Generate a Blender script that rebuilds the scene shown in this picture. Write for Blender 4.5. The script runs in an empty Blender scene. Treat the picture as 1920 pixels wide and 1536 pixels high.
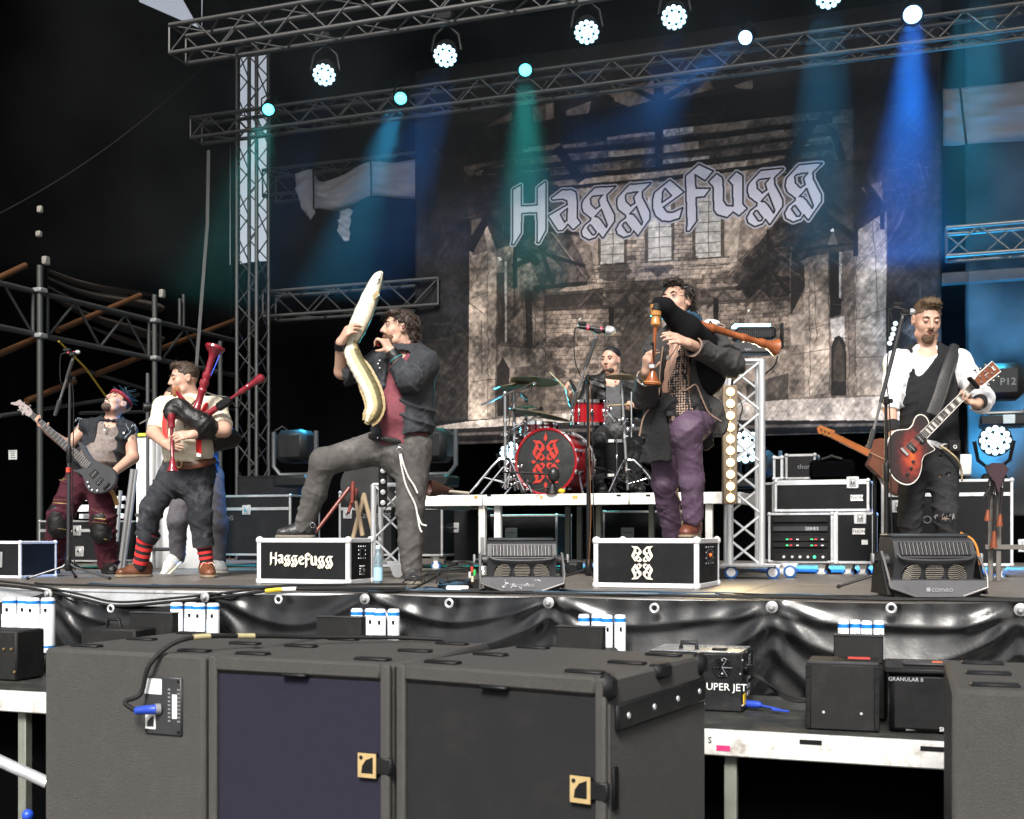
import bpy, bmesh, math, random
import numpy as np
from mathutils import Vector, Matrix
from mathutils.geometry import tessellate_polygon
random.seed(7); np.random.seed(7)
SC = bpy.context.scene
COL = SC.collection
R = math.radians
# camera
FPX, HOR, CX = 2213.0, 1003.0, 960.0          # focal length and horizon in photo pixels
YAW = R(19.45)
CAM = np.array([0.0, 0.0, 0.33])              # the deck of the stage is z = 0
FWD = np.array([-math.sin(YAW), math.cos(YAW), 0.0])
RGT = np.array([math.cos(YAW), math.sin(YAW), 0.0])
UP = np.array([0.0, 0.0, 1.0])
cd = bpy.data.cameras.new('camera'); cam = bpy.data.objects.new('camera', cd); COL.objects.link(cam)
cd.sensor_width = 36.0; cd.lens = 36.0 * FPX / 1920.0
cd.shift_y = (HOR - 768.0) / 1920.0
cd.clip_start = 0.05; cd.clip_end = 2000.0
cam.location = CAM; cam.rotation_euler = (R(90), 0, YAW)
cd.dof.use_dof = True; cd.dof.focus_distance = 8.2; cd.dof.aperture_fstop = 5.6
SC.camera = cam
# light
SUN_EL, SUN_AZ = R(43), R(12)                # azimuth measured from the camera's back, towards its left
SUN_E, SKY_S, EXPO = 5.0, 0.115, 0.36
w = bpy.data.worlds.new('World'); SC.world = w; w.use_nodes = True
nt = w.node_tree; nt.nodes.clear()
sky = nt.nodes.new('ShaderNodeTexSky'); sky.sky_type = 'NISHITA'; sky.sun_disc = False
sky.sun_elevation = SUN_EL; sky.air_density = 1.0; sky.dust_density = 3.0; sky.altitude = 100
_a = math.pi + YAW - SUN_AZ                    # direction the light comes from, angle from +Y counter-clockwise
SUN_DIR = np.array([-math.sin(_a) * math.cos(SUN_EL), math.cos(_a) * math.cos(SUN_EL), math.sin(SUN_EL)])
sky.sun_rotation = math.atan2(SUN_DIR[0], SUN_DIR[1])
hs = nt.nodes.new('ShaderNodeHueSaturation'); hs.inputs['Saturation'].default_value = 0.35
bg = nt.nodes.new('ShaderNodeBackground'); bg.inputs['Strength'].default_value = SKY_S
wo = nt.nodes.new('ShaderNodeOutputWorld')
nt.links.new(sky.outputs[0], hs.inputs['Color']); nt.links.new(hs.outputs[0], bg.inputs['Color'])
nt.links.new(bg.outputs[0], wo.inputs['Surface'])
sl = bpy.data.lights.new('sun', 'SUN'); sl.energy = SUN_E; sl.angle = R(18); sl.color = (1.0, 0.96, 0.9)
sun = bpy.data.objects.new('sun', sl); COL.objects.link(sun)
sun.rotation_euler = Vector(SUN_DIR).to_track_quat('Z', 'Y').to_euler()
sun.location = (0, -20, 20)
vs = SC.view_settings
vs.view_transform = 'Standard'; vs.look = 'None'; vs.gamma = 1.0; vs.use_curve_mapping = False
vs.exposure = EXPO
SC.cycles.volume_step_rate = 2.0; SC.cycles.max_bounces = 6; SC.cycles.volume_bounces = 0
SC.cycles.sample_clamp_indirect = 4.0
SC.cycles.use_denoising = True
# places
def ray(px, py):
 return FWD + (px - CX) / FPX * RGT + (HOR - py) / FPX * UP
def P(px, py, d):                              # a point d metres in front of the camera
 return CAM + d * ray(px, py)
def Q(px, py, Y):                              # a point on the upright plane y = Y (parallel to the stage front)
 r = ray(px, py); return CAM + r * (Y / r[1])
def S(px, py, X):                              # a point on the upright plane x = X (the stage's side)
 r = ray(px, py); return CAM + r * (X / r[0])
def G(px, py, z):                              # a point on the level plane at z
 r = ray(px, py); return CAM + r * ((z - CAM[2]) / r[2])
def nrm(v):
 v = np.asarray(v, float); return v / max(1e-9, np.linalg.norm(v))
# materials
MATS = {}
def mat(name, col=(0.5, 0.5, 0.5), rough=0.5, metal=0.0, var=0.12, scale=8.0, bump=0.0, bscale=60.0, spec=0.5,
  emit=None, estr=0.0, coat=0.0, rvar=0.1, dirt=None, dscale=3.0, damt=0.5, stretch=None, attr=None, sheen=0.0,
  trans=0.0, crease=0.0):
 if name in MATS: return MATS[name]
 m = bpy.data.materials.new(name); m.use_nodes = True; MATS[name] = m
 n, l = m.node_tree.nodes, m.node_tree.links
 b = n['Principled BSDF']
 b.inputs['Roughness'].default_value = rough; b.inputs['Metallic'].default_value = metal
 b.inputs['Specular IOR Level'].default_value = spec
 b.inputs['Coat Weight'].default_value = coat
 b.inputs['Sheen Weight'].default_value = sheen
 b.inputs['Transmission Weight'].default_value = trans
 tc = n.new('ShaderNodeTexCoord'); src = tc.outputs['Object']
 if stretch:
  mp = n.new('ShaderNodeMapping'); mp.inputs['Scale'].default_value = stretch
  l.new(src, mp.inputs['Vector']); src = mp.outputs[0]
 nz = n.new('ShaderNodeTexNoise'); nz.inputs['Scale'].default_value = scale; nz.inputs['Detail'].default_value = 6
 nz.inputs['Roughness'].default_value = 0.65
 l.new(src, nz.inputs['Vector'])
 if attr:
  at = n.new('ShaderNodeVertexColor'); at.layer_name = attr; base = at.outputs['Color']
 else:
  rgb = n.new('ShaderNodeRGB'); rgb.outputs[0].default_value = (*col, 1); base = rgb.outputs[0]
 mr = n.new('ShaderNodeMapRange'); mr.inputs['From Min'].default_value = 0.3; mr.inputs['From Max'].default_value = 0.7
 mr.inputs['To Min'].default_value = 1 - var; mr.inputs['To Max'].default_value = 1 + var
 l.new(nz.outputs['Fac'], mr.inputs['Value'])
 mx = n.new('ShaderNodeVectorMath'); mx.operation = 'SCALE'
 l.new(base, mx.inputs[0]); l.new(mr.outputs[0], mx.inputs['Scale'])
 out = mx.outputs[0]
 if dirt:
  n2 = n.new('ShaderNodeTexNoise'); n2.inputs['Scale'].default_value = dscale; n2.inputs['Detail'].default_value = 8
  n2.inputs['Roughness'].default_value = 0.75; l.new(tc.outputs['Object'], n2.inputs['Vector'])
  r2 = n.new('ShaderNodeMapRange'); r2.inputs['From Min'].default_value = 0.52; r2.inputs['From Max'].default_value = 0.68
  r2.inputs['To Max'].default_value = damt; l.new(n2.outputs['Fac'], r2.inputs['Value'])
  m2 = n.new('ShaderNodeMix'); m2.data_type = 'RGBA'
  l.new(r2.outputs[0], m2.inputs['Factor']); l.new(out, m2.inputs['A']); m2.inputs['B'].default_value = (*dirt, 1)
  out = m2.outputs['Result']
 l.new(out, b.inputs['Base Color'])
 if rvar:
  rr = n.new('ShaderNodeMapRange'); rr.inputs['From Min'].default_value = 0.3; rr.inputs['From Max'].default_value = 0.7
  rr.inputs['To Min'].default_value = max(0.02, rough - rvar); rr.inputs['To Max'].default_value = min(1, rough + rvar)
  l.new(nz.outputs['Fac'], rr.inputs['Value']); l.new(rr.outputs[0], b.inputs['Roughness'])
 if bump:
  n3 = n.new('ShaderNodeTexNoise'); n3.inputs['Scale'].default_value = bscale; n3.inputs['Detail'].default_value = 4
  l.new(src, n3.inputs['Vector'])
  bm_ = n.new('ShaderNodeBump'); bm_.inputs['Strength'].default_value = bump; bm_.inputs['Distance'].default_value = 0.01
  l.new(n3.outputs['Fac'], bm_.inputs['Height']); l.new(bm_.outputs[0], b.inputs['Normal'])
 if crease:
  n4 = n.new('ShaderNodeTexNoise'); n4.inputs['Scale'].default_value = 7; n4.inputs['Detail'].default_value = 3; n4.inputs['Distortion'].default_value = 1.6; n4.noise_type = 'RIDGED_MULTIFRACTAL'
  l.new(src, n4.inputs['Vector']); b4 = n.new('ShaderNodeBump'); b4.inputs['Strength'].default_value = crease; b4.inputs['Distance'].default_value = 0.02
  l.new(n4.outputs['Fac'], b4.inputs['Height'])
  if bump: l.new(bm_.outputs[0], b4.inputs['Normal'])
  l.new(b4.outputs[0], b.inputs['Normal'])
 if emit:
  b.inputs['Emission Color'].default_value = (*emit, 1); b.inputs['Emission Strength'].default_value = estr
 return m
BLACK = mat('black_paint', (0.004, 0.004, 0.0045), 0.55, spec=.25)
BLKPL = mat('black_plastic', (0.008, 0.008, 0.0085), 0.45, bump=0.06, bscale=400, spec=.3)
DARKG = mat('dark_grey_plastic', (0.034, 0.034, 0.037), 0.45, bump=0.05, bscale=300, dirt=(0.09, 0.085, 0.08), damt=0.3, spec=.4)
ALU = mat('aluminium', (0.72, 0.73, 0.75), 0.38, 0.55, dirt=(0.3, 0.29, 0.28), damt=0.5, dscale=9)
ALUD = mat('dull_aluminium', (0.4, 0.4, 0.4), 0.5, 0.6, dirt=(0.12, 0.12, 0.11), damt=0.6, dscale=6)
STEEL = mat('galvanised_steel', (0.3, 0.31, 0.31), 0.45, 0.7, dirt=(0.1, 0.09, 0.08), damt=0.6, dscale=6)
CHROME = mat('chrome', (0.82, 0.82, 0.84), 0.12, 1.0, rvar=0.05)
WHITE = mat('white_paint', (0.8, 0.8, 0.78), 0.5, dirt=(0.3, 0.25, 0.2), damt=0.5, dscale=7)
CREAM = mat('cream_print', (0.85, 0.78, 0.62), 0.6)
LAMIN = mat('black_laminate', (0.009, 0.0092, 0.0105), 0.6, bump=0.15, bscale=500, dirt=(0.03, 0.03, 0.03), damt=0.3, dscale=5, spec=.15)
RUBBER = mat('rubber', (0.009, 0.009, 0.009), 0.7, spec=.3)
CLOTHB = mat('black_molton', (0.0022, 0.0022, 0.0026), 0.95, bump=0.2, bscale=200, spec=0.0)
# objects
def wo_(p):                                    # world place of an unrotated, unscaled parent
 v = np.zeros(3)
 while p is not None:
  v = v + np.array(p.location); p = p.parent
 return v
def tag(o, label=None, cat=None, group=None, kind=None):
 if label: o['label'] = label
 if cat: o['category'] = cat
 if group: o['group'] = group
 if kind: o['kind'] = kind
 return o
def thing(name, label, cat, loc=(0, 0, 0), group=None):
 o = bpy.data.objects.new(name, None); COL.objects.link(o)
 o.location = Vector([float(v) for v in loc]); o.empty_display_size = 0.1
 return tag(o, label, cat, group)
def link(name, me, parent=None, loc=None, kind=None):
 o = bpy.data.objects.new(name, me); COL.objects.link(o)
 if parent is not None: o.parent = parent
 if loc is not None: o.location = Vector([float(v) for v in loc])
 if kind: o['kind'] = kind
 return o
def clone(o, loc=None, parent=None, label=None):
 c = o.copy(); COL.objects.link(c); c.parent = parent
 if loc is not None: c.location = Vector([float(v) for v in loc])
 if label: c['label'] = label
 for ch in list(o.children): clone(ch, None, c)
 return c
class MB:                                       # gathers shapes into one mesh
 def __init__(s): s.v, s.f, s.m, s.n = [], [], [], 0
 def add(s, v, f, mi=0):
  v = np.asarray(v, float); s.v.append(v)
  s.f += [tuple(int(i) + s.n for i in q) for q in f]; s.m += [mi] * len(f); s.n += len(v)
  return s
 def box(s, c, dim, b=0.0, X=(1, 0, 0), Y=(0, 1, 0), mi=0):
  X, Y = nrm(X), nrm(Y); Z = np.cross(X, Y); h = np.asarray(dim, float) / 2; M = np.array([X, Y, Z])
  b = min(b, h.min() * 0.9)
  if b <= 0:
   v = np.array([[i, j, k] for i in (-1, 1) for j in (-1, 1) for k in (-1, 1)], float) * h
   f = [(0, 1, 3, 2), (4, 6, 7, 5), (0, 4, 5, 1), (2, 3, 7, 6), (0, 2, 6, 4), (1, 5, 7, 3)]
  else:
   v, idx = [], {}
   for i in (-1, 1):
    for j in (-1, 1):
     for k in (-1, 1):
      for a in range(3):
       q = np.array([i, j, k], float) * (h - b); q[a] += (i, j, k)[a] * b
       idx[(i, j, k, a)] = len(v); v.append(q)
   v = np.array(v); f = []
   def cen(q): return v[list(q)].mean(0)
   def put(q):
    q = list(q); n_ = np.cross(v[q[1]] - v[q[0]], v[q[2]] - v[q[0]])
    if np.dot(n_, cen(q)) < 0: q = q[::-1]
    f.append(tuple(q))
   for a in range(3):
    o1, o2 = [(1, 2), (0, 2), (0, 1)][a]
    for sg in (-1, 1):
     q = []
     for (p1, p2) in ((-1, -1), (1, -1), (1, 1), (-1, 1)):
      t = [0, 0, 0]; t[a] = sg; t[o1] = p1; t[o2] = p2; q.append(idx[(*t, a)])
     put(q)
    for p1 in (-1, 1):
     for p2 in (-1, 1):
      t0 = [0, 0, 0]; t0[o1] = p1; t0[o2] = p2; t1 = list(t0); t0[a] = -1; t1[a] = 1
      put([idx[(*t0, o1)], idx[(*t1, o1)], idx[(*t1, o2)], idx[(*t0, o2)]])
   for i in (-1, 1):
    for j in (-1, 1):
     for k in (-1, 1): put([idx[(i, j, k, a)] for a in range(3)])
  return s.add(v @ M + np.asarray(c, float), f, mi)
 def lathe(s, p, ax, prof, n=20, mi=0, cap=True):   # prof: (distance along the axis, radius)
  ax = nrm(ax); t = np.array([0, 0, 1.0]) if abs(ax[2]) < 0.9 else np.array([1.0, 0, 0])
  u = nrm(np.cross(ax, t)); w_ = np.cross(ax, u); p = np.asarray(p, float)
  an = np.arange(n) * 2 * math.pi / n
  ring = np.cos(an)[:, None] * u + np.sin(an)[:, None] * w_
  v = np.concatenate([p + ax * d + ring * r for d, r in prof]); f = []
  for i in range(len(prof) - 1):
   for j in range(n):
    k = (j + 1) % n; f.append((i * n + j, i * n + k, (i + 1) * n + k, (i + 1) * n + j))
  if cap:
   f.append(tuple(range(n))[::-1]); f.append(tuple((len(prof) - 1) * n + j for j in range(n)))
  return s.add(v, f, mi)
 def cyl(s, p0, p1, r0, r1=None, n=14, mi=0):
  p0, p1 = np.asarray(p0, float), np.asarray(p1, float)
  return s.lathe(p0, p1 - p0, [(0, r0), (np.linalg.norm(p1 - p0), r0 if r1 is None else r1)], n, mi)
 def tube(s, pts, rad, n=8, mi=0, flat=None):        # a bent tube; flat = (direction, factor) squashes it
  pts = np.asarray(pts, float); N = len(pts); rad = np.broadcast_to(rad, (N,))
  T = np.gradient(pts, axis=0); T /= np.linalg.norm(T, axis=1)[:, None] + 1e-9
  a = np.array([0, 0, 1.0]) if abs(T[0][2]) < 0.9 else np.array([1.0, 0, 0])
  u = nrm(np.cross(T[0], a)); V = []
  an = np.arange(n) * 2 * math.pi / n
  for i in range(N):
   u = nrm(u - T[i] * np.dot(u, T[i])); w_ = np.cross(T[i], u)
   off = (np.cos(an)[:, None] * u + np.sin(an)[:, None] * w_) * rad[i]
   if flat is not None:
    d_ = nrm(flat[0]); off = off - np.outer(off @ d_, d_) * (1 - flat[1])
   V.append(pts[i] + off)
  f = []
  for i in range(N - 1):
   for j in range(n):
    k = (j + 1) % n; f.append((i * n + j, i * n + k, (i + 1) * n + k, (i + 1) * n + j))
  f.append(tuple(range(n))[::-1]); f.append(tuple((N - 1) * n + j for j in range(n)))
  return s.add(np.concatenate(V), f, mi)
 def ball(s, c, r, n=12, m=8, mi=0, ax=None):
  r = np.broadcast_to(np.asarray(r, float), (3,)); M = np.eye(3) if ax is None else np.array(ax)
  v = [[0, 0, 1]]
  for i in range(1, m):
   th = math.pi * i / m
   for j in range(n):
    ph = 2 * math.pi * j / n; v.append([math.sin(th) * math.cos(ph), math.sin(th) * math.sin(ph), math.cos(th)])
  v.append([0, 0, -1]); f = []
  for j in range(n):
   k = (j + 1) % n; f.append((0, 1 + j, 1 + k))
   for i in range(m - 2):
    a = 1 + i * n; f.append((a + j, a + n + j, a + n + k, a + k))
   a = 1 + (m - 2) * n; f.append((a + j, len(v) - 1, a + k))
  return s.add((np.array(v) * r) @ M + np.asarray(c, float), f, mi)
 def prism(s, front, off, holes=(), mi=0, back=True, side=None):   # polygon (3d points) with holes, pushed along off
  loops = [np.asarray(front, float)] + [np.asarray(h, float) for h in holes]
  off = np.asarray(off, float); allp = np.concatenate(loops); n_ = len(allp)
  tri = tessellate_polygon([[Vector(p) for p in lp] for lp in loops])
  nn = sum((np.cross(allp[t[1]] - allp[t[0]], allp[t[2]] - allp[t[0]]) for t in tri), np.zeros(3))
  f = []
  for t in tri:
   c_ = np.cross(allp[t[1]] - allp[t[0]], allp[t[2]] - allp[t[0]])
   f.append(tuple(t) if np.dot(c_, off) < 0 else tuple(t)[::-1])
  s.add(allp, f, mi)
  if back: s.add(allp + off, [q[::-1] for q in f], mi)
  for lp in loops:
   k = len(lp); v = np.concatenate([lp, lp + off])
   ar = sum((np.cross(lp[i], lp[(i + 1) % k]) for i in range(k)), np.zeros(3))
   cw = np.dot(ar, off) > 0
   if lp is not loops[0]: cw = not cw
   q = [(i, (i + 1) % k, k + (i + 1) % k, k + i) for i in range(k)]
   s.add(v, q if cw else [a[::-1] for a in q], mi if side is None else side)
  return s
 def build(s, name, mats, parent=None, smooth=True, kind=None, angle=38, world=True):
  me = bpy.data.meshes.new(name)
  v = np.concatenate(s.v) if s.v else np.zeros((0, 3))
  if parent is not None and world: v = v - wo_(parent)
  me.from_pydata(v.tolist(), [], s.f)
  for m_ in (mats if isinstance(mats, (list, tuple)) else [mats]): me.materials.append(m_)
  if len(me.polygons): me.polygons.foreach_set('material_index', s.m)
  if smooth:
   me.shade_smooth(); me.set_sharp_from_angle(angle=R(angle))
  me.update()
  return link(name, me, parent, kind=kind)
_rod = {}
def rod(name, p0, p1, r, m, parent=None, n=10):      # straight rods share one unit mesh per material
 key = (m.name, n)
 if key not in _rod:
  b = MB().cyl((0, 0, 0), (0, 0, 1), 1, n=n); me = bpy.data.meshes.new('rod_' + m.name)
  me.from_pydata(np.concatenate(b.v).tolist(), [], b.f); me.materials.append(m)
  me.shade_smooth(); me.set_sharp_from_angle(angle=R(50)); _rod[key] = me
 p0, p1 = np.asarray(p0, float), np.asarray(p1, float); d = p1 - p0
 o = link(name, _rod[key], parent, p0 - (wo_(parent) if parent is not None else 0))
 o.rotation_euler = Vector(d).to_track_quat('Z', 'Y').to_euler(); o.scale = (r, r, float(np.linalg.norm(d)))
 return o
def text_mb(txt, org, ux, uy, size, depth=0.0015):    # flat lettering as a mesh; org is the middle
 cu = bpy.data.curves.new('lettering', 'FONT'); cu.body = txt; cu.align_x = 'CENTER'; cu.align_y = 'CENTER'; cu.size = size
 cu.resolution_u = 2
 ob = bpy.data.objects.new('lettering', cu); COL.objects.link(ob)
 dg = bpy.context.evaluated_depsgraph_get(); me = ob.evaluated_get(dg).to_mesh()
 v = np.array([q.co[:] for q in me.vertices]); f = [tuple(p.vertices) for p in me.polygons]
 bpy.data.objects.remove(ob); bpy.data.curves.remove(cu)
 ux, uy = nrm(ux), nrm(uy); n_ = np.cross(ux, uy)
 b = MB()
 if len(v): b.add(np.asarray(org, float) + v[:, :1] * ux + v[:, 1:2] * uy + n_ * depth, f)
 return b
def sag(p0, p1, dz=0.1, n=14, wob=0.0):
 p0, p1 = np.asarray(p0, float), np.asarray(p1, float); t = np.linspace(0, 1, n)[:, None]
 q = p0 * (1 - t) + p1 * t; q[:, 2] -= (4 * t * (1 - t))[:, 0] * dz
 if wob: q[:, :2] += np.random.uniform(-wob, wob, (n, 2)) * np.sin(math.pi * t)
 return q
def spline(pts, n=8):                                  # Catmull-Rom through points
 p = np.asarray(pts, float); p = np.vstack([2 * p[0] - p[1], p, 2 * p[-1] - p[-2]]); out = []
 for i in range(1, len(p) - 2):
  for t in np.linspace(0, 1, n, endpoint=False):
   a, b, c, d = p[i - 1:i + 3]
   out.append(0.5 * (2 * b + (c - a) * t + (2 * a - 5 * b + 4 * c - d) * t * t + (3 * b - a - 3 * c + d) * t ** 3))
 out.append(p[-2]); return np.array(out)
# lettering and the painted backdrop
def _z1(L): return [(940 + x / 6, 290 + y / 6) for x, y in L]
def _z2(L): return [(1240 + x / 6, 290 + y / 6) for x, y in L]
G_OUT = [(910, 545), (925, 510), (1050, 375), (1285, 356), (1185, 452), (1190, 520), (1272, 680), (1272, 750), (1140, 940),
   (1095, 880), (1060, 932), (985, 958), (915, 920), (900, 870), (940, 795), (1005, 745), (1010, 715), (925, 650), (908, 600)]
G_H = [[(1000, 492), (1025, 470), (1145, 452), (1095, 515), (1112, 580), (1060, 615), (1008, 565)],
  [(1045, 700), (1125, 610), (1195, 790), (1182, 828), (1120, 738), (1085, 705)],
  [(965, 828), (985, 795), (1010, 788), (1072, 872), (1055, 903), (1020, 905)]]
def _gl(sh, sc, f): return lambda L: f([((x - 1050) * sc + sh[0], (y - 375) * sc + sh[1]) for x, y in L])
GLYPHS = [
 (_z1([(130, 395), (222, 340), (222, 580), (405, 570), (405, 375), (492, 308), (503, 318), (500, 850), (425, 990), (402, 990),
   (408, 960), (402, 650), (228, 660), (222, 880), (140, 1012), (120, 1010), (128, 960)]), []),
 (_z1([(565, 490), (680, 402), (780, 395), (835, 420), (850, 470), (855, 720), (893, 770), (810, 845), (750, 780), (690, 850),
   (640, 855), (530, 690), (745, 565), (740, 520), (690, 500), (575, 512)]), [_z1([(660, 672), (745, 600), (740, 745), (710, 765)])]),
]
for _sh, _sc, _f in (((1050, 375), 1, _z1), ((1443, 337), 1.02, _z1)):
 _g = _gl(_sh, _sc, _f); GLYPHS.append((_g(G_OUT), [_g(h) for h in G_H]))
GLYPHS += [
 (_z2([(-100, 520), (-80, 430), (95, 285), (250, 420), (15, 590), (60, 650), (130, 650), (235, 600), (200, 715), (90, 750), (0, 742),
   (-70, 680), (-100, 600)]), [_z2([(3, 545), (10, 420), (40, 372), (118, 462)])]),
 (_z2([(270, 240), (420, 112), (575, 185), (490, 290), (375, 220), (385, 380), (545, 380), (480, 470), (385, 482), (395, 740),
   (310, 860), (280, 858), (288, 780)]), []),
 (_z2([(530, 305), (620, 215), (680, 258), (690, 300), (695, 520), (730, 575), (805, 580), (800, 340), (755, 290), (840, 192),
   (905, 232), (915, 260), (915, 560), (960, 605), (870, 685), (805, 640), (735, 705), (625, 672), (590, 620), (580, 360)]), []),
]
for _sh, _sc, _f in (((1120, 177), 1.08, _z2), ((1550, 116), 1.1, _z2)):
 _g = _gl(_sh, _sc, _f); GLYPHS.append((_g(G_OUT), [_g(h) for h in G_H]))
def _flat(L):                                   # undo the slope of the banner: unit word, x 0..1
 return [((x - 958) / 585.0, -(y + 0.13 * (x - 958) - 425) / 585.0) for x, y in L]
WORD = [(_flat(o), [_flat(h) for h in hs_]) for o, hs_ in GLYPHS]
_gx = [((x - 1095) / 585.0, -(y - 665) / 585.0) for x, y in G_OUT]
GFLAT = (_gx, [[((x - 1095) / 585.0, -(y - 665) / 585.0) for x, y in h] for h in G_H])
def lettering(org, ux, uy, width, glyphs=WORD, eps=0.0015):
 ux, uy = nrm(ux), nrm(uy); n_ = np.cross(ux, uy); b = MB()
 for o, hs_ in glyphs:
  f3 = lambda L: [np.asarray(org) + ux * (x - 0.5) * width + uy * y * width + n_ * eps for x, y in L]
  b.prism(f3(o), -n_ * eps * 0.6, [f3(h) for h in hs_], back=False)
 return b
def emblem(org, ux, uy, h, eps=0.0015, drops=False):
 ux, uy = nrm(ux), nrm(uy); n_ = np.cross(ux, uy); b = MB()
 for sx in (1, -1):
  for sy in (1, -1):
   f3 = lambda L: [np.asarray(org) + ux * sx * (0.19 + x * 0.52 + 0.0) * h * 0.93 + uy * sy * (0.255 + y * 0.47) * h + n_ * eps for x, y in L]
   b.prism(f3(GFLAT[0]), -n_ * eps * 0.6, [f3(q) for q in GFLAT[1]], back=False)
 if drops:
  for sy in (1, -1):
   b.prism([np.asarray(org) + ux * x * h + uy * sy * y * h + n_ * eps for x, y in
      ((0, .68), (.022, .6), (.05, .545), (.035, .51), (0, .47), (-.035, .51), (-.05, .545), (-.022, .6))], -n_ * eps * .6, back=False)
  for sx in (1, -1):
   b.prism([np.asarray(org) + ux * sx * x * h + uy * y * h + n_ * eps for x, y in ((.24, 0), (.30, .05), (.37, 0), (.30, -.05))], -n_ * eps * .6, back=False)
 return b
# the backdrop hangs on the plane y = BY
BY, BX0, BX1, BZ0, BZ1 = 13.8, -6.19, 0.13, 1.47, 6.25
RES = 165
AW, AH = int((BX1 - BX0) * RES), int((BZ1 - BZ0) * RES)
def art_xy(px, py):
 q = Q(px, py, BY); return ((q[0] - BX0) * RES, (BZ1 - q[2]) * RES)
ART = np.zeros((AH, AW, 3), np.float32)
_yy, _xx = np.mgrid[0:AH, 0:AW].astype(np.float32)
_rg = np.random.RandomState(3)
def vnoise(sx, sy, rot=0.0, octv=3):
 out = np.zeros((AH, AW), np.float32); amp = 1.0; tot = 0
 c, s_ = math.cos(rot), math.sin(rot)
 u, v = (_xx * c + _yy * s_), (-_xx * s_ + _yy * c)
 for o in range(octv):
  g = _rg.rand(257, 257).astype(np.float32)
  a, b = u / sx * 2 ** o + 900, v / sy * 2 ** o + 900
  i, j = np.floor(a).astype(int), np.floor(b).astype(int); fa, fb = a - i, b - j
  fa, fb = fa * fa * (3 - 2 * fa), fb * fb * (3 - 2 * fb); i %= 256; j %= 256
  out += amp * ((g[i, j] * (1 - fa) + g[i + 1, j] * fa) * (1 - fb) + (g[i, j + 1] * (1 - fa) + g[i + 1, j + 1] * fa) * fb)
  tot += amp; amp *= 0.55
 return out / tot
N_BIG, N_MID, N_FINE = vnoise(120, 120), vnoise(30, 30), vnoise(7, 7)
HATCH = vnoise(34, 2.2, R(-52), 2); HATCH2 = vnoise(22, 3.0, R(-60), 2)
def inside(poly):
 p = np.array(poly); x0, x1 = int(max(0, p[:, 0].min() - 1)), int(min(AW, p[:, 0].max() + 2))
 y0, y1 = int(max(0, p[:, 1].min() - 1)), int(min(AH, p[:, 1].max() + 2))
 if x1 <= x0 or y1 <= y0: return None, None
 X, Y = _xx[y0:y1, x0:x1] + 0.5, _yy[y0:y1, x0:x1] + 0.5; ins = np.zeros(X.shape, bool)
 for i in range(len(p)):
  (xa, ya), (xb, yb) = p[i], p[(i + 1) % len(p)]
  if ya == yb: continue
  c = (ya > Y) != (yb > Y); ins ^= c & (X < (xb - xa) * (Y - ya) / (yb - ya) + xa)
 return (slice(y0, y1), slice(x0, x1)), ins
def fill(poly, col, a=1.0, hatch=0.35, rough=0.25):
 q = [art_xy(x, y) for x, y in poly]
 q = [(x + _rg.uniform(-1.5, 1.5), y + _rg.uniform(-1.5, 1.5)) for x, y in q]
 sl_, ins = inside(q)
 if sl_ is None: return
 tone = 1 + hatch * .38 * (HATCH[sl_] - 0.5) * 2 + rough * (N_MID[sl_] - 0.5) * 2 + rough * (N_FINE[sl_] - 0.5) + rough * 1.3 * (N_BIG[sl_] - 0.5) * 2
 c = np.array(col, np.float32) / 255 * np.clip(tone, 0.12, 1.8)[..., None]
 m = (ins * a)[..., None]
 ART[sl_] = ART[sl_] * (1 - m) + c * m
def line(x0, y0, x1, y1, wd=1.2, col=(20, 17, 16), a=0.9, jit=2.0):
 (ax, ay), (bx, by) = art_xy(x0, y0), art_xy(x1, y1)
 L = math.hypot(bx - ax, by - ay); n_ = max(2, int(L / 14)); pr = None
 wpx = wd * AW / 988.0
 for k in range(n_ + 1):
  t = k / n_; x = ax + (bx - ax) * t + _rg.uniform(-1, 1) * jit * 0.5; y = ay + (by - ay) * t + _rg.uniform(-1, 1) * jit * 0.5
  if pr is not None:
   x_0, x_1 = int(max(0, min(x, pr[0]) - wpx - 2)), int(min(AW, max(x, pr[0]) + wpx + 3))
   y_0, y_1 = int(max(0, min(y, pr[1]) - wpx - 2)), int(min(AH, max(y, pr[1]) + wpx + 3))
   if x_1 > x_0 and y_1 > y_0:
    X, Y = _xx[y_0:y_1, x_0:x_1], _yy[y_0:y_1, x_0:x_1]; dx, dy = x - pr[0], y - pr[1]
    tt = np.clip(((X - pr[0]) * dx + (Y - pr[1]) * dy) / (dx * dx + dy * dy + 1e-6), 0, 1)
    d = np.hypot(X - pr[0] - tt * dx, Y - pr[1] - tt * dy)
    m = (np.clip(wpx * 0.5 + 0.5 - d, 0, 1) * a)[..., None]
    s2 = (slice(y_0, y_1), slice(x_0, x_1)); ART[s2] = ART[s2] * (1 - m) + np.array(col, np.float32) / 255 * m
  pr = (x, y)
def beam(x0, y0, x1, y1, wd, col=(26, 22, 21)):
 dx, dy = x1 - x0, y1 - y0; L = math.hypot(dx, dy); nx, ny = -dy / L * wd / 2, dx / L * wd / 2
 fill([(x0 + nx, y0 + ny), (x1 + nx, y1 + ny), (x1 - nx, y1 - ny), (x0 - nx, y0 - ny)], col, hatch=0.5)
 line(x0 + nx, y0 + ny, x1 + nx, y1 + ny, 1.0, (12, 10, 10)); line(x0 - nx, y0 - ny, x1 - nx, y1 - ny, 0.8, (70, 60, 54), 0.5)
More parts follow.
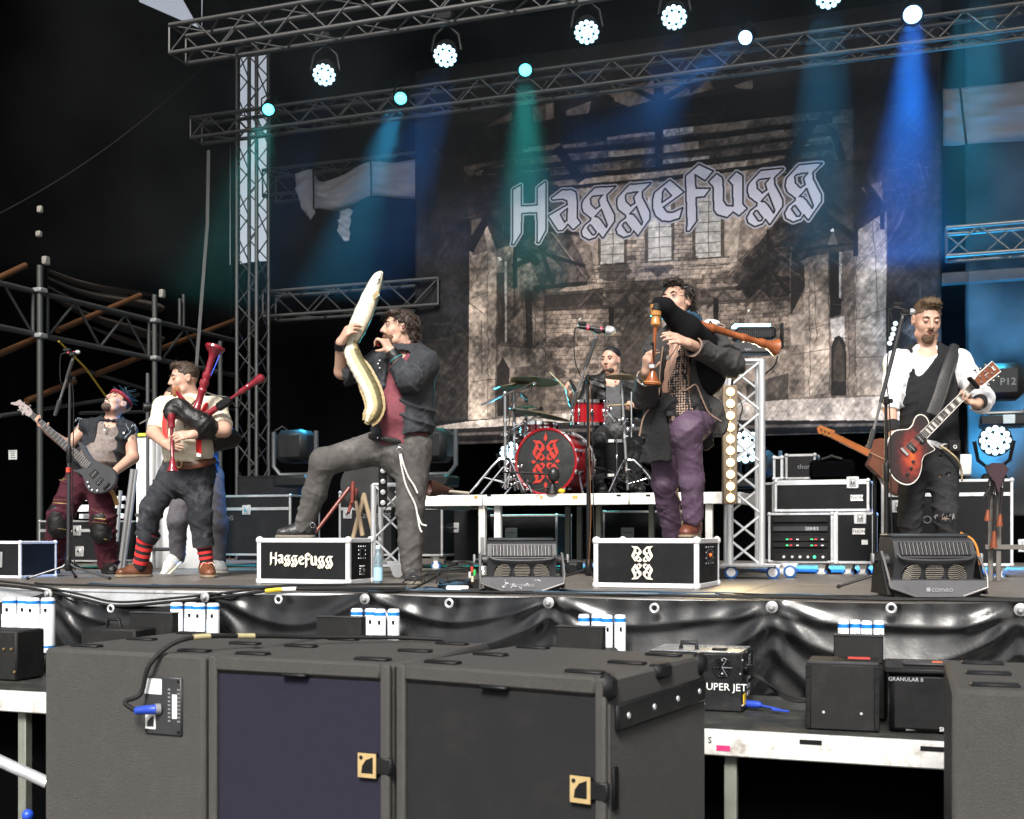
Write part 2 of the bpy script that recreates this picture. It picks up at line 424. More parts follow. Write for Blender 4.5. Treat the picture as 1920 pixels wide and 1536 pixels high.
def bricks(x0, y0, x1, y1, sl_=-0.05, h=7.5, wd=19, col=(30, 25, 22), a=0.8):
 y = y0; r_ = 0
 while y < y1:
  line(x0, y, x1, y + sl_ * (x1 - x0), 0.9, col, a * _rg.uniform(0.5, 1)); x = x0 + (wd / 2 if r_ % 2 else 0)
  while x < x1:
   if _rg.rand() < 0.85: line(x, y + sl_ * (x - x0), x, y + h + sl_ * (x - x0), 0.8, col, a * 0.8)
   if _rg.rand() < 0.16:
    yy_ = y + sl_ * (x - x0); fill([(x, yy_), (x + wd, yy_), (x + wd, yy_ + h), (x, yy_ + h)], (58, 50, 45), 0.6)
   x += wd * _rg.uniform(0.8, 1.2)
  y += h; r_ += 1
LS, MS, DS = (172, 155, 141), (126, 111, 100), (66, 57, 51)
ART[:] = np.array((42, 37, 35), np.float32) / 255 * (0.5 + 1.0 * HATCH[..., None])
# far wall, side walls
fill([(870, 312), (1235, 248), (1600, 196), (1600, 330), (1480, 400), (1480, 520), (1480, 770), (1020, 790), (1010, 520), (950, 420), (870, 380)], (96, 85, 77), hatch=.6, rough=.6)
fill([(1030, 420), (1110, 330), (1400, 290), (1450, 420), (1480, 520), (1480, 770), (1020, 790)], MS, hatch=.45, rough=.5)
for x0, x1, y0, h_ in ((900, 960, 318, 14), (980, 1100, 280, 12), (1400, 1470, 250, 12), (1480, 1570, 262, 10), (1420, 1520, 284, 13), (930, 1010, 352, 12), (1500, 1590, 228, 12)): fill([(x0, y0), (x1, y0 - .12 * (x1 - x0)), (x1, y0 + h_ - .12 * (x1 - x0)), (x0, y0 + h_)], (128, 115, 105))
fill([(1085, 340), (1235, 310), (1400, 300), (1380, 500), (1300, 520), (1120, 530)], LS)
for x0, y0, x1, y1, c in ((1140, 255, 1228, 262, LS), (1243, 240, 1300, 256, (205, 196, 188)), (1300, 238, 1400, 250, MS), (1243, 268, 1310, 286, LS), (1140, 285, 1226, 300, LS),
       (1010, 300, 1060, 318, MS), (990, 272, 1050, 288, MS), (1150, 330, 1300, 345, LS), (1243, 300, 1330, 308, (190, 180, 172)), (1100, 232, 1225, 250, MS)):
 s_ = -0.1 * (x1 - x0); fill([(x0, y0), (x1, y0 + s_), (x1, y1 + s_), (x0, y1)], c)
# windows of the far wall
for x0, x1, y0, y1 in ((1127, 1170, 385, 493), (1214, 1258, 372, 488), (1303, 1352, 362, 481)):
 fill([(x0 - 6, y0), (x1 + 6, y0 - 3), (x1 + 6, y1), (x0 - 6, y1 + 4)], (92, 80, 70))
 fill([(x0, y0), (x1, y0 - 3), (x1, y1), (x0, y1 + 3)], (200, 193, 186), hatch=.12, rough=.08)
 line((x0 + x1) / 2, y0, (x0 + x1) / 2, y1 + 1, 1.1, (60, 55, 52))
 for y in np.arange(y0 + 16, y1, 19): line(x0, y + 1, x1, y - 2, 1.1, (60, 55, 52))
 line(x0 - 14, y1 + 18, x1 + 14, y1 + 14, 1.2); line(x0 - 14, y1 + 4, x1 + 14, y1, 1.2)
bricks(1174, 420, 1208, 495); bricks(1262, 415, 1298, 490); bricks(1110, 505, 1392, 560, h=9); bricks(1024, 590, 1180, 775, -.02, 8.5, 22)
bricks(1340, 560, 1475, 700, -.06, 8)
for x, y, r_ in ((1155, 510, 34), (1240, 505, 20), (1370, 520, 26), (1060, 640, 24), (1300, 560, 40), (1040, 700, 20), (1420, 640, 34)):
 fill([(x + r_ * math.cos(t) * _rg.uniform(.6, 1.3), y + .6 * r_ * math.sin(t) * _rg.uniform(.6, 1.3)) for t in np.arange(0, 6.2, .5)], (42, 36, 33), .6, .6, .6)
# roof beams above
for y, wd in ((268, 9), (292, 8), (316, 10), (336, 7)):
 beam(905, y + 30, 1235, y, wd); beam(1235, y, 1560, y - 42, wd)
fill([(777, 305), (777, 245), (1235, 192), (1765, 128), (1765, 186), (1500, 214), (1235, 246), (900, 290)], (17, 16, 17), 1, .8)
for pl in ([(1110, 178), (1226, 152), (1226, 186), (1180, 202), (1150, 190)], [(1244, 150), (1285, 152), (1295, 178), (1244, 188)], [(1000, 200), (1038, 192), (1038, 224), (1000, 230)],
   [(1060, 208), (1108, 190), (1104, 212), (1062, 219)], [(1375, 160), (1412, 150), (1410, 168), (1385, 165)], [(905, 240), (960, 210), (962, 226)], [(1290, 180), (1330, 150), (1340, 168)]):
 fill(pl, MS, .9, .4)
beam(1235, 130, 1235, 312, 14, (24, 21, 20)); beam(1235, 190, 1150, 150, 9); beam(1235, 190, 1320, 140, 9); beam(1150, 190, 1060, 140, 9); beam(1045, 250, 1045, 160, 12)
beam(955, 300, 1010, 430, 20); beam(1045, 275, 1090, 340, 17); beam(1520, 230, 1470, 320, 22, (20, 24, 26)); beam(1560, 240, 1590, 330, 14, (20, 22, 24))
for k in range(9):
 x = 890 + k * 14; line(x, 320 + k * 5, x + 70, 300 + k * 8, 4, (24, 21, 20)); line(1420 + k * 16, 310 + k * 6, 1500 + k * 16, 292 + k * 7, 4, (22, 22, 23))
# side walls
fill([(780, 250), (880, 330), (880, 790), (780, 800)], (31, 30, 33), 1, .9, .8)
fill([(800, 640), (878, 620), (878, 785), (805, 790)], (58, 51, 47), .8, 1.0, .8)
fill([(880, 430), (915, 410), (930, 465), (928, 783), (878, 788)], LS, 1, .3, .6)
fill([(885, 412), (905, 408), (884, 440)], LS); fill([(884, 440), (905, 425), (914, 470), (885, 480)], MS)
fill([(930, 470), (962, 455), (965, 780), (930, 784)], MS, 1, .4, .7); fill([(947, 490), (951, 490), (951, 640), (947, 640)], (205, 198, 192)); fill([(930, 500), (945, 495), (945, 640), (932, 642)], DS)
fill([(965, 480), (1010, 500), (1022, 640), (1022, 690), (965, 690)], MS, 1, .4, .7); fill([(985, 545), (998, 545), (1000, 650), (986, 650)], (40, 35, 33), 1)
fill([(935, 650), (1022, 655), (1022, 690), (960, 700), (935, 780)], LS, 1, .3, .5); fill([(932, 690), (942, 668), (955, 690), (955, 780), (932, 780)], (52, 45, 42), 1)
fill([(965, 690), (1040, 680), (1040, 760), (965, 775)], MS, 1, .3, .5)
beam(880, 460, 910, 410, 12); beam(960, 500, 1005, 480, 10); beam(915, 410, 1010, 495, 13); beam(966, 400, 966, 540, 7); beam(880, 380, 880, 470, 8)
fill([(960, 380), (1050, 395), (1108, 532), (1080, 528), (1022, 560), (985, 470)], (58, 50, 46), 1, 1.0, 1.0)
beam(1030, 430, 1107, 532, 4, (118, 104, 94)); beam(1050, 400, 1106, 520, 3, (104, 92, 84)); beam(985, 430, 1060, 500, 9, (52, 45, 42))
for k in range(7): line(1040 + k * 9, 430 + k * 14, 1062 + k * 7, 425 + k * 13, 1.4, (84, 74, 68))
fill([(1370, 515), (1460, 410), (1520, 380), (1480, 470), (1480, 560), (1400, 560)], (58, 50, 46), 1, 1.0, 1.0)
beam(1365, 515, 1462, 405, 5, (122, 108, 97)); beam(1385, 490, 1440, 440, 3, (74, 65, 59))
fill([(1020, 552), (1130, 540), (1130, 576), (1020, 582)], (30, 26, 25), .85, .7)
for a_, b_ in (((1022, 552), (1240, 540)), ((1022, 580), (1240, 570)), ((1310, 545), (1475, 530)), ((1310, 566), (1480, 560))): beam(*a_, *b_, 6, (64, 55, 50))
for x in (1085, 1150, 1325, 1395): beam(x, 575, x + 30, 545, 5, (70, 60, 55)); beam(x + 60, 572, x + 30, 545, 5, (70, 60, 55))
beam(1146, 575, 1146, 610, 9); beam(1342, 560, 1342, 600, 9)
fill([(1160, 640), (1175, 610), (1215, 592), (1240, 600), (1240, 760), (1170, 765)], DS, .8, .6)
# right wall with its doorway
fill([(1480, 470), (1520, 400), (1600, 330), (1662, 380), (1662, 745), (1480, 750)], MS, 1, .45, .5)
fill([(1604, 420), (1660, 380), (1662, 740), (1604, 742)], LS, 1, .5, .35); fill([(1505, 500), (1552, 480), (1555, 735), (1508, 745)], LS, .8, .5, .4)
fill([(1482, 500), (1494, 482), (1508, 500), (1508, 540), (1484, 590)], (40, 36, 34), 1); fill([(1480, 590), (1508, 590), (1508, 645), (1482, 645)], LS)
fill([(1554, 450), (1578, 450), (1578, 590), (1556, 598)], (28, 25, 25), 1); fill([(1572, 470), (1578, 470), (1578, 560), (1573, 560)], (206, 200, 194))
fill([(1556, 600), (1584, 592), (1584, 640), (1558, 640)], (205, 196, 190)); fill([(1558, 742), (1558, 652), (1564, 634), (1572, 630), (1580, 634), (1586, 650), (1586, 742)], (36, 32, 31), 1)
fill([(1562, 714), (1562, 656), (1572, 638), (1583, 656), (1583, 716)], DS)
beam(1604, 325, 1604, 480, 8); beam(1610, 330, 1650, 385, 14, (17, 17, 19)); beam(1540, 400, 1602, 445, 14, (17, 16, 17)); beam(1655, 320, 1655, 430, 8); beam(1570, 370, 1600, 400, 9)
for x0, y0, x1, y1 in ((1604, 600, 1662, 576), (1604, 500, 1640, 470), (1640, 480, 1645, 580), (1604, 670, 1660, 668), (1508, 560, 1552, 530), (1510, 620, 1555, 606), (1604, 480, 1604, 742), (1480, 665, 1552, 655), (1630, 380, 1640, 470), (1525, 520, 1530, 640),
      (1517, 500, 1517, 742), (1552, 480, 1556, 742), (1590, 590, 1590, 742), (880, 560, 914, 548), (900, 600, 902, 700), (914, 470, 914, 780), (880, 715, 928, 710), (940, 560, 960, 600), (975, 520, 985, 640), (1000, 500, 1004, 650)):
 line(x0, y0, x1, y1, 1.1, (40, 34, 31), .65, 4)
fill([(1662, 330), (1765, 260), (1765, 800), (1662, 745)], (40, 36, 37), 1, 1.0, .8)
fill([(1385, 480 + 200), (1480, 660), (1480, 745), (1385, 760)], MS, .9, .5, .5); fill([(1400, 720), (1478, 700), (1478, 748), (1400, 755)], (48, 42, 38), .8, .8, .8)
fill([(870, 330), (1030, 320), (1030, 400), (1000, 470), (965, 458), (930, 464), (912, 420), (880, 436)], (44, 38, 36), 1, 1.0, .9)
fill([(1490, 350), (1560, 300), (1665, 300), (1665, 395), (1606, 432), (1552, 470), (1510, 485), (1482, 500)], (46, 40, 38), 1, 1.0, .9)
fill([(1612, 352), (1652, 340), (1654, 384), (1640, 380)], MS); fill([(884, 412), (905, 408), (884, 440)], MS); fill([(1538, 408), (1560, 392), (1600, 420), (1600, 440)], DS); fill([(1520, 455), (1596, 436), (1600, 470), (1530, 480)], DS)
beam(1604, 325, 1604, 480, 7); beam(1612, 330, 1655, 392, 14, (20, 19, 20)); beam(1535, 395, 1602, 445, 13, (20, 19, 20)); beam(880, 470, 914, 408, 12); beam(915, 405, 1010, 495, 13); beam(966, 400, 966, 500, 7); beam(900, 360, 1010, 345, 8); beam(890, 395, 960, 380, 6); beam(1480, 470, 1602, 455, 5)
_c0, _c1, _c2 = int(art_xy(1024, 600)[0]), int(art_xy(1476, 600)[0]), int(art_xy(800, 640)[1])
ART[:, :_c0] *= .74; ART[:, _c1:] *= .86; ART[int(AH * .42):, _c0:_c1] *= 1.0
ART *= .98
# floor and steps
fill([(800, 800), (880, 788), (1170, 765), (1480, 750), (1660, 742), (1765, 765), (1765, 790), (1180, 785), (830, 806)], (170, 157, 148), 1, .3, .35)
fill([(800, 806), (1180, 790), (1765, 786), (1765, 850), (777, 850)], (30, 27, 27), 1, .6, .5)
for y in (0, 18, 34): fill([(800, 812 + y), (1180, 800 + y), (1765, 790 + y), (1765, 795 + y), (1180, 806 + y), (800, 818 + y)], (104, 93, 87), .8, .4)
for x, y, r_ in ((937, 485, 3.4), (1561, 432, 3.4), (1088, 598, 2.6), (1404, 582, 2.6)):
 fill([(x + r_ * math.cos(t), y + r_ * math.sin(t)) for t in np.arange(0, 6.2, .6)], (240, 238, 232), 1, 0, 0)
 fill([(x - 2, y), (x + 2, y), (x + 11, y + 26), (x - 11, y + 26)], (170, 158, 148), .4, .2, .1)
for pl in ([(1655, 470), (1700, 380), (1690, 420)], [(1680, 620), (1740, 560), (1720, 640)]): fill(pl, (92, 82, 80), .5, 1.2)
for x0, y0, x1, y1, w_ in ((960, 420, 1090, 440, 7), (970, 460, 1098, 500, 6), (990, 400, 1040, 540, 7), (1000, 540, 1100, 530, 7), (1380, 540, 1480, 520, 7), (1395, 500, 1490, 440, 8), (1420, 470, 1480, 550, 7), (1440, 430, 1440, 550, 6), (930, 330, 1030, 420, 9), (1470, 330, 1560, 300, 8), (880, 350, 1000, 400, 7)): beam(x0, y0, x1, y1, w_, (27, 23, 22))
for k in range(560):                              # stray planks and pencil strokes in the dark parts
 x, y = _rg.uniform(800, 1740), _rg.uniform(215, 640); q = art_xy(x, y); i, j = int(min(AH - 1, max(0, q[1]))), int(min(AW - 1, max(0, q[0])))
 if ART[i, j].mean() < .17:
  L = _rg.uniform(14, 55); a = _rg.choice([-.12, .1, .75, -.8, 1.4]) + _rg.uniform(-.1, .1); c = _rg.uniform(46, 98)
  line(x, y, x + L * math.cos(a), y + L * math.sin(a), _rg.uniform(.8, 2.6), (c, c * .88, c * .8), _rg.uniform(.25, .7), 3)
# pencil hatching over everything, then the word
ART *= (0.92 + 0.14 * (HATCH2[..., None] - 0.3)); ART *= (0.8 + 0.4 * N_FINE[..., None])
_gm = np.zeros((AH, AW), bool)
for o_, h_ in GLYPHS:
 one = np.zeros((AH, AW), bool); s_, i_ = inside([art_xy(*p) for p in o_]); one[s_] |= i_
 for h in h_:
  s_, i_ = inside([art_xy(*p) for p in h]); one[s_] &= ~i_
 _gm |= one
def dil(m, n_):
 for k in range(n_):
  q = m.copy(); q[1:] |= m[:-1]; q[:-1] |= m[1:]; q[:, 1:] |= m[:, :-1]; q[:, :-1] |= m[:, 1:]
  if k % 2: q[1:, 1:] |= m[:-1, :-1]; q[:-1, :-1] |= m[1:, 1:]; q[1:, :-1] |= m[:-1, 1:]; q[:-1, 1:] |= m[1:, :-1]
  m = q
 return m
_d1 = dil(_gm, 2); _d2 = dil(_d1, 3)
_e = ~dil(~_gm, 1)
ART[_d2] = np.array((172, 170, 180), np.float32) / 255; ART[_d1] = np.array((22, 24, 27), np.float32) / 255
ART[_e] = np.array((198, 196, 208), np.float32) / 255
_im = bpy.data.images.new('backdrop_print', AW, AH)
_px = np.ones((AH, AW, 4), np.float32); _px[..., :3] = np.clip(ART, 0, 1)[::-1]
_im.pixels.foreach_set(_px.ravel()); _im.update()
# the setting
YF = 5.99                                         # front edge of the stage
DECKM = mat('deck_ply', (0.13, 0.115, 0.1), 0.45, var=0.25, scale=3, bump=0.15, bscale=150, dirt=(0.24, 0.22, 0.2), damt=0.5, dscale=2.5, stretch=(0.6, 3, 1))
ASPH = mat('asphalt', (0.06, 0.06, 0.058), 0.85, var=0.3, scale=2, bump=0.4, bscale=120)
MB().box((0, 0, -1.55), (400, 400, 0.1)).build('ground', ASPH, kind='structure', smooth=False)
# the deck: plywood panels in aluminium frames
deck = thing('stage_deck', 'grey brown plywood stage floor in aluminium frames', None, (0, YF, 0)); deck['kind'] = 'structure'
x = -11.0
PX_ = 2.0
while x < 5.5:
 for r_ in range(5):
  y0 = YF + 0.03 + r_ * 2.0
  MB().box((x + PX_ / 2, y0 + 1.0, -0.02), (PX_ - 0.006, 1.992, 0.04), 0.002).build('deck_panel', DECKM, deck)
 fr = MB().box((x + PX_ / 2, YF - 0.012, -0.052), (PX_ - 0.008, 0.03, 0.1), 0.004)
 fr.box((x + PX_ / 2, YF - 0.03, -0.012), (PX_ - 0.008, 0.012, 0.014), 0.003)
 fr.build('edge_rail', ALU, deck)
 x += PX_
MB().box((-2.7, 11, -0.35), (17, 9.8, 0.6)).build('substructure', BLACK, deck, smooth=False)
# glossy tarpaulin along the stage front, sagging between its bolts
VINYL = mat('glossy_black_tarpaulin', (0.004, 0.004, 0.0045), 0.28, var=0.3, scale=3, bump=0.12, bscale=16, rvar=0.06, spec=.7, dirt=(0.02, 0.02, 0.02), damt=0.25, dscale=4)
bolts = [Q(px, py, YF - 0.05) for px, py in ((-1500, 1072), (-620, 1094), (-160, 1106), (103, 1113), (395, 1119), (693, 1122), (1035, 1129), (1450, 1137), (1912, 1142), (2350, 1150))]
eyes_ = [Q(px, py, YF - 0.05) for px, py in ((223, 1140), (535, 1123), (852, 1130), (1233, 1139), (1672, 1139))]
nx, nz = 640, 96; xs = np.linspace(bolts[0][0], bolts[-1][0], nx); bx = np.array([b[0] for b in bolts]); bz = np.array([b[2] for b in bolts])
seg = np.clip(np.searchsorted(bx, xs) - 1, 0, len(bx) - 2); u = (xs - bx[seg]) / (bx[seg + 1] - bx[seg]); par = 4 * u * (1 - u)
rs = np.random.RandomState(5); depth = np.array([0.05, 0.05, 0.10, 0.115, 0.02, 0.015, 0.01, 0.01, 0.01])[seg]
ztop = np.interp(xs, bx, bz) + 0.03 - depth * par
V = np.zeros((nx, nz, 3)); t = np.linspace(0, 1, nz)[None]; zb = -1.0
V[..., 0] = xs[:, None]; V[..., 2] = ztop[:, None] * (1 - t) + zb * t
dz = (ztop[:, None] - V[..., 2]); yo = 0.05 * dz
ph = rs.uniform(0, 6.28, len(bx)); am = rs.uniform(0.7, 1.3, len(bx))
for k, (d0, sg, wd, a) in enumerate(((0.04, 0.09, 0.03, 0.02), (0.10, 0.22, 0.07, 0.05), (0.24, 0.36, 0.08, 0.05), (0.42, 0.5, 0.1, 0.05))):
 skew = 0.12 * np.sin(ph[seg] + k)
 c = d0 + sg * am[seg] * (4 * u * (1 - u)) * (1 + skew * (2 * u - 1)) + 0.014 * np.sin(xs * 7 + k)
 s_ = dz - c[:, None]; W_ = (wd * 2.1 * (0.45 + 0.75 * par))[:, None]; A_ = (a * .62 * (0.3 + 0.9 * par))[:, None]
 yo = yo + A_ * np.where(s_ < 0, np.clip((s_ + W_) / W_, 0, 1) ** 1.3, np.exp(-(s_ / (.35 * W_)) ** 2))
for b in bx:                                        # creases run out from every bolt
 for an in (-1.1, -0.5, 0.1, 0.7, 1.2):
  q = (V[..., 0] - b) * math.cos(an) - dz * math.sin(an); rr = np.hypot(V[..., 0] - b, dz)
  yo = yo + 0.018 * np.exp(-(q / (0.015 + 0.10 * rr)) ** 2) * np.exp(-((rr - 0.16) / 0.15) ** 2)
yo = yo + 0.006 * np.sin(xs * 31 + 3 * np.sin(xs * 5))[:, None] * np.exp(-dz / 0.1) + 0.004 * np.sin(V[..., 0] * 9 + dz * 7)
V[..., 1] = YF - 0.045 - yo
b = MB(); f = [(i * nz + j, i * nz + j + 1, (i + 1) * nz + j + 1, (i + 1) * nz + j) for i in range(nx - 1) for j in range(nz - 1)]
b.add(V.reshape(-1, 3), f)
skirt = tag(b.build('stage_skirt', VINYL, angle=180), 'glossy black tarpaulin sagging along the stage front', 'tarpaulin')
for p in bolts[1:-1]:
 MB().lathe(p + np.array([0, -0.055, 0]), (0, -1, 0), [(0, .03), (.006, .03), (.01, .014), (.022, .014), (.026, .009)], 14).build('bolt', ALUD, skirt)
for p in eyes_:
 bb = MB(); an = np.linspace(0, 2 * math.pi, 17); bb.tube([p + np.array([.02 * math.cos(a), -0.075, .02 * math.sin(a)]) for a in an], .007, 6)
 bb.build('eyelet', ALU, skirt); MB().lathe(p + np.array([0, -.072, 0]), (0, -1, 0), [(0, .016), (.002, .016)], 12).build('eyelet_hole', BLACK, skirt)
# low staging in front of the stage
PZ = -0.457; PY0 = Q(1329, 1366, 5.0)[1]
_d = (CAM[2] - PZ) * FPX / (1366 - HOR); PY0 = (P(1329, 1366, _d))[1]
plat = thing('front_platform', 'low black topped platform with scuffed white edge beam in front of the stage', 'platform', (0, PY0, PZ))
PANT = mat('platform_top', (0.02, 0.021, 0.019), 0.6, var=0.3, bump=0.2, bscale=80, dirt=(0.12, 0.12, 0.09), damt=0.4, dscale=4)
BEAMW = mat('scuffed_white_beam', (0.66, 0.66, 0.64), 0.45, 0.1, dirt=(0.22, 0.17, 0.12), damt=0.85, dscale=6.5)
xl, xr = -5.2, 2.4
for k in range(4):
 x0 = xl + k * 1.9
 MB().box((x0 + .95, (PY0 + YF - .1) / 2, PZ - .02), (1.892, YF - .12 - PY0, .035), .003).build('deck_panel', PANT, plat)
 MB().box((x0 + .95, PY0 - .015, PZ - .052), (1.894, .035, .105), .006).build('edge_beam', BEAMW, plat)
LEGG = mat('grey_green_steel', (0.2, 0.21, 0.18), 0.55, 0.2, dirt=(0.1, 0.09, 0.07), damt=0.5)
for px in (47, 1371):
 q = Q(px, 1400, PY0 + .05); MB().box((q[0], q[1], (-1.5 + PZ - .1) / 2), (.05, .05, 1.5 + PZ - .1), .004).build('leg', LEGG, plat)
for k, (px, w_, py) in enumerate(((1520, .085, 1392), (1757, .12, 1405))):
 q = Q(px, py, PY0 - .034); MB().box(q + np.array([0, 0, .0]), (w_, .002, .018)).build('black_tape', BLACK, plat)
PINK = mat('pink_sticker', (0.55, 0.03, 0.15), 0.5)
q = Q(1356, 1403, PY0 - .034); MB().box(q, (.055, .002, .022)).build('sticker', PINK, plat)
q = Q(1331, 1388, PY0 - .034); text_mb('S', q, (1, 0, 0), (0, 0, 1), .035).build('lettering', BLACK, plat)
q = Q(47, 1530, PY0); MB().ball((q[0], q[1] + .02, q[2]), .03).build('blue_knob', mat('blue_plastic', (0.02, 0.07, 0.5), .35), plat)
# the handrail at bottom left
hr = thing('barrier_rail', 'pale steel rail of a crowd barrier at the lower left corner', 'barrier', P(-60, 1400, 4.9))
MB().cyl(P(-60, 1400, 4.75), P(90, 1468, 4.75), .024).build('rail', ALU, hr)
MB().cyl(P(-60, 1400, 4.75), P(-60, 1400, 4.75) * np.array([1, 1, 0]) + np.array([0, 0, -1.5]), .024).build('post', ALU, hr)
# roof, walls of cloth
def sheet(fn, nu, nv, flip=False):
 b = MB(); V = np.array([[fn(i / nu, j / nv) for j in range(nv + 1)] for i in range(nu + 1)], float); m_ = nv + 1
 f = [(i * m_ + j, i * m_ + j + 1, (i + 1) * m_ + j + 1, (i + 1) * m_ + j) for i in range(nu) for j in range(nv)]
 b.add(V.reshape(-1, 3), f if not flip else [q[::-1] for q in f]); return b
def curtain(name, label, p0, p1, z0, z1, m, amp=.05, fr=3.0, nrm_=(0, 1, 0), cat='curtain', thick=.012):
 p0, p1 = np.asarray(p0, float), np.asarray(p1, float); L = np.linalg.norm(p1 - p0); n_ = np.asarray(nrm_, float)
 def fn(u, v):
  s = u * L; w_ = amp * (math.sin(s * fr * 2 + .8 * math.sin(s * 1.3)) * (.55 + .45 * v) + .4 * math.sin(s * fr * 5.1 + 2 * v))
  return np.append(p0[:2] + (p1 - p0)[:2] * u, z1 + (z0 - z1) * v) + n_ * w_
 o = sheet(fn, max(8, int(L * 14)), 14).build(name, m, None, angle=180)
 mod = o.modifiers.new('thickness', 'SOLIDIFY'); mod.thickness = thick
 return tag(o, label, cat)
roof = thing('stage_roof', 'unseen black roof over the rear stage, placed to shade it', 'roof', (-2.5, 8.4, 8.75))
MB().box((-2.3, 11.9, 8.75), (15.5, 7.0, .06)).build('roof_sheet', CLOTHB, roof)  # unseen roof; height and front edge set how far sunlight reaches the backdrop
curtain('rear_curtain', 'black cloth wall hung across the back of the stage', (-9.2, 15.2, 0), (6.5, 15.2, 0), -.3, 8.7, CLOTHB, .04, 1.6)
curtain('rear_low_curtain', 'short black cloth closing the gap under the light behind the tower', (-11.8, 15.25, 0), (-9.17, 15.25, 0), -.3, 4.38, CLOTHB, .04, 2)
def sfn(u, v):                                   # the scrim leaves a bright wedge open below the roof
 y = 6.0 + 8.4 * u; top = 6.98 + .15 * (y - 12.3) if 12.3 < y < 13.72 else 8.7
 return (-9.3 + .04 * math.sin(y * 3 + math.sin(y * 1.3)) * v, y, top + (-1.4 - top) * v)
tag(sheet(sfn, 168, 14).build('side_curtain', CLOTHB, None, angle=180), 'black scrim hung along the left side of the stage', 'curtain')
def vfn(u, v):
 y = 12.25 + 1.5 * u; lo_ = 7.95 - .75 * min(1, max(0, (y - 12.5) / 1.2)); return (-9.34, y, 8.7 + (lo_ - 8.7) * v)
tag(sheet(vfn, 20, 4).build('curtain_valance', CLOTHB, None, angle=180), 'black cloth strip above the bright wedge at the top left', 'curtain')
curtain('side_corner_curtain', 'black scrim turning the rear left corner beside the tower', (-9.3, 14.4, 0), (-9.62, 15.18, 0), -.3, 8.7, CLOTHB, .02, 2.5, (1, 0, 0))
curtain('rear_high_curtain', 'black cloth strip above the bright gap behind the tower', (-9.75, 15.24, 0), (-9.15, 15.24, 0), 7.45, 8.7, CLOTHB, .02, 2)
curtain('under_shade', 'black sheet added under the front platform in place of its shade', (-5.2, PY0 + .3, 0), (2.4, PY0 + .3, 0), -1.5, PZ - .05, CLOTHB, .02, 3)  # dark sheet stands for the deep shade beneath the platform
curtain('right_curtain', 'black cloth wall on the right side of the stage', (6.5, 6.3, 0), (6.5, 15.2, 0), -.3, 8.7, CLOTHB, .04, 2, (1, 0, 0))
# backdrop
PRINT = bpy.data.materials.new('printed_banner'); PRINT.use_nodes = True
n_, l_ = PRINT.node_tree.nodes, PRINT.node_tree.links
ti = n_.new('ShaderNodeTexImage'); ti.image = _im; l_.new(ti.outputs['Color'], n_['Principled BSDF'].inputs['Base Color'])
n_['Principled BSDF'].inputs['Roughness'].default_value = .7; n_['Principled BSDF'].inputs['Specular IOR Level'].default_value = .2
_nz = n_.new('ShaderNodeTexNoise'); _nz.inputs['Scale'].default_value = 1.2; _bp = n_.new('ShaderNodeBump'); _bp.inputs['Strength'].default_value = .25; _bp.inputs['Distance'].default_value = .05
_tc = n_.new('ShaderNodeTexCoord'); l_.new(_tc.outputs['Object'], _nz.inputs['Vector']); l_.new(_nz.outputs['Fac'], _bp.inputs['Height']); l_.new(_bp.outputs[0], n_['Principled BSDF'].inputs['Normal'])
def bfn(u, v):
 x = BX0 + (BX1 - BX0) * u; edge = math.exp(-u / .06) + math.exp(-(1 - u) / .08)
 return (x, BY + .022 * math.sin(x * 9) * edge + .012 * math.sin(x * 2.1 + v) * v, BZ1 + (BZ0 - BZ1) * v)
bd = sheet(bfn, 160, 24).build('backdrop_banner', PRINT, None, angle=180)
uvl = bd.data.uv_layers.new(name='UVMap'); co = np.array([v.co[:] for v in bd.data.vertices])
for lp in bd.data.loops:
 c = co[lp.vertex_index]; uvl.data[lp.index].uv = ((c[0] - BX0) / (BX1 - BX0), (c[2] - BZ0) / (BZ1 - BZ0))
tag(bd, 'large banner printed with a ruined brick hall and the word Haggefugg', 'banner')
mod = bd.modifiers.new('thickness', 'SOLIDIFY'); mod.thickness = .004; mod.offset = 1
# trusses
TR = mat('weathered_truss', (0.11, 0.11, 0.108), 0.45, 0.75, dirt=(0.1, 0.1, 0.1), damt=0.5, dscale=5)
TRB = mat('bright_truss', (0.68, 0.69, 0.7), 0.4, 0.6, dirt=(0.35, 0.35, 0.35), damt=0.4, dscale=7)
def truss(name, label, p0, p1, sz, upv=(0, 0, 1), m=TR, group=None, pitch=None, r=.024, rb=.009, cat='truss', sides=(0, 1, 2, 3), ends=True):
 p0, p1 = np.asarray(p0, float), np.asarray(p1, float); L = np.linalg.norm(p1 - p0); d = (p1 - p0) / L
 a = nrm(upv); a = nrm(a - d * np.dot(a, d)); b_ = np.cross(d, a); h = sz / 2
 t = thing(name, label, cat, p0, group)
 cr = [p0 + a * h * sa + b_ * h * sb for sa, sb in ((1, 1), (1, -1), (-1, -1), (-1, 1))]
 for c in cr: rod('chord', c, c + d * L, r, m, t, 12)
 pitch = pitch or sz * 1.05; n = max(2, int(round(L / pitch)))
 for s in sides:
  c0, c1 = cr[s], cr[(s + 1) % 4]
  for k in range(n):
   q0, q1 = (c0, c1) if k % 2 == 0 else (c1, c0)
   rod('brace', q0 + d * L * k / n, q1 + d * L * (k + 1) / n, rb, m, t, 6)
  if ends:
   for e in (0, L): rod('end_brace', c0 + d * e, c1 + d * e, rb * 1.3, m, t, 6)
 return t
Y1, Y2 = 10.5, 12.8
a0 = Q(333, 84, Y1); z1 = a0[2]
truss('lighting_truss', 'near overhead aluminium box truss running out of the top edge', (a0[0], Y1 + .0, z1), (4.5, Y1, z1), .29)
a0 = Q(368, 246, Y2); z2 = a0[2]
truss('lighting_truss', 'far overhead truss in front of the top of the banner, with small lit spots', (a0[0], Y2, z2), (4.5, Y2, z2), .25)
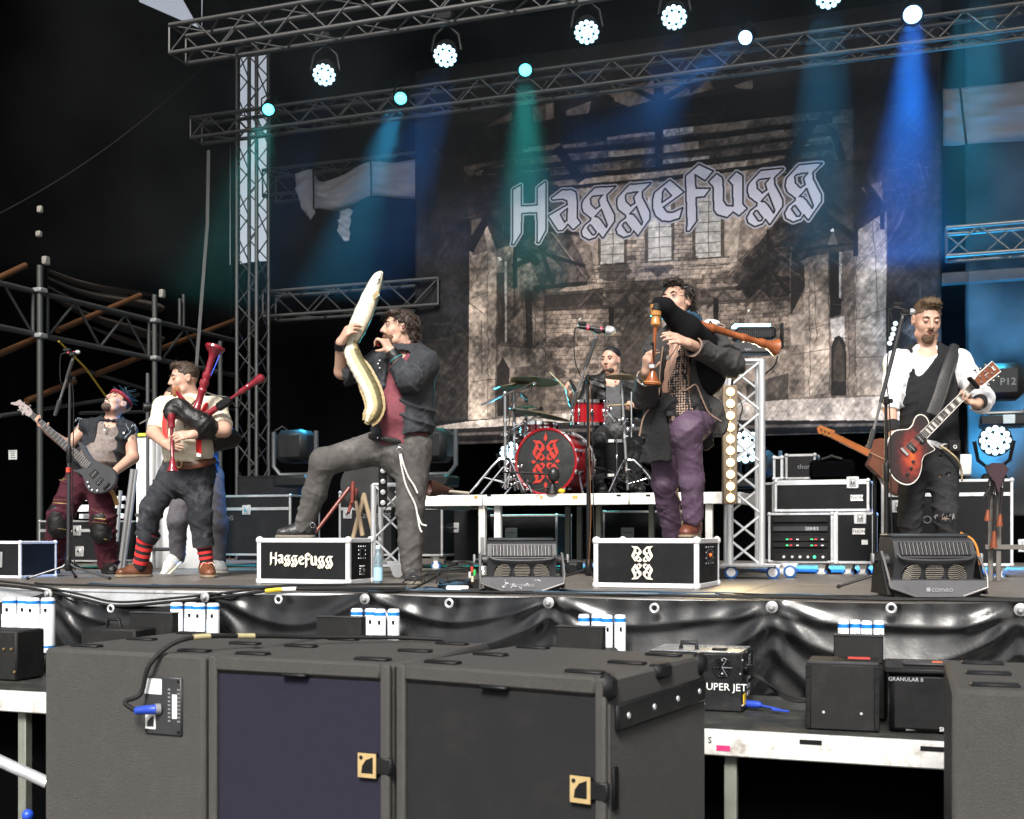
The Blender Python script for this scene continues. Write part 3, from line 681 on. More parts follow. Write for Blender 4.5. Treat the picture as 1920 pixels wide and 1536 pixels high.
# tower
tq = Q(474, 600, 13.3)
truss('tower', 'upright aluminium truss tower at the left with daylight behind it', (tq[0], 13.3, 0), (tq[0], 13.3, 6.6), .29, upv=(0, 1, 0), m=TR, cat='tower', r=.025)
# ledgers left of the banner
l0, l1 = Q(505, 575, 13.9), Q(790, 552, 13.9)
truss('scaffold_ledger', 'low horizontal truss between the tower and the banner', (l0[0], 13.9, l0[2]), (l1[0] + .3, 13.9, l0[2]), .33, m=TR, rb=.011)
h0 = Q(505, 335, 14.3)
truss('scaffold_ledger', 'high horizontal truss wrapped in a grey cloth', (h0[0], 14.3, Q(640, 335, 14.3)[2]), (h0[0] + 2.4, 14.3, Q(640, 335, 14.3)[2]), .35, m=TR)
r0 = Q(1765, 452, 13.6)
truss('scaffold_ledger', 'bluish lit horizontal truss right of the banner', (r0[0] + .05, 13.6, r0[2] - .05), (6.3, 13.6, r0[2] - .05), .3, m=TR, rb=.011)
MB().box((r0[0] + 3, 13.75, Q(1800, 520, 13.7)[2]), (6, .1, .13), .01).build('ledger_board', DARKG)
tag(bpy.data.objects['ledger_board'], 'pale board under the truss right of the banner', 'board')
# grey cloths tied on the trusses
GREYC = mat('grey_tarpaulin', (0.36, 0.36, 0.4), 0.75, var=0.1, bump=0.1, bscale=30)
def wrap(name, label, outline_top, outline_bot, Y, thick=.3):
 top = spline([Q(x, y, Y) for x, y in outline_top], 6); bot = spline([Q(x, y, Y) for x, y in outline_bot], 6); n = len(top)
 bot = np.array([bot[min(len(bot) - 1, int(i * (len(bot) - 1) / (n - 1)))] for i in range(n)]); V = []; m_ = 16
 rs = np.random.RandomState(2)
 for i in range(n):
  for j in range(m_ + 1):
   v = j / m_; p = top[i] * (1 - v) + bot[i] * v; bul = math.sin(math.pi * v) ** .6 * thick / 2
   fold = .02 * math.sin(v * 17 + i * .35) + .014 * math.sin(v * 31 - i * .5)
   V.append(p + np.array([0, -bul - fold, 0]))
 f = [(i * (m_ + 1) + j, i * (m_ + 1) + j + 1, (i + 1) * (m_ + 1) + j + 1, (i + 1) * (m_ + 1) + j) for i in range(n - 1) for j in range(m_)]
 o = MB().add(np.array(V), f).build(name, GREYC, None, angle=180)
 md = o.modifiers.new('thickness', 'SOLIDIFY'); md.thickness = .01
 return tag(o, label, 'cloth')
gw = wrap('grey_cloth', 'grey cloth bundled and tied round the truss left of the banner', [(558, 325), (585, 318), (600, 340), (640, 330), (692, 305), (740, 303), (800, 296)], [(575, 405), (590, 392), (630, 396), (660, 385), (695, 368), (740, 372), (800, 375)], 14.05)
for xa, ya, yb in ((587, 317, 392), (695, 303, 372)):
 MB().tube(spline([Q(xa, ya, 13.9), Q(xa + 1, (ya + yb) / 2, 13.8), Q(xa + 1, yb, 13.9)]), .012, 6).build('strap', BLACK, gw)
tl = wrap('cloth_tail', 'end of grey cloth hanging below the wrapped truss', [(640, 395), (652, 392), (661, 394)], [(634, 440), (645, 452), (656, 452)], 14.0, .08)
tl2 = wrap('cloth_tail', 'dark torn cloth end hanging left of the wrapped truss', [(556, 345), (568, 335), (578, 345)], [(575, 395), (582, 412), (592, 400)], 14.0, .08)
gr = wrap('grey_cloth', 'grey cloth sheet tied over the truss at the upper right edge', [(1768, 166), (1800, 166), (1860, 158), (1990, 140)], [(1768, 272), (1810, 272), (1860, 268), (1990, 258)], 14.1, .25)
MB().tube(spline([Q(1800, 165, 13.95), Q(1806, 220, 13.9), Q(1812, 272, 13.95)]), .014, 6).build('strap', BLACK, gr)
# scaffold along the left side wall
XS = -9.05
SCW = mat('scaffold_tube', (0.08, 0.083, 0.08), 0.5, 0.6, dirt=(0.08, 0.07, 0.06), damt=.6)
ORG = mat('rusty_orange_tube', (0.085, 0.032, 0.009), 0.6, 0.2, dirt=(0.07, 0.04, 0.02), damt=.6)
sc = thing('scaffold', 'steel tube scaffold along the dark left side of the stage', 'scaffold', S(290, 1040, XS))
def sline(name, a, b_, X, r, m): rod(name, S(*a, X), S(*b_, X), r, m, sc)
sline('ledger', (-420, 429), (445, 640), XS, .032, SCW); sline('ledger', (-420, 527), (445, 705), XS, .032, SCW)
for px, y0, y1 in ((-330, 400, 0), (75, 498, 800), (290, 553, 900), (413, 640, 1000)): q = S(px, y0, XS + .05); rod('upright', q, (q[0], q[1], -1.5 if q[1] < 6 else 0), .034, SCW, sc)
for px, y0, y1 in ((62, 548, 625), (89, 555, 632), (279, 601, 668), (300, 606, 673), (337, 560, 615), (344, 552, 612)): sline('short_upright', (px, y0), (px, y1), XS, .022, SCW)
for a, b_ in (((8, 535), (58, 621)), ((92, 628), (140, 569)), ((143, 569), (186, 648)), ((190, 648), (234, 592)), ((235, 592), (275, 665)), ((306, 671), (345, 618)), ((347, 618), (383, 686)), ((388, 690), (420, 636))): sline('brace', a, b_, XS, .016, SCW)
for a, b_ in (((-20, 530), (48, 498)), ((-10, 668), (69, 634)), ((108, 620), (263, 554)), ((180, 702), (268, 668)), ((300, 655), (443, 600)), ((50, 752), (140, 715)), ((130, 705), (160, 693))): sline('diagonal_tube', a, b_, XS - .09, .035, ORG)
for a, b_ in (((160, 695), (290, 735)), ((0, 780), (260, 740)), ((150, 775), (440, 768))): sline('back_tube', a, b_, XS - .12, .022, SCW)
for px, py in ((75, 545), (75, 630), (290, 602), (290, 672)):
 q = S(px, py, XS + .05); MB().box(q, (.12, .12, .05), .01).build('coupler', ALUD, sc)
TARPB = mat('brown_black_tarpaulin', (0.05, 0.04, 0.033), 0.45, bump=.2, bscale=12)
def tfn(u, v):
 px = 85 + 215 * u; py = 503 + 60 * u + (62 + 55 * u) * v + 6 * math.sin(u * 5); p = S(px, py, XS - .25)
 return p + np.array([.05 * math.sin(v * 26 + u * 3) + .03 * math.sin(v * 11), 0, 0])
tag(sheet(tfn, 30, 40).build('folded_tarpaulin', TARPB, None, angle=180), 'dark brown tarpaulin lying in folds over the left scaffold', 'tarpaulin')
PALE = mat('pale_plastic', (0.24, 0.23, 0.2), .6)
for px, py, w_, h_ in ((75, 393, 9, 14), (73, 439, 10, 12), (86, 489, 15, 17), (304, 551, 13, 20)):
 MB().box(S(px, py, XS + .05), (.06, w_ / 190, h_ / 190), .01).build('junction_box', PALE);
for o, lb in zip([o for o in bpy.data.objects if o.name.startswith('junction_box')], ('pale hook shaped box, topmost on the dark left wall', 'small pale box below the topmost one on the left wall', 'pale box on top of the left scaffold upright', 'pale box on top of the second scaffold upright')): tag(o, lb, 'box', 'pale boxes on the scaffold')
rp = MB().tube([Q(391, 282, 12.7), Q(389, 420, 12.7), Q(368, 690, 12.7)], .028, 6, flat=((0, 1, 0), .15)).build('hanging_strap', mat('grey_webbing', (.07, .07, .07), .8)); tag(rp, 'long grey strap hanging from the end of the far truss', 'strap')
cbl = MB().tube(sag(S(0, 400, -8.9), S(395, 110, -8.9), .15, 20), .007, 5).build('thin_cable', RUBBER); tag(cbl, 'thin cable crossing the dark left wall', 'cable')
yl = MB().tube([S(110, 640, XS + .2), S(160, 690, XS + .2), S(202, 748, XS + .2)], .011, 6).build('yellow_strap', mat('yellow_webbing', (.3, .19, .015), .7)); tag(yl, 'yellow strap running down behind the bass player', 'strap')
# small daylight flap and the sky seen at the top left: gaps in the cloth, closed behind by nothing
# white panel backstage
wp = thing('display_board', 'tall white display board with yellow top behind the two left musicians', 'board', Q(300, 1076, 9.6))
WPM = mat('white_board', (0.82, 0.82, 0.82), .4, var=.03)
a_, b2 = Q(259, 1078, 9.72), Q(338, 1078, 9.72)
MB().box(((a_[0] + b2[0]) / 2 + .1, 9.74, (Q(262, 820, 9.72)[2]) / 2), (b2[0] - a_[0] + .25, .04, Q(262, 820, 9.72)[2]), .006).build('panel', WPM, wp)
MB().box(((a_[0] + b2[0]) / 2 + .1, 9.73, Q(262, 816, 9.72)[2]), (b2[0] - a_[0] + .25, .06, .035), .006).build('top_trim', mat('yellow_green', (.55, .55, .08), .5), wp)
for px in (289,): rod('upright', Q(px, 1078, 9.6), Q(px, 790, 9.6), .017, ALUD, wp)
for a, b_ in (((255, 966), (275, 966)), ((255, 1030), (330, 1030)), ((277, 700), (277, 1070))): rod('scaffold_bar', Q(*a, 9.55), Q(*b_, 9.55), .018, mat('dark_tube', (.06, .06, .065), .5), wp)
# smoke in the air under the rear trusses
SMK = bpy.data.materials.new('stage_smoke'); SMK.use_nodes = True; n_, l_ = SMK.node_tree.nodes, SMK.node_tree.links; n_.clear()
pv = n_.new('ShaderNodeVolumePrincipled'); ou = n_.new('ShaderNodeOutputMaterial'); l_.new(pv.outputs[0], ou.inputs['Volume'])
pv.inputs['Color'].default_value = (.9, .95, 1, 1); pv.inputs['Density'].default_value = 0.019; pv.inputs['Anisotropy'].default_value = .7
def drift(m, an, lo_, hi_, mx, sc_):                  # uneven, drifting density
 n_, l_ = m.node_tree.nodes, m.node_tree.links; q_ = [x for x in n_ if x.type == 'PRINCIPLED_VOLUME'][0]; q_.inputs['Anisotropy'].default_value = an
 z_ = n_.new('ShaderNodeTexNoise'); z_.inputs['Scale'].default_value = sc_; z_.inputs['Detail'].default_value = 4; t_ = n_.new('ShaderNodeTexCoord'); l_.new(t_.outputs['Object'], z_.inputs['Vector'])
 r_ = n_.new('ShaderNodeMapRange'); r_.inputs['From Min'].default_value = lo_; r_.inputs['From Max'].default_value = hi_; r_.inputs['To Max'].default_value = mx; l_.new(z_.outputs['Fac'], r_.inputs['Value']); l_.new(r_.outputs[0], q_.inputs['Density'])
SMK2 = SMK.copy(); drift(SMK2, .2, .42, .7, .4, 1.1); drift(SMK, .7, .3, .72, .042, .9)
tag(MB().box((2.95, 14.1, 3.5), (5.1, 2.0, 5.9)).build('stage_smoke', SMK2, None, smooth=False, kind='stuff'), 'blue lit smoke drifting behind the guitarist at the right', 'smoke')
tag(MB().box((-2.2, 12.0, 4.8), (13.8, 5.8, 3.7)).build('stage_smoke', SMK, None, smooth=False, kind='stuff'), 'thin smoke hanging in the light beams over the rear of the stage', 'smoke')
# lit stage lamps
LENS = mat('lit_led_lens', (.8, .9, 1), .3, emit=(.42, .82, 1.0), estr=1.9)
LENSC = mat('lit_spot_lens_cyan', (.4, .9, 1), .3, emit=(.1, .85, 1.0), estr=3.0)
LENSB = mat('lit_spot_lens_blue', (.4, .6, 1), .3, emit=(.3, .62, 1.0), estr=7.0)
LENSW = mat('lit_spot_lens_white', (.9, .9, 1), .3, emit=(.8, .88, 1.0), estr=7.0)
WARM = mat('lit_warm_bulb', (1, .8, .5), .3, emit=(1.0, .6, .22), estr=2.4)
def spot(parent, loc, d, col, watts, ang, blend=.6, size=.06):
 ld = bpy.data.lights.new('beam', 'SPOT'); ld.energy = watts; ld.color = col; ld.spot_size = R(ang); ld.spot_blend = 1.0; ld.shadow_soft_size = size * 2.2
 o = bpy.data.objects.new('beam', ld); COL.objects.link(o); o.parent = parent
 o.location = Vector(np.asarray(loc, float) - wo_(parent)); o.rotation_euler = Vector(-np.asarray(d, float)).to_track_quat('Z', 'Y').to_euler()
 return o
def frame_of(d):
 d = nrm(d); a = np.array([0, 0, 1.0]) if abs(d[2]) < .9 else np.array([0, 1.0, 0]); u = nrm(np.cross(a, d)); return d, u, np.cross(d, u)
_led = None
def wash(label, pos, d, rad=.13, lens=LENS, hang=None, group='round LED wash lights hanging over the stage', yoke=True):
 d, u, v = frame_of(d); t = thing('wash_light', label, 'stage light', pos, group); pos = np.asarray(pos, float)
 MB().lathe(pos - d * .2, d, [(0, .05), (.02, rad * .75), (.12, rad), (.2, rad * 1.08), (.205, rad * 1.08)], 24).build('housing', BLACK, t)
 MB().lathe(pos + d * .001, d, [(0, rad * 1.02), (.006, rad * 1.02)], 24).build('face_plate', BLACK, t)
 k = 0; pr = rad * .215
 for ring, n in ((0, 1), (1, 6), (2, 12)):
  for j in range(n):
   a = 2 * math.pi * j / n + ring * .26; c = pos + d * .012 + (u * math.cos(a) + v * math.sin(a)) * ring * rad * .40
   MB().lathe(c - d * .004, d, [(0, pr * .93), (.006, pr * .9), (.012, pr * .6), (.014, pr * .05)], 10).build('led', lens, t)
 if yoke:
  up = np.array([0, 0, 1.0]); s = nrm(np.cross(up, d)); e0, e1 = pos - d * .1 + s * (rad + .03), pos - d * .1 - s * (rad + .03)
  tp = pos - d * .12 + up * (rad + .14) * (1 if hang is None else hang)
  MB().tube([e0, e0 * .4 + tp * .6 + s * rad * .5, tp, e1 * .4 + tp * .6 - s * rad * .5, e1], .016, 8).build('yoke', BLACK, t)
  MB().box(tp + up * .06 * (1 if hang is None else hang), (.2, .2, .1), .02).build('base', BLACK, t)
 return t
def small_spot(label, pos, d, lens, rad=.06, group='small spot lights on the far truss'):
 d, u, v = frame_of(d); t = thing('spot_light', label, 'stage light', pos, group); pos = np.asarray(pos, float)
 MB().lathe(pos - d * .22, d, [(0, .03), (.02, rad * .9), (.2, rad * 1.15), (.225, rad * 1.2), (.225, rad * 1.02), (.21, rad)], 20).build('housing', BLACK, t)
 MB().lathe(pos - d * .012, d, [(0, rad * 1.0), (.008, rad * .8), (.013, rad * .1)], 18).build('lens', lens, t)
 up = np.array([0, 0, 1.0]); MB().tube([pos - d * .1 + u * .09, pos - d * .1 + u * .09 + up * .1, pos - d * .1 + up * .16, pos - d * .1 - u * .09 + up * .1, pos - d * .1 - u * .09], .01, 6).build('yoke', BLACK, t)
 return t
CYAN, TEAL, BLUE, DEEP = (.05, .55, 1.0), (.03, .8, .75), (.03, .32, 1.0), (.02, .22, 1.0)
KW = 10.0
def aim(a, pa, b, pb): return nrm(np.asarray(P(*b, pb)) - np.asarray(P(*a, pa)))
YL = 10.75 + .6
for lab, px, py, tx, ty, col, wt, an in (
  ('round LED light, lit pale blue, leftmost over the tower', 608, 140, 555, 330, BLUE, 380, 19),
  ('round LED light, lit pale blue, left of the banner top', 835, 104, 775, 330, BLUE, 1500, 20),
  ('round LED light, lit pale blue, above the far truss near the centre', 1100, 60, 1085, 330, BLUE, 380, 19),
  ('round LED light, lit pale blue, above the post of the banner', 1264, 32, 1235, 330, BLUE, 1300, 18),
  ('round LED light cut by the top edge of the picture with a cyan beam', 1553, -8, 1540, 330, CYAN, 1700, 20),
  ('round LED light above the top right corner with a teal beam', 1835, -30, 1815, 330, (.03, .5, .8), 1900, 26)):
 p = Q(px, py, YL); q = P(tx, ty, np.dot(p - CAM, FWD) + .35); d = nrm(q - p); d2 = nrm(.5 * d + 1.0 * nrm(CAM - p))
 t = wash(lab, p, nrm(d2), .125)
 spot(t, p + d * .05, d, col, wt * KW, an, .7, .09)
for lab, px, py, tx, ty, ln, col, wt, an in (
  ('small cyan lit spot on the left end of the far truss', 503, 206, 470, 330, LENSC, TEAL, 110, 34),
  ('small blue lit spot left of the banner on the far truss', 751, 185, 700, 340, LENSC, CYAN, 420, 24),
  ('small teal lit spot with a straight teal beam on the far truss', 985, 132, 988, 400, LENSC, TEAL, 420, 28),
  ('small blue lit spot pointing left on the far truss', 1397, 71, 1250, 180, LENSB, BLUE, 420, 16),
  ('small deep blue lit spot with the strongest beam, right of the banner word', 1711, 28, 1700, 420, LENSB, DEEP, 2100, 27)):
 p = Q(px, py, Y2 - .22); q = P(tx, ty, np.dot(p - CAM, FWD) - .35); d = nrm(q - p); d2 = nrm(.6 * d + 1.0 * nrm(CAM - p))
 t = small_spot(lab, p, d2, ln, .075 if px < 1600 else .095)
 spot(t, p + d * .05, d, col, wt * KW, an, .7, .05)
# low lit lights at the back
p = Q(1866, 826, 10.6); d = nrm(CAM + np.array([1.0, 0, .5]) - p)
t = wash('round LED moving light on the floor cases behind the guitarist, lit white', p, d, .125, hang=-1, group=None)
p2 = Q(1850, 700, 12.6)
t2 = thing('smoke_fill_light', 'unseen blue lamp added behind the right cases to colour the smoke', 'stage light', Q(1830, 980, 13.0))
MB().box(Q(1830, 975, 13.0), (.3, .2, .2), .02).build('housing', BLACK, t2)
spot(t2, Q(1830, 960, 13.2), Q(1850, 500, 14.2) - Q(1830, 960, 13.2), (.02, .45, 1.0), 130 * KW, 75, .9, .1)  # added hidden source; its only purpose is to turn the right-hand smoke blue
p = Q(1398, 838, 11.6); t = wash('round LED light lit blue behind the truss stand', p, nrm(CAM - p), .16, hang=-1, group=None)
spot(t, p + np.array([0, .25, .3]), (-.3, .3, 1), (.05, .5, 1.0), 6 * KW, 60, .9)
p = Q(958, 850, 11.9); t = wash('round LED light lit blue low behind the bass drum', p, nrm(CAM - p), .12, hang=-1, group=None)
spot(t, p + np.array([0, .0, .25]), P(972, 716, 10) - p, (.03, .65, .9), 150 * KW, 34, .9)
p = Q(529, 827, 12.0); t = small_spot('small white lit spot pointing at the floor left of the singer', p, nrm(CAM - p + np.array([.0, 0, -1.2])), LENSW, .05, None)
spot(t, p + np.array([0, -.1, 0]), P(500, 700, 12) - p, (.6, .7, 1), 5 * KW, 26, .8)
# subwoofers in the foreground
SUBM = mat('textured_speaker_paint', (0.066, 0.063, 0.06), 0.68, var=0.3, scale=260, bump=0.7, bscale=380, dirt=(0.12, 0.115, 0.10), damt=0.2, dscale=7, spec=.3)
GRL = mat('violet_grille_cloth', (0.021, 0.019, 0.034), 0.85, spec=.2, var=0.08, scale=40, bump=.5, bscale=900, rvar=.05)
GRD = mat('grey_grille_cloth', (0.019, 0.019, 0.02), 0.85, spec=.2, var=0.1, scale=6, bump=.5, bscale=900, rvar=.05, dirt=(.035, .033, .03), damt=.35, dscale=6)
GOLD = mat('gold_badge', (0.55, 0.40, 0.19), 0.45, .3)
SZ = -0.095
def corner(px, py): return G(px, py, SZ)
def subwoofer(label, a, b_, dep, grille=None, skids=True):
 a, b_ = np.asarray(a), np.asarray(b_); X = nrm(b_ - a); W = np.linalg.norm(b_ - a); Yd = np.array([-X[1], X[0], 0]); H = SZ + 1.5
 t = thing('subwoofer', label, 'loudspeaker', (*((a + b_)[:2] / 2 + Yd[:2] * dep / 2), -1.5), 'subwoofers standing in front of the stage')
 c = (a + b_) / 2 + Yd * dep / 2
 at = lambda x, y, z: a + X * x + Yd * y + np.array([0, 0, z])
 if grille is None:
  MB().box((c[0], c[1], -1.5 + H / 2), (W - .006, dep, H), .014, X, Yd).build('cabinet', SUBM, t)
 else:
  rim = .034; rec = .022
  m_ = MB(); m_.box(at(W / 2, dep / 2 + rec / 2, -H / 2), (W - .006, dep - rec, H), .012, X, Yd)
  m_.box(at(rim / 2 + .003, rec / 2 - .001, -H / 2), (rim, rec + .004, H), .007, X, Yd); m_.box(at(W - rim / 2 - .003, rec / 2 - .001, -H / 2), (rim, rec + .004, H), .007, X, Yd)
  m_.box(at(W / 2, rec / 2 - .001, -.025), (W - 2 * rim - .006, rec + .004, .05), .007, X, Yd)
  m_.build('cabinet', SUBM, t)
  MB().box(at(W / 2, rec - .004, -H / 2 - .03), (W - 2 * rim - .01, .012, H - .06), .003, X, Yd).build('grille', grille, t)
  MB().box(at(W * .5, -.004, -.05), (.10, .03, .014), .006, X, Yd).build('grille_tab', BLKPL, t)
  # badge with a clip at the right edge
  q = at(W - .082, .004, -.335); MB().box(q + X * .06, (.06, .022, .058), .006, X, Yd).build('badge_clip', BLKPL, t)
  fr = [q + X * x + UP * z - Yd * .012 for x, z in ((-.034, -.04), (.034, -.04), (.034, .04), (-.034, .04))]
  hl = [q + X * x + UP * z - Yd * .012 for x, z in ((-.022, -.027), (-.018, -.002), (-.004, .018), (.023, .029), (.023, -.027))]
  MB().box(q, (.068, .018, .08), .003, X, Yd).build('badge_back', BLKPL, t)
  MB().prism(fr, Yd * .003, [hl]).build('badge', GOLD, t)
  MB().lathe(q - X * .021 + UP * .026 - Yd * .013, -Yd, [(0, .0065), (.002, .0065)], 10).build('badge_dot', BLKPL, t)
 for x in (.12, W - .12):                         # stacking feet sunk in the top
  for y in (.1, dep * .5, dep - .1):
   MB().box(at(x, y, .004), (.13, .045, .012), .005, X, Yd).build('top_skid', BLKPL, t)
 return t, at, W, X, Yd
c0, c1 = corner(80, 1215), corner(383, 1229.5)
s1, at1, W1, X1, Yd1 = subwoofer('leftmost grey subwoofer turned backwards, with a connector plate and blue plug', c0, c1, .82)
# connector plate
pc = at1(W1 * .765, -.004, -.185); PLT = mat('connector_plate', (.03, .03, .032), .4)
MB().box(pc, (.165, .012, .21), .006, X1, Yd1).build('connector_plate', PLT, s1)
for x, z in ((-.07, .09), (.07, .09), (-.07, -.09), (.07, -.09)): MB().lathe(pc + X1 * x + UP * z - Yd1 * .005, -Yd1, [(0, .006), (.004, .005)], 8).build('screw', BLACK, s1)
for x, z, w_, h_ in ((-.04, .068, .075, .055), (.054, .0, .02, .085)): MB().box(pc + X1 * x + UP * z - Yd1 * .0075, (w_, .002, h_), 0, X1, Yd1).build('label', WHITE, s1)
for x in (.03, .068, .075):
 for k in range(9): MB().box(pc + X1 * x + UP * (.06 - k * .014) - Yd1 * .007, (.005 if x > .05 else .01, .0015, .006), 0, X1, Yd1).build('print_mark', mat('faint_print', (.2, .2, .2), .6), s1)
fr = [pc + X1 * x + UP * z - Yd1 * .0075 for x, z in ((-.075, -.085), (-.03, -.085), (-.03, -.03), (-.075, -.03))]
MB().prism(fr, Yd1 * .001, [[pc + X1 * x + UP * z - Yd1 * .0075 for x, z in ((-.068, -.078), (-.066, -.058), (-.05, -.042), (-.037, -.038), (-.037, -.078))]]).build('printed_logo', WHITE, s1)
BLUEP = mat('blue_connector', (.02, .06, .42), .35)
pl = pc + X1 * -.012 + UP * -.012
plug = thing('speaker_plug', 'blue speaker plug with black cable in the plate of the leftmost subwoofer', 'plug', pl)
MB().lathe(pl - Yd1 * .006, nrm(-Yd1 - X1 * .8), [(0, .017), (.02, .018), (.022, .0165), (.05, .0165), (.085, .013), (.09, .006)], 16).build('plug_body', BLUEP, plug)
MB().lathe(pl - Yd1 * .004, nrm(-Yd1 - X1 * .8), [(0, .02), (.018, .02)], 16).build('collar', mat('grey_collar', (.2, .2, .22), .4), plug)
e0 = pl + nrm(-Yd1 - X1 * .8) * .09
pts = spline([e0, e0 - X1 * .035 - Yd1 * .01 + UP * .03, at1(W1 * .67, -.04, -.14), at1(W1 * .72, -.03, -.03), at1(W1 * .83, .06, .05), at1(W1 * 1.0, .3, .045), at1(W1 * 1.18, .5, .03), at1(W1 * 1.5, .7, .02), at1(W1 * 1.75, .78, .012)], 8)
MB().tube(pts, .0085, 10).build('cable', RUBBER, plug)
TAPEY = mat('yellowed_tape', (.42, .37, .2), .6)
for k in (33, 38): MB().tube(pts[k:k + 3], .0105, 10).build('cable_tape', TAPEY, plug)
c2 = corner(389, 1230); c3 = corner(731, 1246.5)
subwoofer('middle subwoofer with a violet grille and gold badge', c2, c3, .82, GRL)
c4 = corner(741, 1245.5); c5 = corner(1136, 1273)
s3, at3, W3, X3, Yd3 = subwoofer('right front subwoofer with a grey grille and a black rail on its side', c4, c5, .80, GRD)
for y in (.035, .76): MB().box(at3(W3 - .012, y, -.03), (.05, .075, .085), .02, X3, Yd3).build('corner_guard', BLKPL, s3)
MB().box(at3(W3 - .012, .42, -.018), (.05, .11, .05), .012, X3, Yd3).build('edge_guard', BLKPL, s3)
q0, q1 = at3(W3 + .004, .06, -.125), at3(W3 + .004, .765, -.115)
rl = MB(); d_ = nrm(q1 - q0); rl.box((q0 + q1) / 2, (.018, np.linalg.norm(q1 - q0), .085), .008, np.cross(d_, (0, 0, 1)), d_); rl.build('side_rail', BLKPL, s3)
for k in range(4):
 q = q0 + (q1 - q0) * (.1 + .27 * k); MB().lathe(q + X3 * .008, X3, [(0, .011), (.004, .009)], 10).build('screw', ALU, s3)
MB().box(at3(W3 + .001, .06, -.335), (.012, .035, .13), .005, X3, Yd3).build('side_slot', BLACK, s3)
c6 = G(1783, 1292, SZ); X6 = nrm(np.array([math.cos(R(6)), math.sin(R(6)) * -1 + .12, 0])); c7 = c6 + X6 * .75
subwoofer('grey subwoofer cut by the right edge of the picture', c6, c7, .8)
# things on the front platform
CAN = mat('white_can', (.8, .82, .85), .35, var=.04); CANB = mat('blue_can_band', (.01, .2, .6), .35); BRASS = mat('brass', (.5, .36, .14), .35, .8)
def can_rack(label, px0, px1, pyt, Y, n=4, h=.40, show=True):
 p0, p1 = Q(px0, pyt, Y), Q(px1, pyt, Y); zt = p0[2]; w_ = (p1[0] - p0[0]); r_ = w_ / n / 2; h = zt - PZ - (.1 if show else .04)
 t = thing('gas_can_rack', label, 'gas cans', ((p0[0] + p1[0]) / 2, Y, PZ), 'racks of white gas cans with blue bands')
 MB().box(((p0[0] + p1[0]) / 2, Y + .01, PZ + .045), (w_ + .02, .1, .09 if show else .03), .006).build('rack', BLKPL, t)
 for k in range(n):
  c = np.array([p0[0] + r_ * (2 * k + 1), Y + (.03 if k % 2 else 0) + .01, zt - h])
  body = MB().lathe(c, (0, 0, 1), [(0, r_ * .6), (.004, r_ * .95), (h - .01, r_ * .95), (h, r_ * .8), (h + .001, r_ * .5)], 18).build('can', CAN, t)
  MB().lathe(c + np.array([0, 0, h - .035]), (0, 0, 1), [(0, r_ * .965), (.018, r_ * .965)], 18, cap=False).build('blue_band', CANB, body)
  MB().lathe(c + np.array([0, 0, .03]), (0, 0, 1), [(0, r_ * .965), (.012, r_ * .965)], 18, cap=False).build('blue_band', CANB, body)
  for j in range(5): MB().box(c + np.array([r_ * .35 + j * .0022 - .004, -r_ * .955, h - .07]), (.0011, .012, .02), 0).build('barcode', BLACK, body)
  MB().box(c + np.array([-r_ * .2, -r_ * .93, h * .45]), (r_ * .6, .012, h * .5), .001).build('printed_label', mat('pale_blue_print', (.6, .68, .78), .4), body)
  if show:
   MB().lathe(c - np.array([0, 0, .045]), (0, 0, 1), [(0, .01), (.015, .012), (.03, .008), (.045, .012)], 10).build('valve', BRASS, body)
   MB().box(c + np.array([0, -.025, -.03]), (.03, .02, .02), .005).build('valve_knob', CANB, body)
can_rack('rack of white gas cans at the far left, with its blue valves in view', 5, 92, 1120, 5.55, 4)
can_rack('rack of white gas cans behind the leftmost subwoofer', 319, 403, 1130, 5.72, 4)
can_rack('rack of white gas cans behind the middle subwoofer', 657, 743, 1141, 5.72, 4)
can_rack('rack of white gas cans beside the second dark panel, behind the right front subwoofer', 1083, 1170, 1152, 5.72, 4)
can_rack('rack of white gas cans behind the small black cube at the right', 1570, 1658, 1163, 5.75, 4)
MATB = mat('matt_black_metal', (.010, .010, .010), .6, spec=.3, bump=.2, bscale=300, dirt=(.05, .05, .045), damt=.25, dscale=9)
def effect(label, px0, px1, py0, py1, Y, base=True):
 a, b_ = Q(px0, py0, Y), Q(px1, py1, Y); t = thing('jet_nozzle', label, 'effect machine', ((a[0] + b_[0]) / 2, Y, PZ), 'black effect machines with an upright dark panel')
 w_, h = b_[0] - a[0], a[2] - b_[2]
 MB().box(((a[0] + b_[0]) / 2, Y + .03, (a[2] + b_[2]) / 2), (w_, .06, h), .004).build('panel', MATB, t)
 MB().box(((a[0] + b_[0]) / 2, Y + .03, a[2] + .002), (w_ + .006, .068, .006), .002).build('panel_rim', DARKG, t)
 if base:
  zc = (b_[2] + PZ) / 2; MB().box(((a[0] + b_[0]) / 2 - .02, Y + .07, zc), (w_ * 1.35, .3, b_[2] - PZ - .004), .01).build('base_box', MATB, t)
 return t
effect('dark upright panel on a black machine behind the leftmost subwoofer', 243, 323, 1149, 1192, 5.45)
effect('dark upright panel on a black machine behind the middle subwoofer', 593, 677, 1157, 1202, 5.45)
effect('dark upright panel on a black machine behind the right front subwoofer', 1043, 1130, 1175, 1221, 5.45)
effect('dark upright panel standing above the black cube at the right', 1563, 1656, 1192, 1245, 5.3)
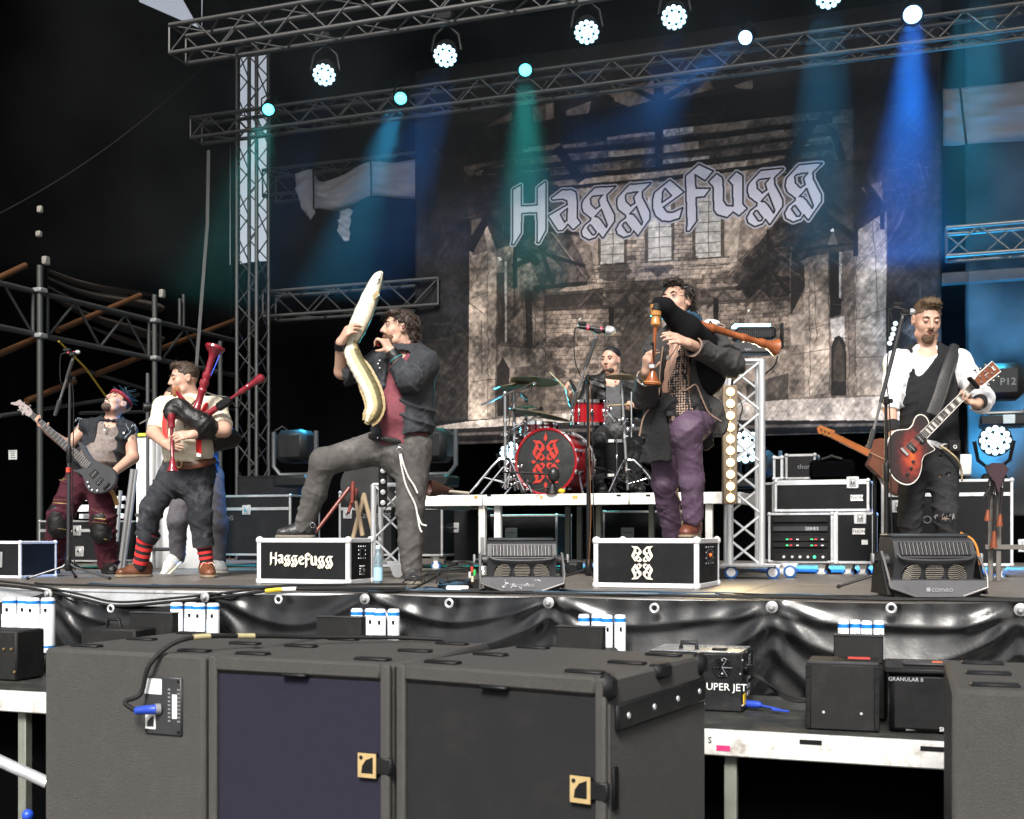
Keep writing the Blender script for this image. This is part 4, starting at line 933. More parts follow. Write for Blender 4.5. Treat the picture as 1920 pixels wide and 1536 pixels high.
# small machine with a handle left
a = Q(172, 1177, 5.3); t = thing('fog_machine', 'flat black machine with a carrying handle, left behind the first subwoofer', 'effect machine', (Q(210, 1180, 5.3)[0], 5.3, PZ))
b2 = Q(245, 1177, 5.3); MB().box(((a[0] + b2[0]) / 2, 5.42, (a[2] + PZ) / 2), (b2[0] - a[0] + .1, .3, a[2] - PZ), .01).build('housing', MATB, t)
h = Q(212, 1166, 5.3); MB().tube([h + np.array([-.04, 0, -.03]), h + np.array([-.03, 0, .012]), h + np.array([.04, 0, .012]), h + np.array([.05, 0, -.03])], .009, 8).build('handle', BLKPL, t)
t = thing('black_machine', 'black machine with small fittings at the far left edge of the platform', 'effect machine', (Q(0, 1200, 5.1)[0], 5.1, PZ))
a, b2 = Q(-70, 1180, 5.1), Q(33, 1271, 5.1); MB().box(((a[0] + b2[0]) / 2, 5.2, (a[2] + PZ) / 2), (b2[0] - a[0], .22, a[2] - PZ), .01).build('housing', MATB, t)
for px, py in ((8, 1217), (22, 1217), (28, 1260)): MB().lathe(Q(px, py, 5.088), (0, -1, 0), [(0, .008), (.008, .006)], 8).build('fitting', BRASS, t)
# the jet machine with lettering
def boxed(label, name, cat, pxl, pxr, pyt, pyb, Y, dep, m, rot=0.0, bev=.006):
 a, b_ = Q(pxl, pyb, Y), Q(pxr, pyb, Y); zt = Q((pxl + pxr) / 2, pyt, Y)[2]; c = (a + b_) / 2; X = np.array([math.cos(rot), math.sin(rot), 0]); Yd = np.array([-X[1], X[0], 0])
 W = (b_ - a)[0] / math.cos(rot); t = thing(name, label, cat, (c[0], c[1], PZ)); hgt = zt - PZ
 at = lambda x, y, z: np.array([c[0], c[1], PZ]) + X * x + Yd * y + UP * z
 MB().box(at(0, dep / 2, hgt / 2), (W, dep, hgt), bev, X, Yd).build('housing', m, t)
 return t, at, W, hgt, X, Yd
GLB = mat('gloss_black_metal', (.014, .014, .015), .25, dirt=(.07, .07, .07), damt=.2, dscale=12)
t, at, W, H, X, Yd = boxed('black jet machine with white lettering and a fan grille behind the right front subwoofer', 'jet_machine', 'effect machine', 1215, 1392, 1224, 1319, 5.27, .34, GLB)
MB().box(at(0, .17, H + .004), (W - .02, .32, .006), .002, X, Yd).build('top_plate', mat('scratched_light_metal', (.42, .44, .47), .3, .6), t)
text_mb('S SUPER JET', at(W * .27, 0, H * .42), X, UP, .046, .003).build('lettering', WHITE, t)
gx = W * .29
for k, r_ in enumerate((.018, .03, .042)):
 an = np.linspace(0, 2 * math.pi, 25); MB().tube([at(gx + r_ * math.cos(a), -.006, H * .76 + r_ * math.sin(a)) for a in an], .0022, 5).build('fan_ring', CHROME, t)
for k in range(6): MB().tube([at(gx, -.008, H * .76), at(gx + .045 * math.cos(k * 1.05), -.006, H * .76 + .045 * math.sin(k * 1.05))], .002, 5).build('fan_spoke', CHROME, t)
for x, z in ((.1, .9), (.19, .9), (-.02, .9), (.19, .12), (.02, .12), (.1, .66), (.18, .66)): MB().lathe(at(W * (x + .28) if False else gx + (x - .1), -.001, H * z), -Yd, [(0, .0045), (.003, .003)], 8).build('screw', ALU, t)
h = at(-W * .1, .1, H); MB().tube([h + X * -.04, h + X * -.035 + UP * .035, h + X * .03 + UP * .035, h + X * .035], .011, 8).build('handle', BLKPL, t)
MB().box(at(.1, .08, H + .012), (.07, .04, .012), .005).build('latch', BLKPL, t)
text_mb('JET', at(W / 2, .2, H * .84), Yd, UP, .06, .003).build('side_lettering', WHITE, t)
for k in range(3): text_mb(('SUPER JET', '230V 50', 'DMX'), 0, 0, 0, 1) if False else MB().box(at(W / 2 + .002, .18, H * (.5 - .12 * k)), (.003, .07, .018), 0).build('print_block', mat('grey_print', (.4, .4, .42), .5), t)
MB().box(at(W / 2 + .002, .055, H * .2), (.004, .06, .05), .001).build('warning_label', mat('yellow_label', (.75, .5, .02), .5), t)
MB().lathe(at(W / 2, .1, H * .72), X, [(0, .03), (.012, .03), (.014, .02)], 14).build('knob', BLKPL, t)
MB().box(at(W / 2 + .02, .03, H * .8), (.05, .02, .012), .004).build('side_handle', BLKPL, t)
pp = thing('power_plug', 'blue power plug with curling cables on the side of the jet machine', 'plug', at(W / 2 + .02, .09, H * .12))
MB().lathe(at(W / 2 + .002, .1, H * .1), nrm(X - Yd * .3), [(0, .017), (.05, .017), (.075, .012)], 12).build('plug_body', BLUEP, pp)
MB().tube(spline([at(W / 2 + .07, .07, H * .1), at(W / 2 + .16, .03, H * .06), at(W / 2 + .13, 0, .02), at(W / 2 + .2, .02, .012)], 8), .005, 6).build('cable', BLUEP, pp)
for k in range(3): MB().tube(spline([at(W / 2 + .01, .12, H * .5), at(W / 2 + .06, .05 + .03 * k, H * .58), at(W / 2 + .18, .08, H * (.3 - .04 * k)), at(W / 2 + .32, .1, H * (.12 + .03 * k)), at(W / 2 + .38, .1 + .03 * k, .02)], 8), .005, 6).build('cable', RUBBER, pp)
# black cube and granulate bin
t, at, W, H, X, Yd = boxed('black box with two bright screws standing at the edge of the front platform', 'black_cube', 'effect machine', 1512, 1648, 1246, 1381, PY0 + .12, .32, MATB, R(2))
for x in (-1, 1):
 MB().box(at(x * (W / 2 - .008), -.002, H / 2), (.022, .01, H - .01), .003, X, Yd).build('corner_angle', BLKPL, t)
 for z in (.06, .3, .55, .8, .95): MB().lathe(at(x * (W / 2 - .008), -.006, H * z), -Yd, [(0, .0055), (.003, .004)], 8).build('rivet', BLACK, t)
 MB().lathe(at(x * W * .26, 0, H * .27), -Yd, [(0, .006), (.003, .005)], 8).build('screw', ALU, t)
MB().box(at(0, .012, H + .004), (W, .02, .014), .004, X, Yd).build('top_rim', DARKG, t)
MB().box(at(.06, .25, H + .003), (.09, .03, .006), 0, X, Yd).build('red_label', mat('red_label', (.5, .05, .04), .5), t)
t, at, W, H, X, Yd = boxed('black bin with a handled lid beside the black box on the front platform', 'granulate_bin', 'bin', 1668, 1822, 1262, 1391, PY0 + .16, .34, BLKPL, R(2), .02)
MB().box(at(0, .17, H + .006), (W + .045, .375, .024), .008, X, Yd).build('lid', BLKPL, t); MB().box(at(.0, .13, H + .024), (.2, .1, .016), .008, X, Yd).build('lid_handle', DARKG, t)
text_mb('GRANULAR II', at(-W * .3, 0, H * .88), X, UP, .022, .003).build('lettering', mat('grey_print', (.4, .4, .42), .5), t); text_mb('SHOWTEC', at(W * .30, 0, H * .04 + .01), X, UP, .024, .003).build('lettering', WHITE, t)
for x, c in ((.03, (.5, .12, .05)), (.1, (.6, .6, .6))): MB().box(at(x, .1, H + .034), (.04, .02, .006), 0).build('lid_label', mat('lid_label_%d' % (x * 100), c, .5), t)
cb = MB(); rs = np.random.RandomState(4)
for k in range(16):
 x0, y0 = rs.uniform(.3, .75), rs.uniform(PY0 + .12, PY0 + .5); n = 9
 pts = [(x0 - .5 + k * .02 + .14 * i + rs.uniform(-.03, .03), y0 + rs.uniform(-.05, .05), PZ + .009 + .008 * (k % 4) + .006 * math.sin(i)) for i in range(n)]
 cb.tube(spline(pts, 5), .006, 6)
tag(cb.build('cable_heap', mat('grey_rubber', (.025, .025, .026), .4), None, kind='stuff'), 'tangle of black cables lying on the front platform', 'cables')
# flight cases
_cm = {}
def flight_case(label, X0, Y0, w_, dep, h, z0=0.0, rot=0.0, trim=ALU, latches=(), casters=False, group='black flight cases with aluminium edges', lines=(), edge=.022, body=LAMIN, handles=(), name='flight_case', pivot=0):
 X = np.array([math.cos(rot), math.sin(rot), 0]); Yd = np.array([-X[1], X[0], 0]); o = np.array([X0, Y0, z0])
 at = lambda x, y, z: o + X * x + Yd * y + UP * z
 t = thing(name, label, 'flight case', at(w_ / 2, dep / 2, -z0 * 0), group)
 b = MB().box(at(w_ / 2, dep / 2, h / 2), (w_ - .008, dep - .008, h - .008), 0, X, Yd).build('panel', body, t, smooth=False)
 key = (trim.name, edge)
 e = edge
 for (c, dm) in [((w_ / 2, y, z), (w_ - e, e, e)) for y in (e / 2, dep - e / 2) for z in (e / 2, h - e / 2)] + [((x, dep / 2, z), (e, dep - e, e)) for x in (e / 2, w_ - e / 2) for z in (e / 2, h - e / 2)] + \
   [((x, y, h / 2), (e, e, h - e)) for x in (e / 2, w_ - e / 2) for y in (e / 2, dep - e / 2)]:
  MB().box(at(*c), dm, .003, X, Yd).build('edge_trim', trim, t, smooth=False)
 if key not in _cm:
  m_ = MB().ball((0, 0, 0), e * .92, 10, 6); _cm[key] = m_.build('corner_proto', trim); _cm[key].name = 'ball'; me_ = _cm[key].data; bpy.data.objects.remove(_cm[key]); _cm[key] = me_
 for x in (e * .5, w_ - e * .5):
  for y in (e * .5, dep - e * .5):
   for z in (e * .5, h - e * .5):
    link('ball_corner', _cm[key], t, at(x, y, z) - wo_(t))
 for z in lines: MB().box(at(w_ / 2, -.001, z), (w_ - 2 * e, .008, .03), .002, X, Yd).build('lid_profile', trim, t, smooth=False)
 for x, z in latches:
  p = MB().box(at(x, -.002, z), (.1, .012, .1), .012, X, Yd).build('latch', trim, t)
  MB().box(at(x, -.008, z), (.05, .01, .07), .006, X, Yd).build('latch_dish', ALUD, p)
  MB().lathe(at(x, -.012, z), -Yd, [(0, .018), (.008, .016), (.01, .006)], 12).build('latch_knob', CHROME, p)
 for x, z in handles:
  p = MB().box(at(x, -.002, z), (.13, .01, .1), .01, X, Yd).build('recessed_handle', ALUD, t)
  MB().tube([at(x - .045, -.012, z), at(x, -.016, z), at(x + .045, -.012, z)], .006, 8).build('grip', CHROME, p)
 if casters:
  for x in (.1, w_ - .1):
   for y in (.08, dep - .08):
    c = at(x, y, -.075); p = MB().box(c + UP * .068, (.09, .09, .01), .002).build('caster', ALUD, t)
    MB().prism([c + np.array(q) for q in ((-.03, -.022, .065), (.04, -.022, .065), (.016, -.022, -.005), (-.016, -.022, -.005))], (0, .004, 0)).build('fork', WHITE, p)
    MB().lathe(c + np.array([0, -.016, -.02]), (0, 1, 0), [(0, .04), (.002, .05), (.028, .05), (.03, .04)], 18).build('wheel', mat('blue_tyre', (.01, .08, .26), .5), p)
    MB().lathe(c + np.array([0, -.018, -.02]), (0, 1, 0), [(0, .034), (.034, .034)], 14).build('hub', mat('wheel_hub', (.5, .5, .5), .5), p)
 return t, at, X, Yd
BALU = mat('bright_case_edge', (.8, .8, .82), .42, .25, var=.06, dirt=(.5, .5, .5), damt=.4, dscale=14)
# the two stage boxes
p = Q(655, 1098, 6.85); Y0 = None
d = .33 * FPX / (1097 - HOR); fr_ = P(655, 1097, d)
t, at, X, Yd = flight_case('stage box lettered Haggefugg under the singer\'s boot', fr_[0] - .70, fr_[1], .70, .36, .305, .003, 0, BALU, group='low stage boxes at the front edge', edge=.03)
lettering(at(.345, -.001, .15), X, UP, .48, eps=.006).build('lettering', CREAM, t)
def side_fitting(at, w_, y, z, sw, sh, X, Yd, t, orange=False):
 MB().box(at(w_ + .001, y, z), (.004, sw, sh), .0, X, Yd).build('side_plate', BLACK, t)
 for i in (-1, -.35, .35, 1):
  for k in (-1, 1): MB().lathe(at(w_ + .002, y + i * sw / 2, z + k * sh / 2), X, [(0, .0045), (.003, .003)], 7).build('rivet', ALU, t)
 for k in (-.35, .35):
  for i in (-1, 1): MB().lathe(at(w_ + .002, y + i * sw / 2, z + k * sh / 2), X, [(0, .0045), (.003, .003)], 7).build('rivet', ALU, t)
 MB().box(at(w_ + .003, y, z), (.006, sw * .7, sh * .75), .002, X, Yd).build('handle_dish', DARKG, t); MB().box(at(w_ + .006, y, z), (.006, sw * .55, sh * .6), .002, X, Yd).build('handle_recess', BLACK, t)
 if orange: MB().ball(at(w_ + .012, y - sw * .1, z), .013).build('orange_plug', mat('orange_plastic', (.8, .15, .02), .4), t)
side_fitting(at, .70, .18, .21, .1, .08, X, Yd, t); side_fitting(at, .70, .18, .09, .06, .055, X, Yd, t)
MB().lathe(at(.70, .19, .09), X, [(0, .014), (.014, .014), (.016, .008)], 12).build('socket', CHROME, t)
d = .33 * FPX / (1105 - HOR); fr_ = P(1312, 1105, d)
t, at, X, Yd = flight_case('stage box with the fourfold gold emblem under the right piper\'s shoe', fr_[0] - .665, fr_[1] - .01, .665, .62, .305, .003, R(-2), BALU, group='low stage boxes at the front edge', edge=.03)
emblem(at(.315, -.001, .155), X, UP, .205, .006).build('emblem', CREAM, t)
side_fitting(at, .665, .30, .2, .2, .1, X, Yd, t, True)
# cases behind
PRT = mat('grey_stencil', (.12, .13, .14), .6)
def case_px(label, pxl, pxr, pyt, Y, dep=.6, z0=0.0, pyb=None, **k):
 a, b_ = Q(pxl, pyt, Y), Q(pxr, pyt, Y)
 if pyb is not None: z0 = max(0.0, Q(pxl, pyb, Y)[2])
 return flight_case(label, a[0], Y, b_[0] - a[0], dep, a[2] - z0, z0, **k) + (b_[0] - a[0], a[2] - z0)
t, at, X, Yd, W, H = case_px('wide black flight case behind the left piper, stencilled OTOS H5', 330, 545, 930, 10.3, .6, .12, trim=ALUD, latches=((1.02 * .82, .46),), lines=(.47,), casters=True)
text_mb('2x LOTOS H5', at(W * .36, -.001, H * .62), X, UP, .07, .004).build('stencil', PRT, t)
t, at, X, Yd, W, H = case_px('black flight case seen between the singer\'s legs, stencilled 2x H5', 635, 830, 922, 10.6, .6, .12, trim=ALUD, latches=((.1, .42),), lines=(.47,), casters=True, handles=((.75, .12),))
text_mb('2x LOTOS H5', at(W * .42, -.001, H * .62), X, UP, .07, .004).build('stencil', PRT, t)
t, at, X, Yd, W, H = case_px('black case under the left end of the drum riser', 832, 900, 952, 10.9, .5, .05, trim=ALUD, handles=((.1, .35),))
case_px('black case under the middle of the drum riser', 915, 1045, 965, 11.2, .5, .05, trim=ALUD, handles=((.25, .3),))
case_px('black case under the right half of the drum riser', 1130, 1290, 958, 11.2, .5, .05, trim=ALUD, handles=((.25, .3),))
THY = 10.2
t, at, X, Yd, W, H = case_px('upper black rack case labelled Thon, right of the truss stand', 1452, 1630, 901, THY, .6, pyb=960, latches=((.64, .24),), lines=(.24,))
def thon(at, x, z, X, t, s=.1):
 MB().box(at(x, -.004, z), (s, .004, s * .5), 0, X, Yd).build('label', WHITE, t); text_mb('THON', at(x, -.006, z), X, UP, s * .36, .004).build('lettering', BLACK, t)
thon(at, W - .1, H * .42, X, t)
t, at, X, Yd, W, H = case_px('lower black rack case labelled Thon with a white sticker', 1566, 1640, 961, THY, .6, pyb=1057, latches=((.2, .38),), lines=(), casters=True)
thon(at, W * .6, H * .63, X, t); MB().box(at(W * .75, -.003, H * .42), (.05, .003, .04), 0).build('sticker', WHITE, t)
MB().box(at(.0, -.004, H * .5), (.03, .012, H), .002).build('door_edge', ALU, t)
# open amplifier rack
a, b_ = Q(1440, 962, THY - .02), Q(1562, 1056, THY - .02); W, H = b_[0] - a[0], a[2] - b_[2]
t, at, X, Yd = flight_case('open rack of amplifiers with green and red lights under the upper Thon case', a[0], THY - .02, W, .55, H, b_[2], trim=ALU, casters=True, name='amplifier_rack', edge=.02)
for k, z in enumerate((.86, .68, .48, .36, .12)):
 u_ = MB().box(at(W / 2, -.006, H * z), (W * .84, .012, H * (.1 if k != 4 else .16)), .003).build('rack_unit', BLKPL if k != 1 else DARKG, t)
 if k in (2, 3):
  for x, c, e in ((.3, (.05, .9, .3), (.05, 1, .3)), (.36, (.9, .05, .05), (1, .05, .05)), (.68, (.05, .9, .3), (.05, 1, .3)), (.74, (.9, .05, .05), (1, .05, .05)), (.46, (.5, .5, .5), (.6, .6, .6)), (.84, (.5, .5, .5), (.6, .6, .6))):
   MB().box(at(W * x, -.014, H * z - .004), (.02, .004, .008), 0).build('indicator', mat('led_%.2f_%.2f' % c[:2], c, .4, emit=e, estr=.9), u_)
 if k == 4:
  for x in (.25, .38, .5, .62, .72, .85): MB().lathe(at(W * x, -.012, H * z), -Yd, [(0, .012), (.008, .012)], 10).build('socket', ALU if x != .72 else mat('led_green', (.05, .9, .3), .4, emit=(.05, 1, .3), estr=1.5), u_)
 if k == 1: text_mb('SERIES', at(W * .68, -.013, H * z), X, UP, .04, .003).build('lettering', ALU, u_)
case_px('black case at the left end of the amplifier rack, partly behind the truss stand', 1425, 1452, 905, THY + .1, .6, .1, trim=ALUD)
t, at, X, Yd, W, H = case_px('small black case lettered thon on top of the rack cases', 1472, 1530, 852, THY + .15, .3, pyb=900, trim=ALUD, body=BLACK); text_mb('thon', at(W * .62, -.001, H * .5), X, UP, .06, .004).build('lettering', PRT, t)
case_px('small aluminium edged case lid leaning left of the thon case', 1449, 1468, 856, THY + .1, .1, pyb=900, trim=ALU)
t = thing('gear_bag', 'soft black bag on top of the upper Thon case', 'bag', Q(1560, 900, THY + .1)); a, b_ = Q(1517, 862, THY + .08), Q(1602, 900, THY + .08)
MB().box(((a[0] + b_[0]) / 2, THY + .2, (a[2] + b_[2]) / 2), (b_[0] - a[0], .22, a[2] - b_[2]), .03).build('bag_body', CLOTHB, t); MB().tube([(a[0] + .1, THY + .09, a[2]), (a[0] + .2, THY + .09, a[2] + .03), (b_[0] - .2, THY + .09, a[2] + .03), (b_[0] - .1, THY + .09, a[2])], .012, 6).build('handle', RUBBER, t)
t, at, X, Yd, W, H = case_px('large black flight case behind the guitarist, stencilled H5', 1652, 1900, 901, 9.9, .6, pyb=1060, latches=((.13, .47), (1.06, .16)), lines=(.56,), casters=True)
text_mb('LOTOS H5', at(W * .36, -.001, H * .53), X, UP, .09, .004).build('stencil', PRT, t)
# left side cases
t, at, X, Yd, W, H = case_px('black flight case on wheels behind the bass player', 72, 200, 976, 9.3, .5, pyb=1053, trim=ALUD, latches=((.46, .3), (.49, .1)), lines=(.3,), casters=True, edge=.018)
t, at, X, Yd, W, H = case_px('case with bright aluminium edge cut by the left border', -80, 38, 1015, 7.2, .4, pyb=1088, trim=BALU, edge=.02)
MB().box(at(W * .7, -.004, H * .5), (.03, .006, .12), .002).build('hinge', ALUD, t)
case_px('low dark case behind the small left spot light', 445, 560, 893, 11.6, .5, .05, trim=BLACK)
al = thing('aluminium_profiles', 'pale aluminium profiles and ladder pieces stacked behind the bass player', 'metal profiles', Q(205, 1060, 9.15))
for k, (pxl, pxr, py, dy) in enumerate(((147, 168, 955, 10), (147, 235, 935, 9), (147, 232, 950, 8), (150, 233, 968, 10))):
 a, b_ = Q(pxl, py, 9.2 + .03 * k), Q(pxr, py, 9.2 + .03 * k); MB().box((a + b_) / 2, (b_[0] - a[0], .03, dy / 215), .003).build('profile', BALU, al)
for x0, y0, x1, y1, w_ in ((226, 920, 219, 1015, .035), (249, 880, 225, 1068, .045), (256, 880, 232, 1068, .03)): rod('upright_profile', Q(x0, y0, 9.12), Q(x1, y1, 9.12), w_ / 2, ALUD, al)
pap = tag(MB().box(Q(24, 853, 10.0), (.11, .003, .1), .0).build('paper_notice', mat('paper', (.5, .52, .5), .7)), 'white paper notice on the dark structure at the left edge', 'notice')
for k in range(5): MB().box(Q(24, 846 + k * 4, 9.996), (.07 - .01 * (k % 3), .001, .006), 0).build('print_line', BLACK, pap)
# floor lights at the front edge
def floor_light(label, px, pyb, wd, strap=False, logo_marks=False):
 d = .33 * FPX / (pyb - HOR); c = P(px, pyb, d); c[2] = 0; X = nrm(RGT * .995 + FWD * .05); Yd = np.array([-X[1], X[0], 0]); s = wd / .5
 t = thing('floor_light', label, 'floor light', c, 'grey floor lights at the front edge')
 at = lambda x, y, z: c + (X * x + Yd * y) * s + UP * z * s
 hw = .208
 prof = [(-.02, .318), (-.075, .30), (-.115, .215), (-.10, .19), (-.07, .085), (.10, .085), (.13, .2), (.11, .318)]
 hd = MB().prism([at(-hw, y, z) for y, z in prof], X * 2 * hw * s); hd.build('head', DARKG, t)
 tp = MB().box(at(0, .045, .326), (2 * hw * s - .01, .16 * s, .022 * s), .008, X, Yd).build('top_cover', mat('dark_steel_grey', (.03, .034, .038), .35), t)
 # vent: a recess with slanting ribs
 n0, n1 = np.array(at(0, -.078, .292)), np.array(at(0, -.113, .222)); dn = nrm(n1 - n0); nn = nrm(np.cross(X, dn)); nn = nn if np.dot(nn, CAM - c) > 0 else -nn
 mid = (n0 + n1) / 2; Lr = np.linalg.norm(n1 - n0)
 MB().box(mid + nn * .0015, (2 * hw * s * .88, .003, Lr * .98), .0, X, nn).build('vent_recess', BLACK, t)
 for k in range(34):
  x = (-.172 + k * .344 / 33) * s; q = mid + X * x + nn * .005
  MB().box(q, (.0042 * s, .008, Lr * .93 * (1 - .1 * abs(x) / .17)), .0, nrm(X + dn * .0), nn).build('vent_rib', DARKG if k % 2 else mat('rib_grey', (.16, .15, .15), .4, .2), t)
 MB().tube(spline([at(-.2, -.112, .232), at(-.16, -.124, .207), at(0, -.128, .2), at(.16, -.124, .207), at(.2, -.112, .232)], 6), .008 * s, 8).build('lower_lip', DARKG, t)
 for k in (-1, 0, 1):
  cx = k * .118; an = np.linspace(0, 2 * math.pi, 25); fz = .138; fy = -.094
  p = MB().tube([at(cx + .05 * math.cos(a), fy + .0 - (.02 * math.sin(a) * .6), fz + .046 * math.sin(a)) for a in an], .0022, 5).build('fan_guard', DARKG, t)
  dk = MB().prism([at(cx + .049 * math.cos(a), fy + .004 - .012 * math.sin(a), fz + .045 * math.sin(a)) for a in an[:-1]], Yd * .001); dk.build('fan_opening', BLACK, p)
  for j in range(9):
   z = -.038 + j * .0095; hw_ = math.sqrt(max(0, .048 ** 2 - z ** 2)); bend = -.35 * k
   pts = [at(cx - hw_, fy - .003 - .3 * z, fz + z + (.0 if k >= 0 else -.5 * hw_)), at(cx, fy - .004 - .3 * z, fz + z), at(cx + hw_, fy - .003 - .3 * z, fz + z + (0 if k <= 0 else -.5 * hw_))]
   if k: pts = [q for q in pts if (np.linalg.norm(((q - at(cx, fy, fz)) / s) * np.array([1, 1, 1])) < .062)]
   if len(pts) > 1: MB().tube(pts, .0021 * s, 4).build('fan_slat', mat('slat_tan', (.3, .27, .23), .45, .3), p)
 # yoke: base tray with angled front plate and two arms
 pl = [(-.243, .095), (.243, .095), (.243, .055), (.118, .012), (-.118, .012), (-.243, .055)]
 MB().prism([at(x, -.15, z + .005) for x, z in pl], Yd * .02 * s).build('front_plate', mat('mid_grey_plate', (.10, .10, .107), .5, bump=.1, bscale=300), t)
 MB().box(at(0, -.02, .1), (.486 * s, .24 * s, .008 * s), .003, X, Yd).build('tray', DARKG, t)
 MB().prism([at(x, -.135, z) for x, z in ((-.235, .06), (.235, .06), (.21, .0), (-.21, .0))], Yd * .24 * s).build('base', BLKPL, t)
 ed = [at(-.118, -.155, .012), at(-.245, -.155, .06), at(-.247, -.14, .1)]
 for sx in (-1, 1):
  m_ = lambda x, y, z: at(sx * x, y, z)
  MB().prism([m_(.243, -.14, .03), m_(.243, .10, .03), m_(.243, .06, .2), m_(.243, .03, .24), m_(.243, -.03, .24), m_(.243, -.09, .12)], X * sx * .016 * s).build('yoke_arm', BLKPL, t)
  MB().tube([m_(.118, -.158, .02), m_(.247, -.158, .064), m_(.254, -.14, .12), m_(.25, -.07, .2), m_(.246, -.02, .245)], .006 * s, 6).build('arm_edge', mat('rib_grey', (.16, .15, .15), .4, .2), t)
  MB().lathe(m_(.2, 0, .2), X * sx, [(0, .035 * s), (.06 * s, .03 * s)], 16).build('pivot', DARKG, t)
  k_ = MB().lathe(m_(.262, 0, .2), X * sx, [(0, .015 * s), (.02 * s, .015 * s)], 12).build('locking_knob', BLKPL, t); MB().box(m_(.285, 0, .21), (.014, .03, .05), .005, X, Yd).build('lever', ALUD, k_)
 LG = mat('pale_print', (.3, .3, .31), .5)
 text_mb('comeo', at(.015, -.152, .055), X, UP, .04 * s, .004).build('logo_lettering', LG, t); MB().box(at(-.055, -.1525, .055), (.02 * s, .002, .02 * s), 0, X, Yd).build('logo_mark', LG, t)
 if logo_marks:
  rs = np.random.RandomState(8)
  for k in range(14): MB().box(at(rs.uniform(-.12, .13), -.1515, rs.uniform(.02, .085)), (rs.uniform(.004, .02), .001, rs.uniform(.002, .008)), 0, nrm(X + UP * rs.uniform(-.8, .8)), Yd).build('scratch', ALU, t)
 if strap:
  MB().tube(spline([at(.2, .05, .34), at(.235, -.02, .3), at(.25, -.05, .22), at(.252, -.06, .1), at(.262, -.02, .03)], 6), .006, 6).build('orange_cord', mat('orange_cord', (.55, .2, .03), .6), t)
 else:
  MB().tube(spline([at(-.235, -.05, .2), at(-.24, -.09, .17), at(-.232, -.11, .13), at(-.225, -.1, .16)], 6), .004, 6).build('carabiner', CHROME, t)
floor_light('grey floor light with a scratched front plate, between the two stage boxes', 977, 1112, .465, logo_marks=True)
floor_light('grey floor light with an orange cord, in front of the guitarist', 1738, 1123, .50, strap=True)
# drum riser
RY = 9.0; RZ = .656
ra, rb_ = Q(722, 927, RY), Q(1385, 925, RY)
riser = thing('drum_riser', 'white edged drum riser of stage panels on square legs', 'riser', ((ra[0] + rb_[0]) / 2, RY, 0))
RW = mat('riser_white', (.78, .78, .75), .45, .1, dirt=(.4, .28, .1), damt=.5, dscale=6)
xs_ = [ra[0], Q(907, 927, RY)[0], Q(907, 927, RY)[0] + 1.22, rb_[0]]
for k in range(3):
 x0, x1 = xs_[k], xs_[k + 1]
 MB().box(((x0 + x1) / 2, RY + 1.0, RZ - .02), (x1 - x0 - .006, 1.97, .035), .002).build('deck_panel', PANT, riser)
 MB().box(((x0 + x1) / 2, RY - .012, RZ - .045), (x1 - x0 - .006, .03, .09), .004).build('edge_beam', RW, riser)
MB().box((ra[0] + .0, RY + 1, RZ - .045), (.03, 1.97, .088), .004).build('side_beam', RW, riser); MB().box((rb_[0], RY + 1, RZ - .045), (.03, 1.97, .088), .004).build('side_beam', RW, riser)
for px, dy, m_ in ((905, .03, RW), (934, .06, RW), (1065, 1.2, LEGG), (1087, 1.2, LEGG), (1123, .4, LEGG), (1222, .5, LEGG), (740, .3, BLACK), (1330, .05, RW)):
 q = Q(px, 960, RY + dy); MB().box((q[0], q[1], (RZ - .07) / 2), (.055 if m_ is RW else .045, .05, RZ - .07), .004).build('leg', m_, riser)
for px, dy in ((905, .01), (934, .04)):
 q = Q(px, 1030, RY + dy); MB().box(q + np.array([0, -.008, 0]), (.03, .01, .2), .003).build('slot_plate', ALUD, riser)
for px, w_, c in ((892, .03, 'ochre_mark'), (1078, .045, 'ochre_mark'), (1015, .02, 'ochre_mark')):
 q = Q(px, 932, RY - .03); MB().box(q, (w_, .002, .025), 0).build('tape_mark', mat('ochre_mark', (.5, .32, .08), .6), riser)
for px in (917, 1160, 1215): q = Q(px, 929, RY - .03); MB().box(q, (.035, .002, .014), 0).build('tape_mark', BLACK, riser)
cw = Q(1075, 1052, 9.9);
MB().box(Q(1060, 1052, 9.9), (.5, .1, .02), .004).build('dolly_bar', STEEL, riser)
for px in (1075, 1210):
 q = Q(px, 1070, 9.9); p_ = MB().prism([q + np.array(v) for v in ((-.04, -.02, .09), (.05, -.02, .09), (.015, -.02, 0), (-.015, -.02, 0))], (0, .04, 0)).build('caster_fork', ALUD, riser); MB().lathe(q + np.array([0, -.03, -.0]), (0, 1, 0), [(0, .05), (.03, .05)], 16).build('wheel', mat('dark_wheel', (.08, .08, .08), .5), p_)
# drums
REDL = mat('red_drum_lacquer', (.30, .006, .012), .12, 0, var=.15, coat=.6, rvar=.04)
HEADB = mat('dark_drum_head', (.022, .024, .023), .35, var=.25, scale=3, dirt=(.12, .12, .11), damt=.3)
def ringlugs(parent, c, ax, r_, L, n, depth, names=('lug',)):
 d, u, v = frame_of(ax)
 for k in range(n):
  a = 2 * math.pi * (k + .5) / n; e = u * math.cos(a) + v * math.sin(a); q = np.asarray(c) + e * (r_ + .008)
  m_ = MB().lathe(q + d * (L * .5 - .03), d, [(0, .006), (.006, .011), (.03, .013), (.054, .011), (.06, .006)], 8)
  m_.cyl(q + d * .0 + e * .006, q + d * L + e * .006, .0035, n=6); m_.build('lug', CHROME, parent)
  for s_ in (0, L): MB().box(q + d * s_ + e * .004, (.022, .018, .018), .004, e, np.cross(d, e)).build('claw', CHROME, parent)
bc = P(1023, 866, 9.84); bc[2] = RZ + .285; ax = nrm(np.array([-.10, -1, 0]))
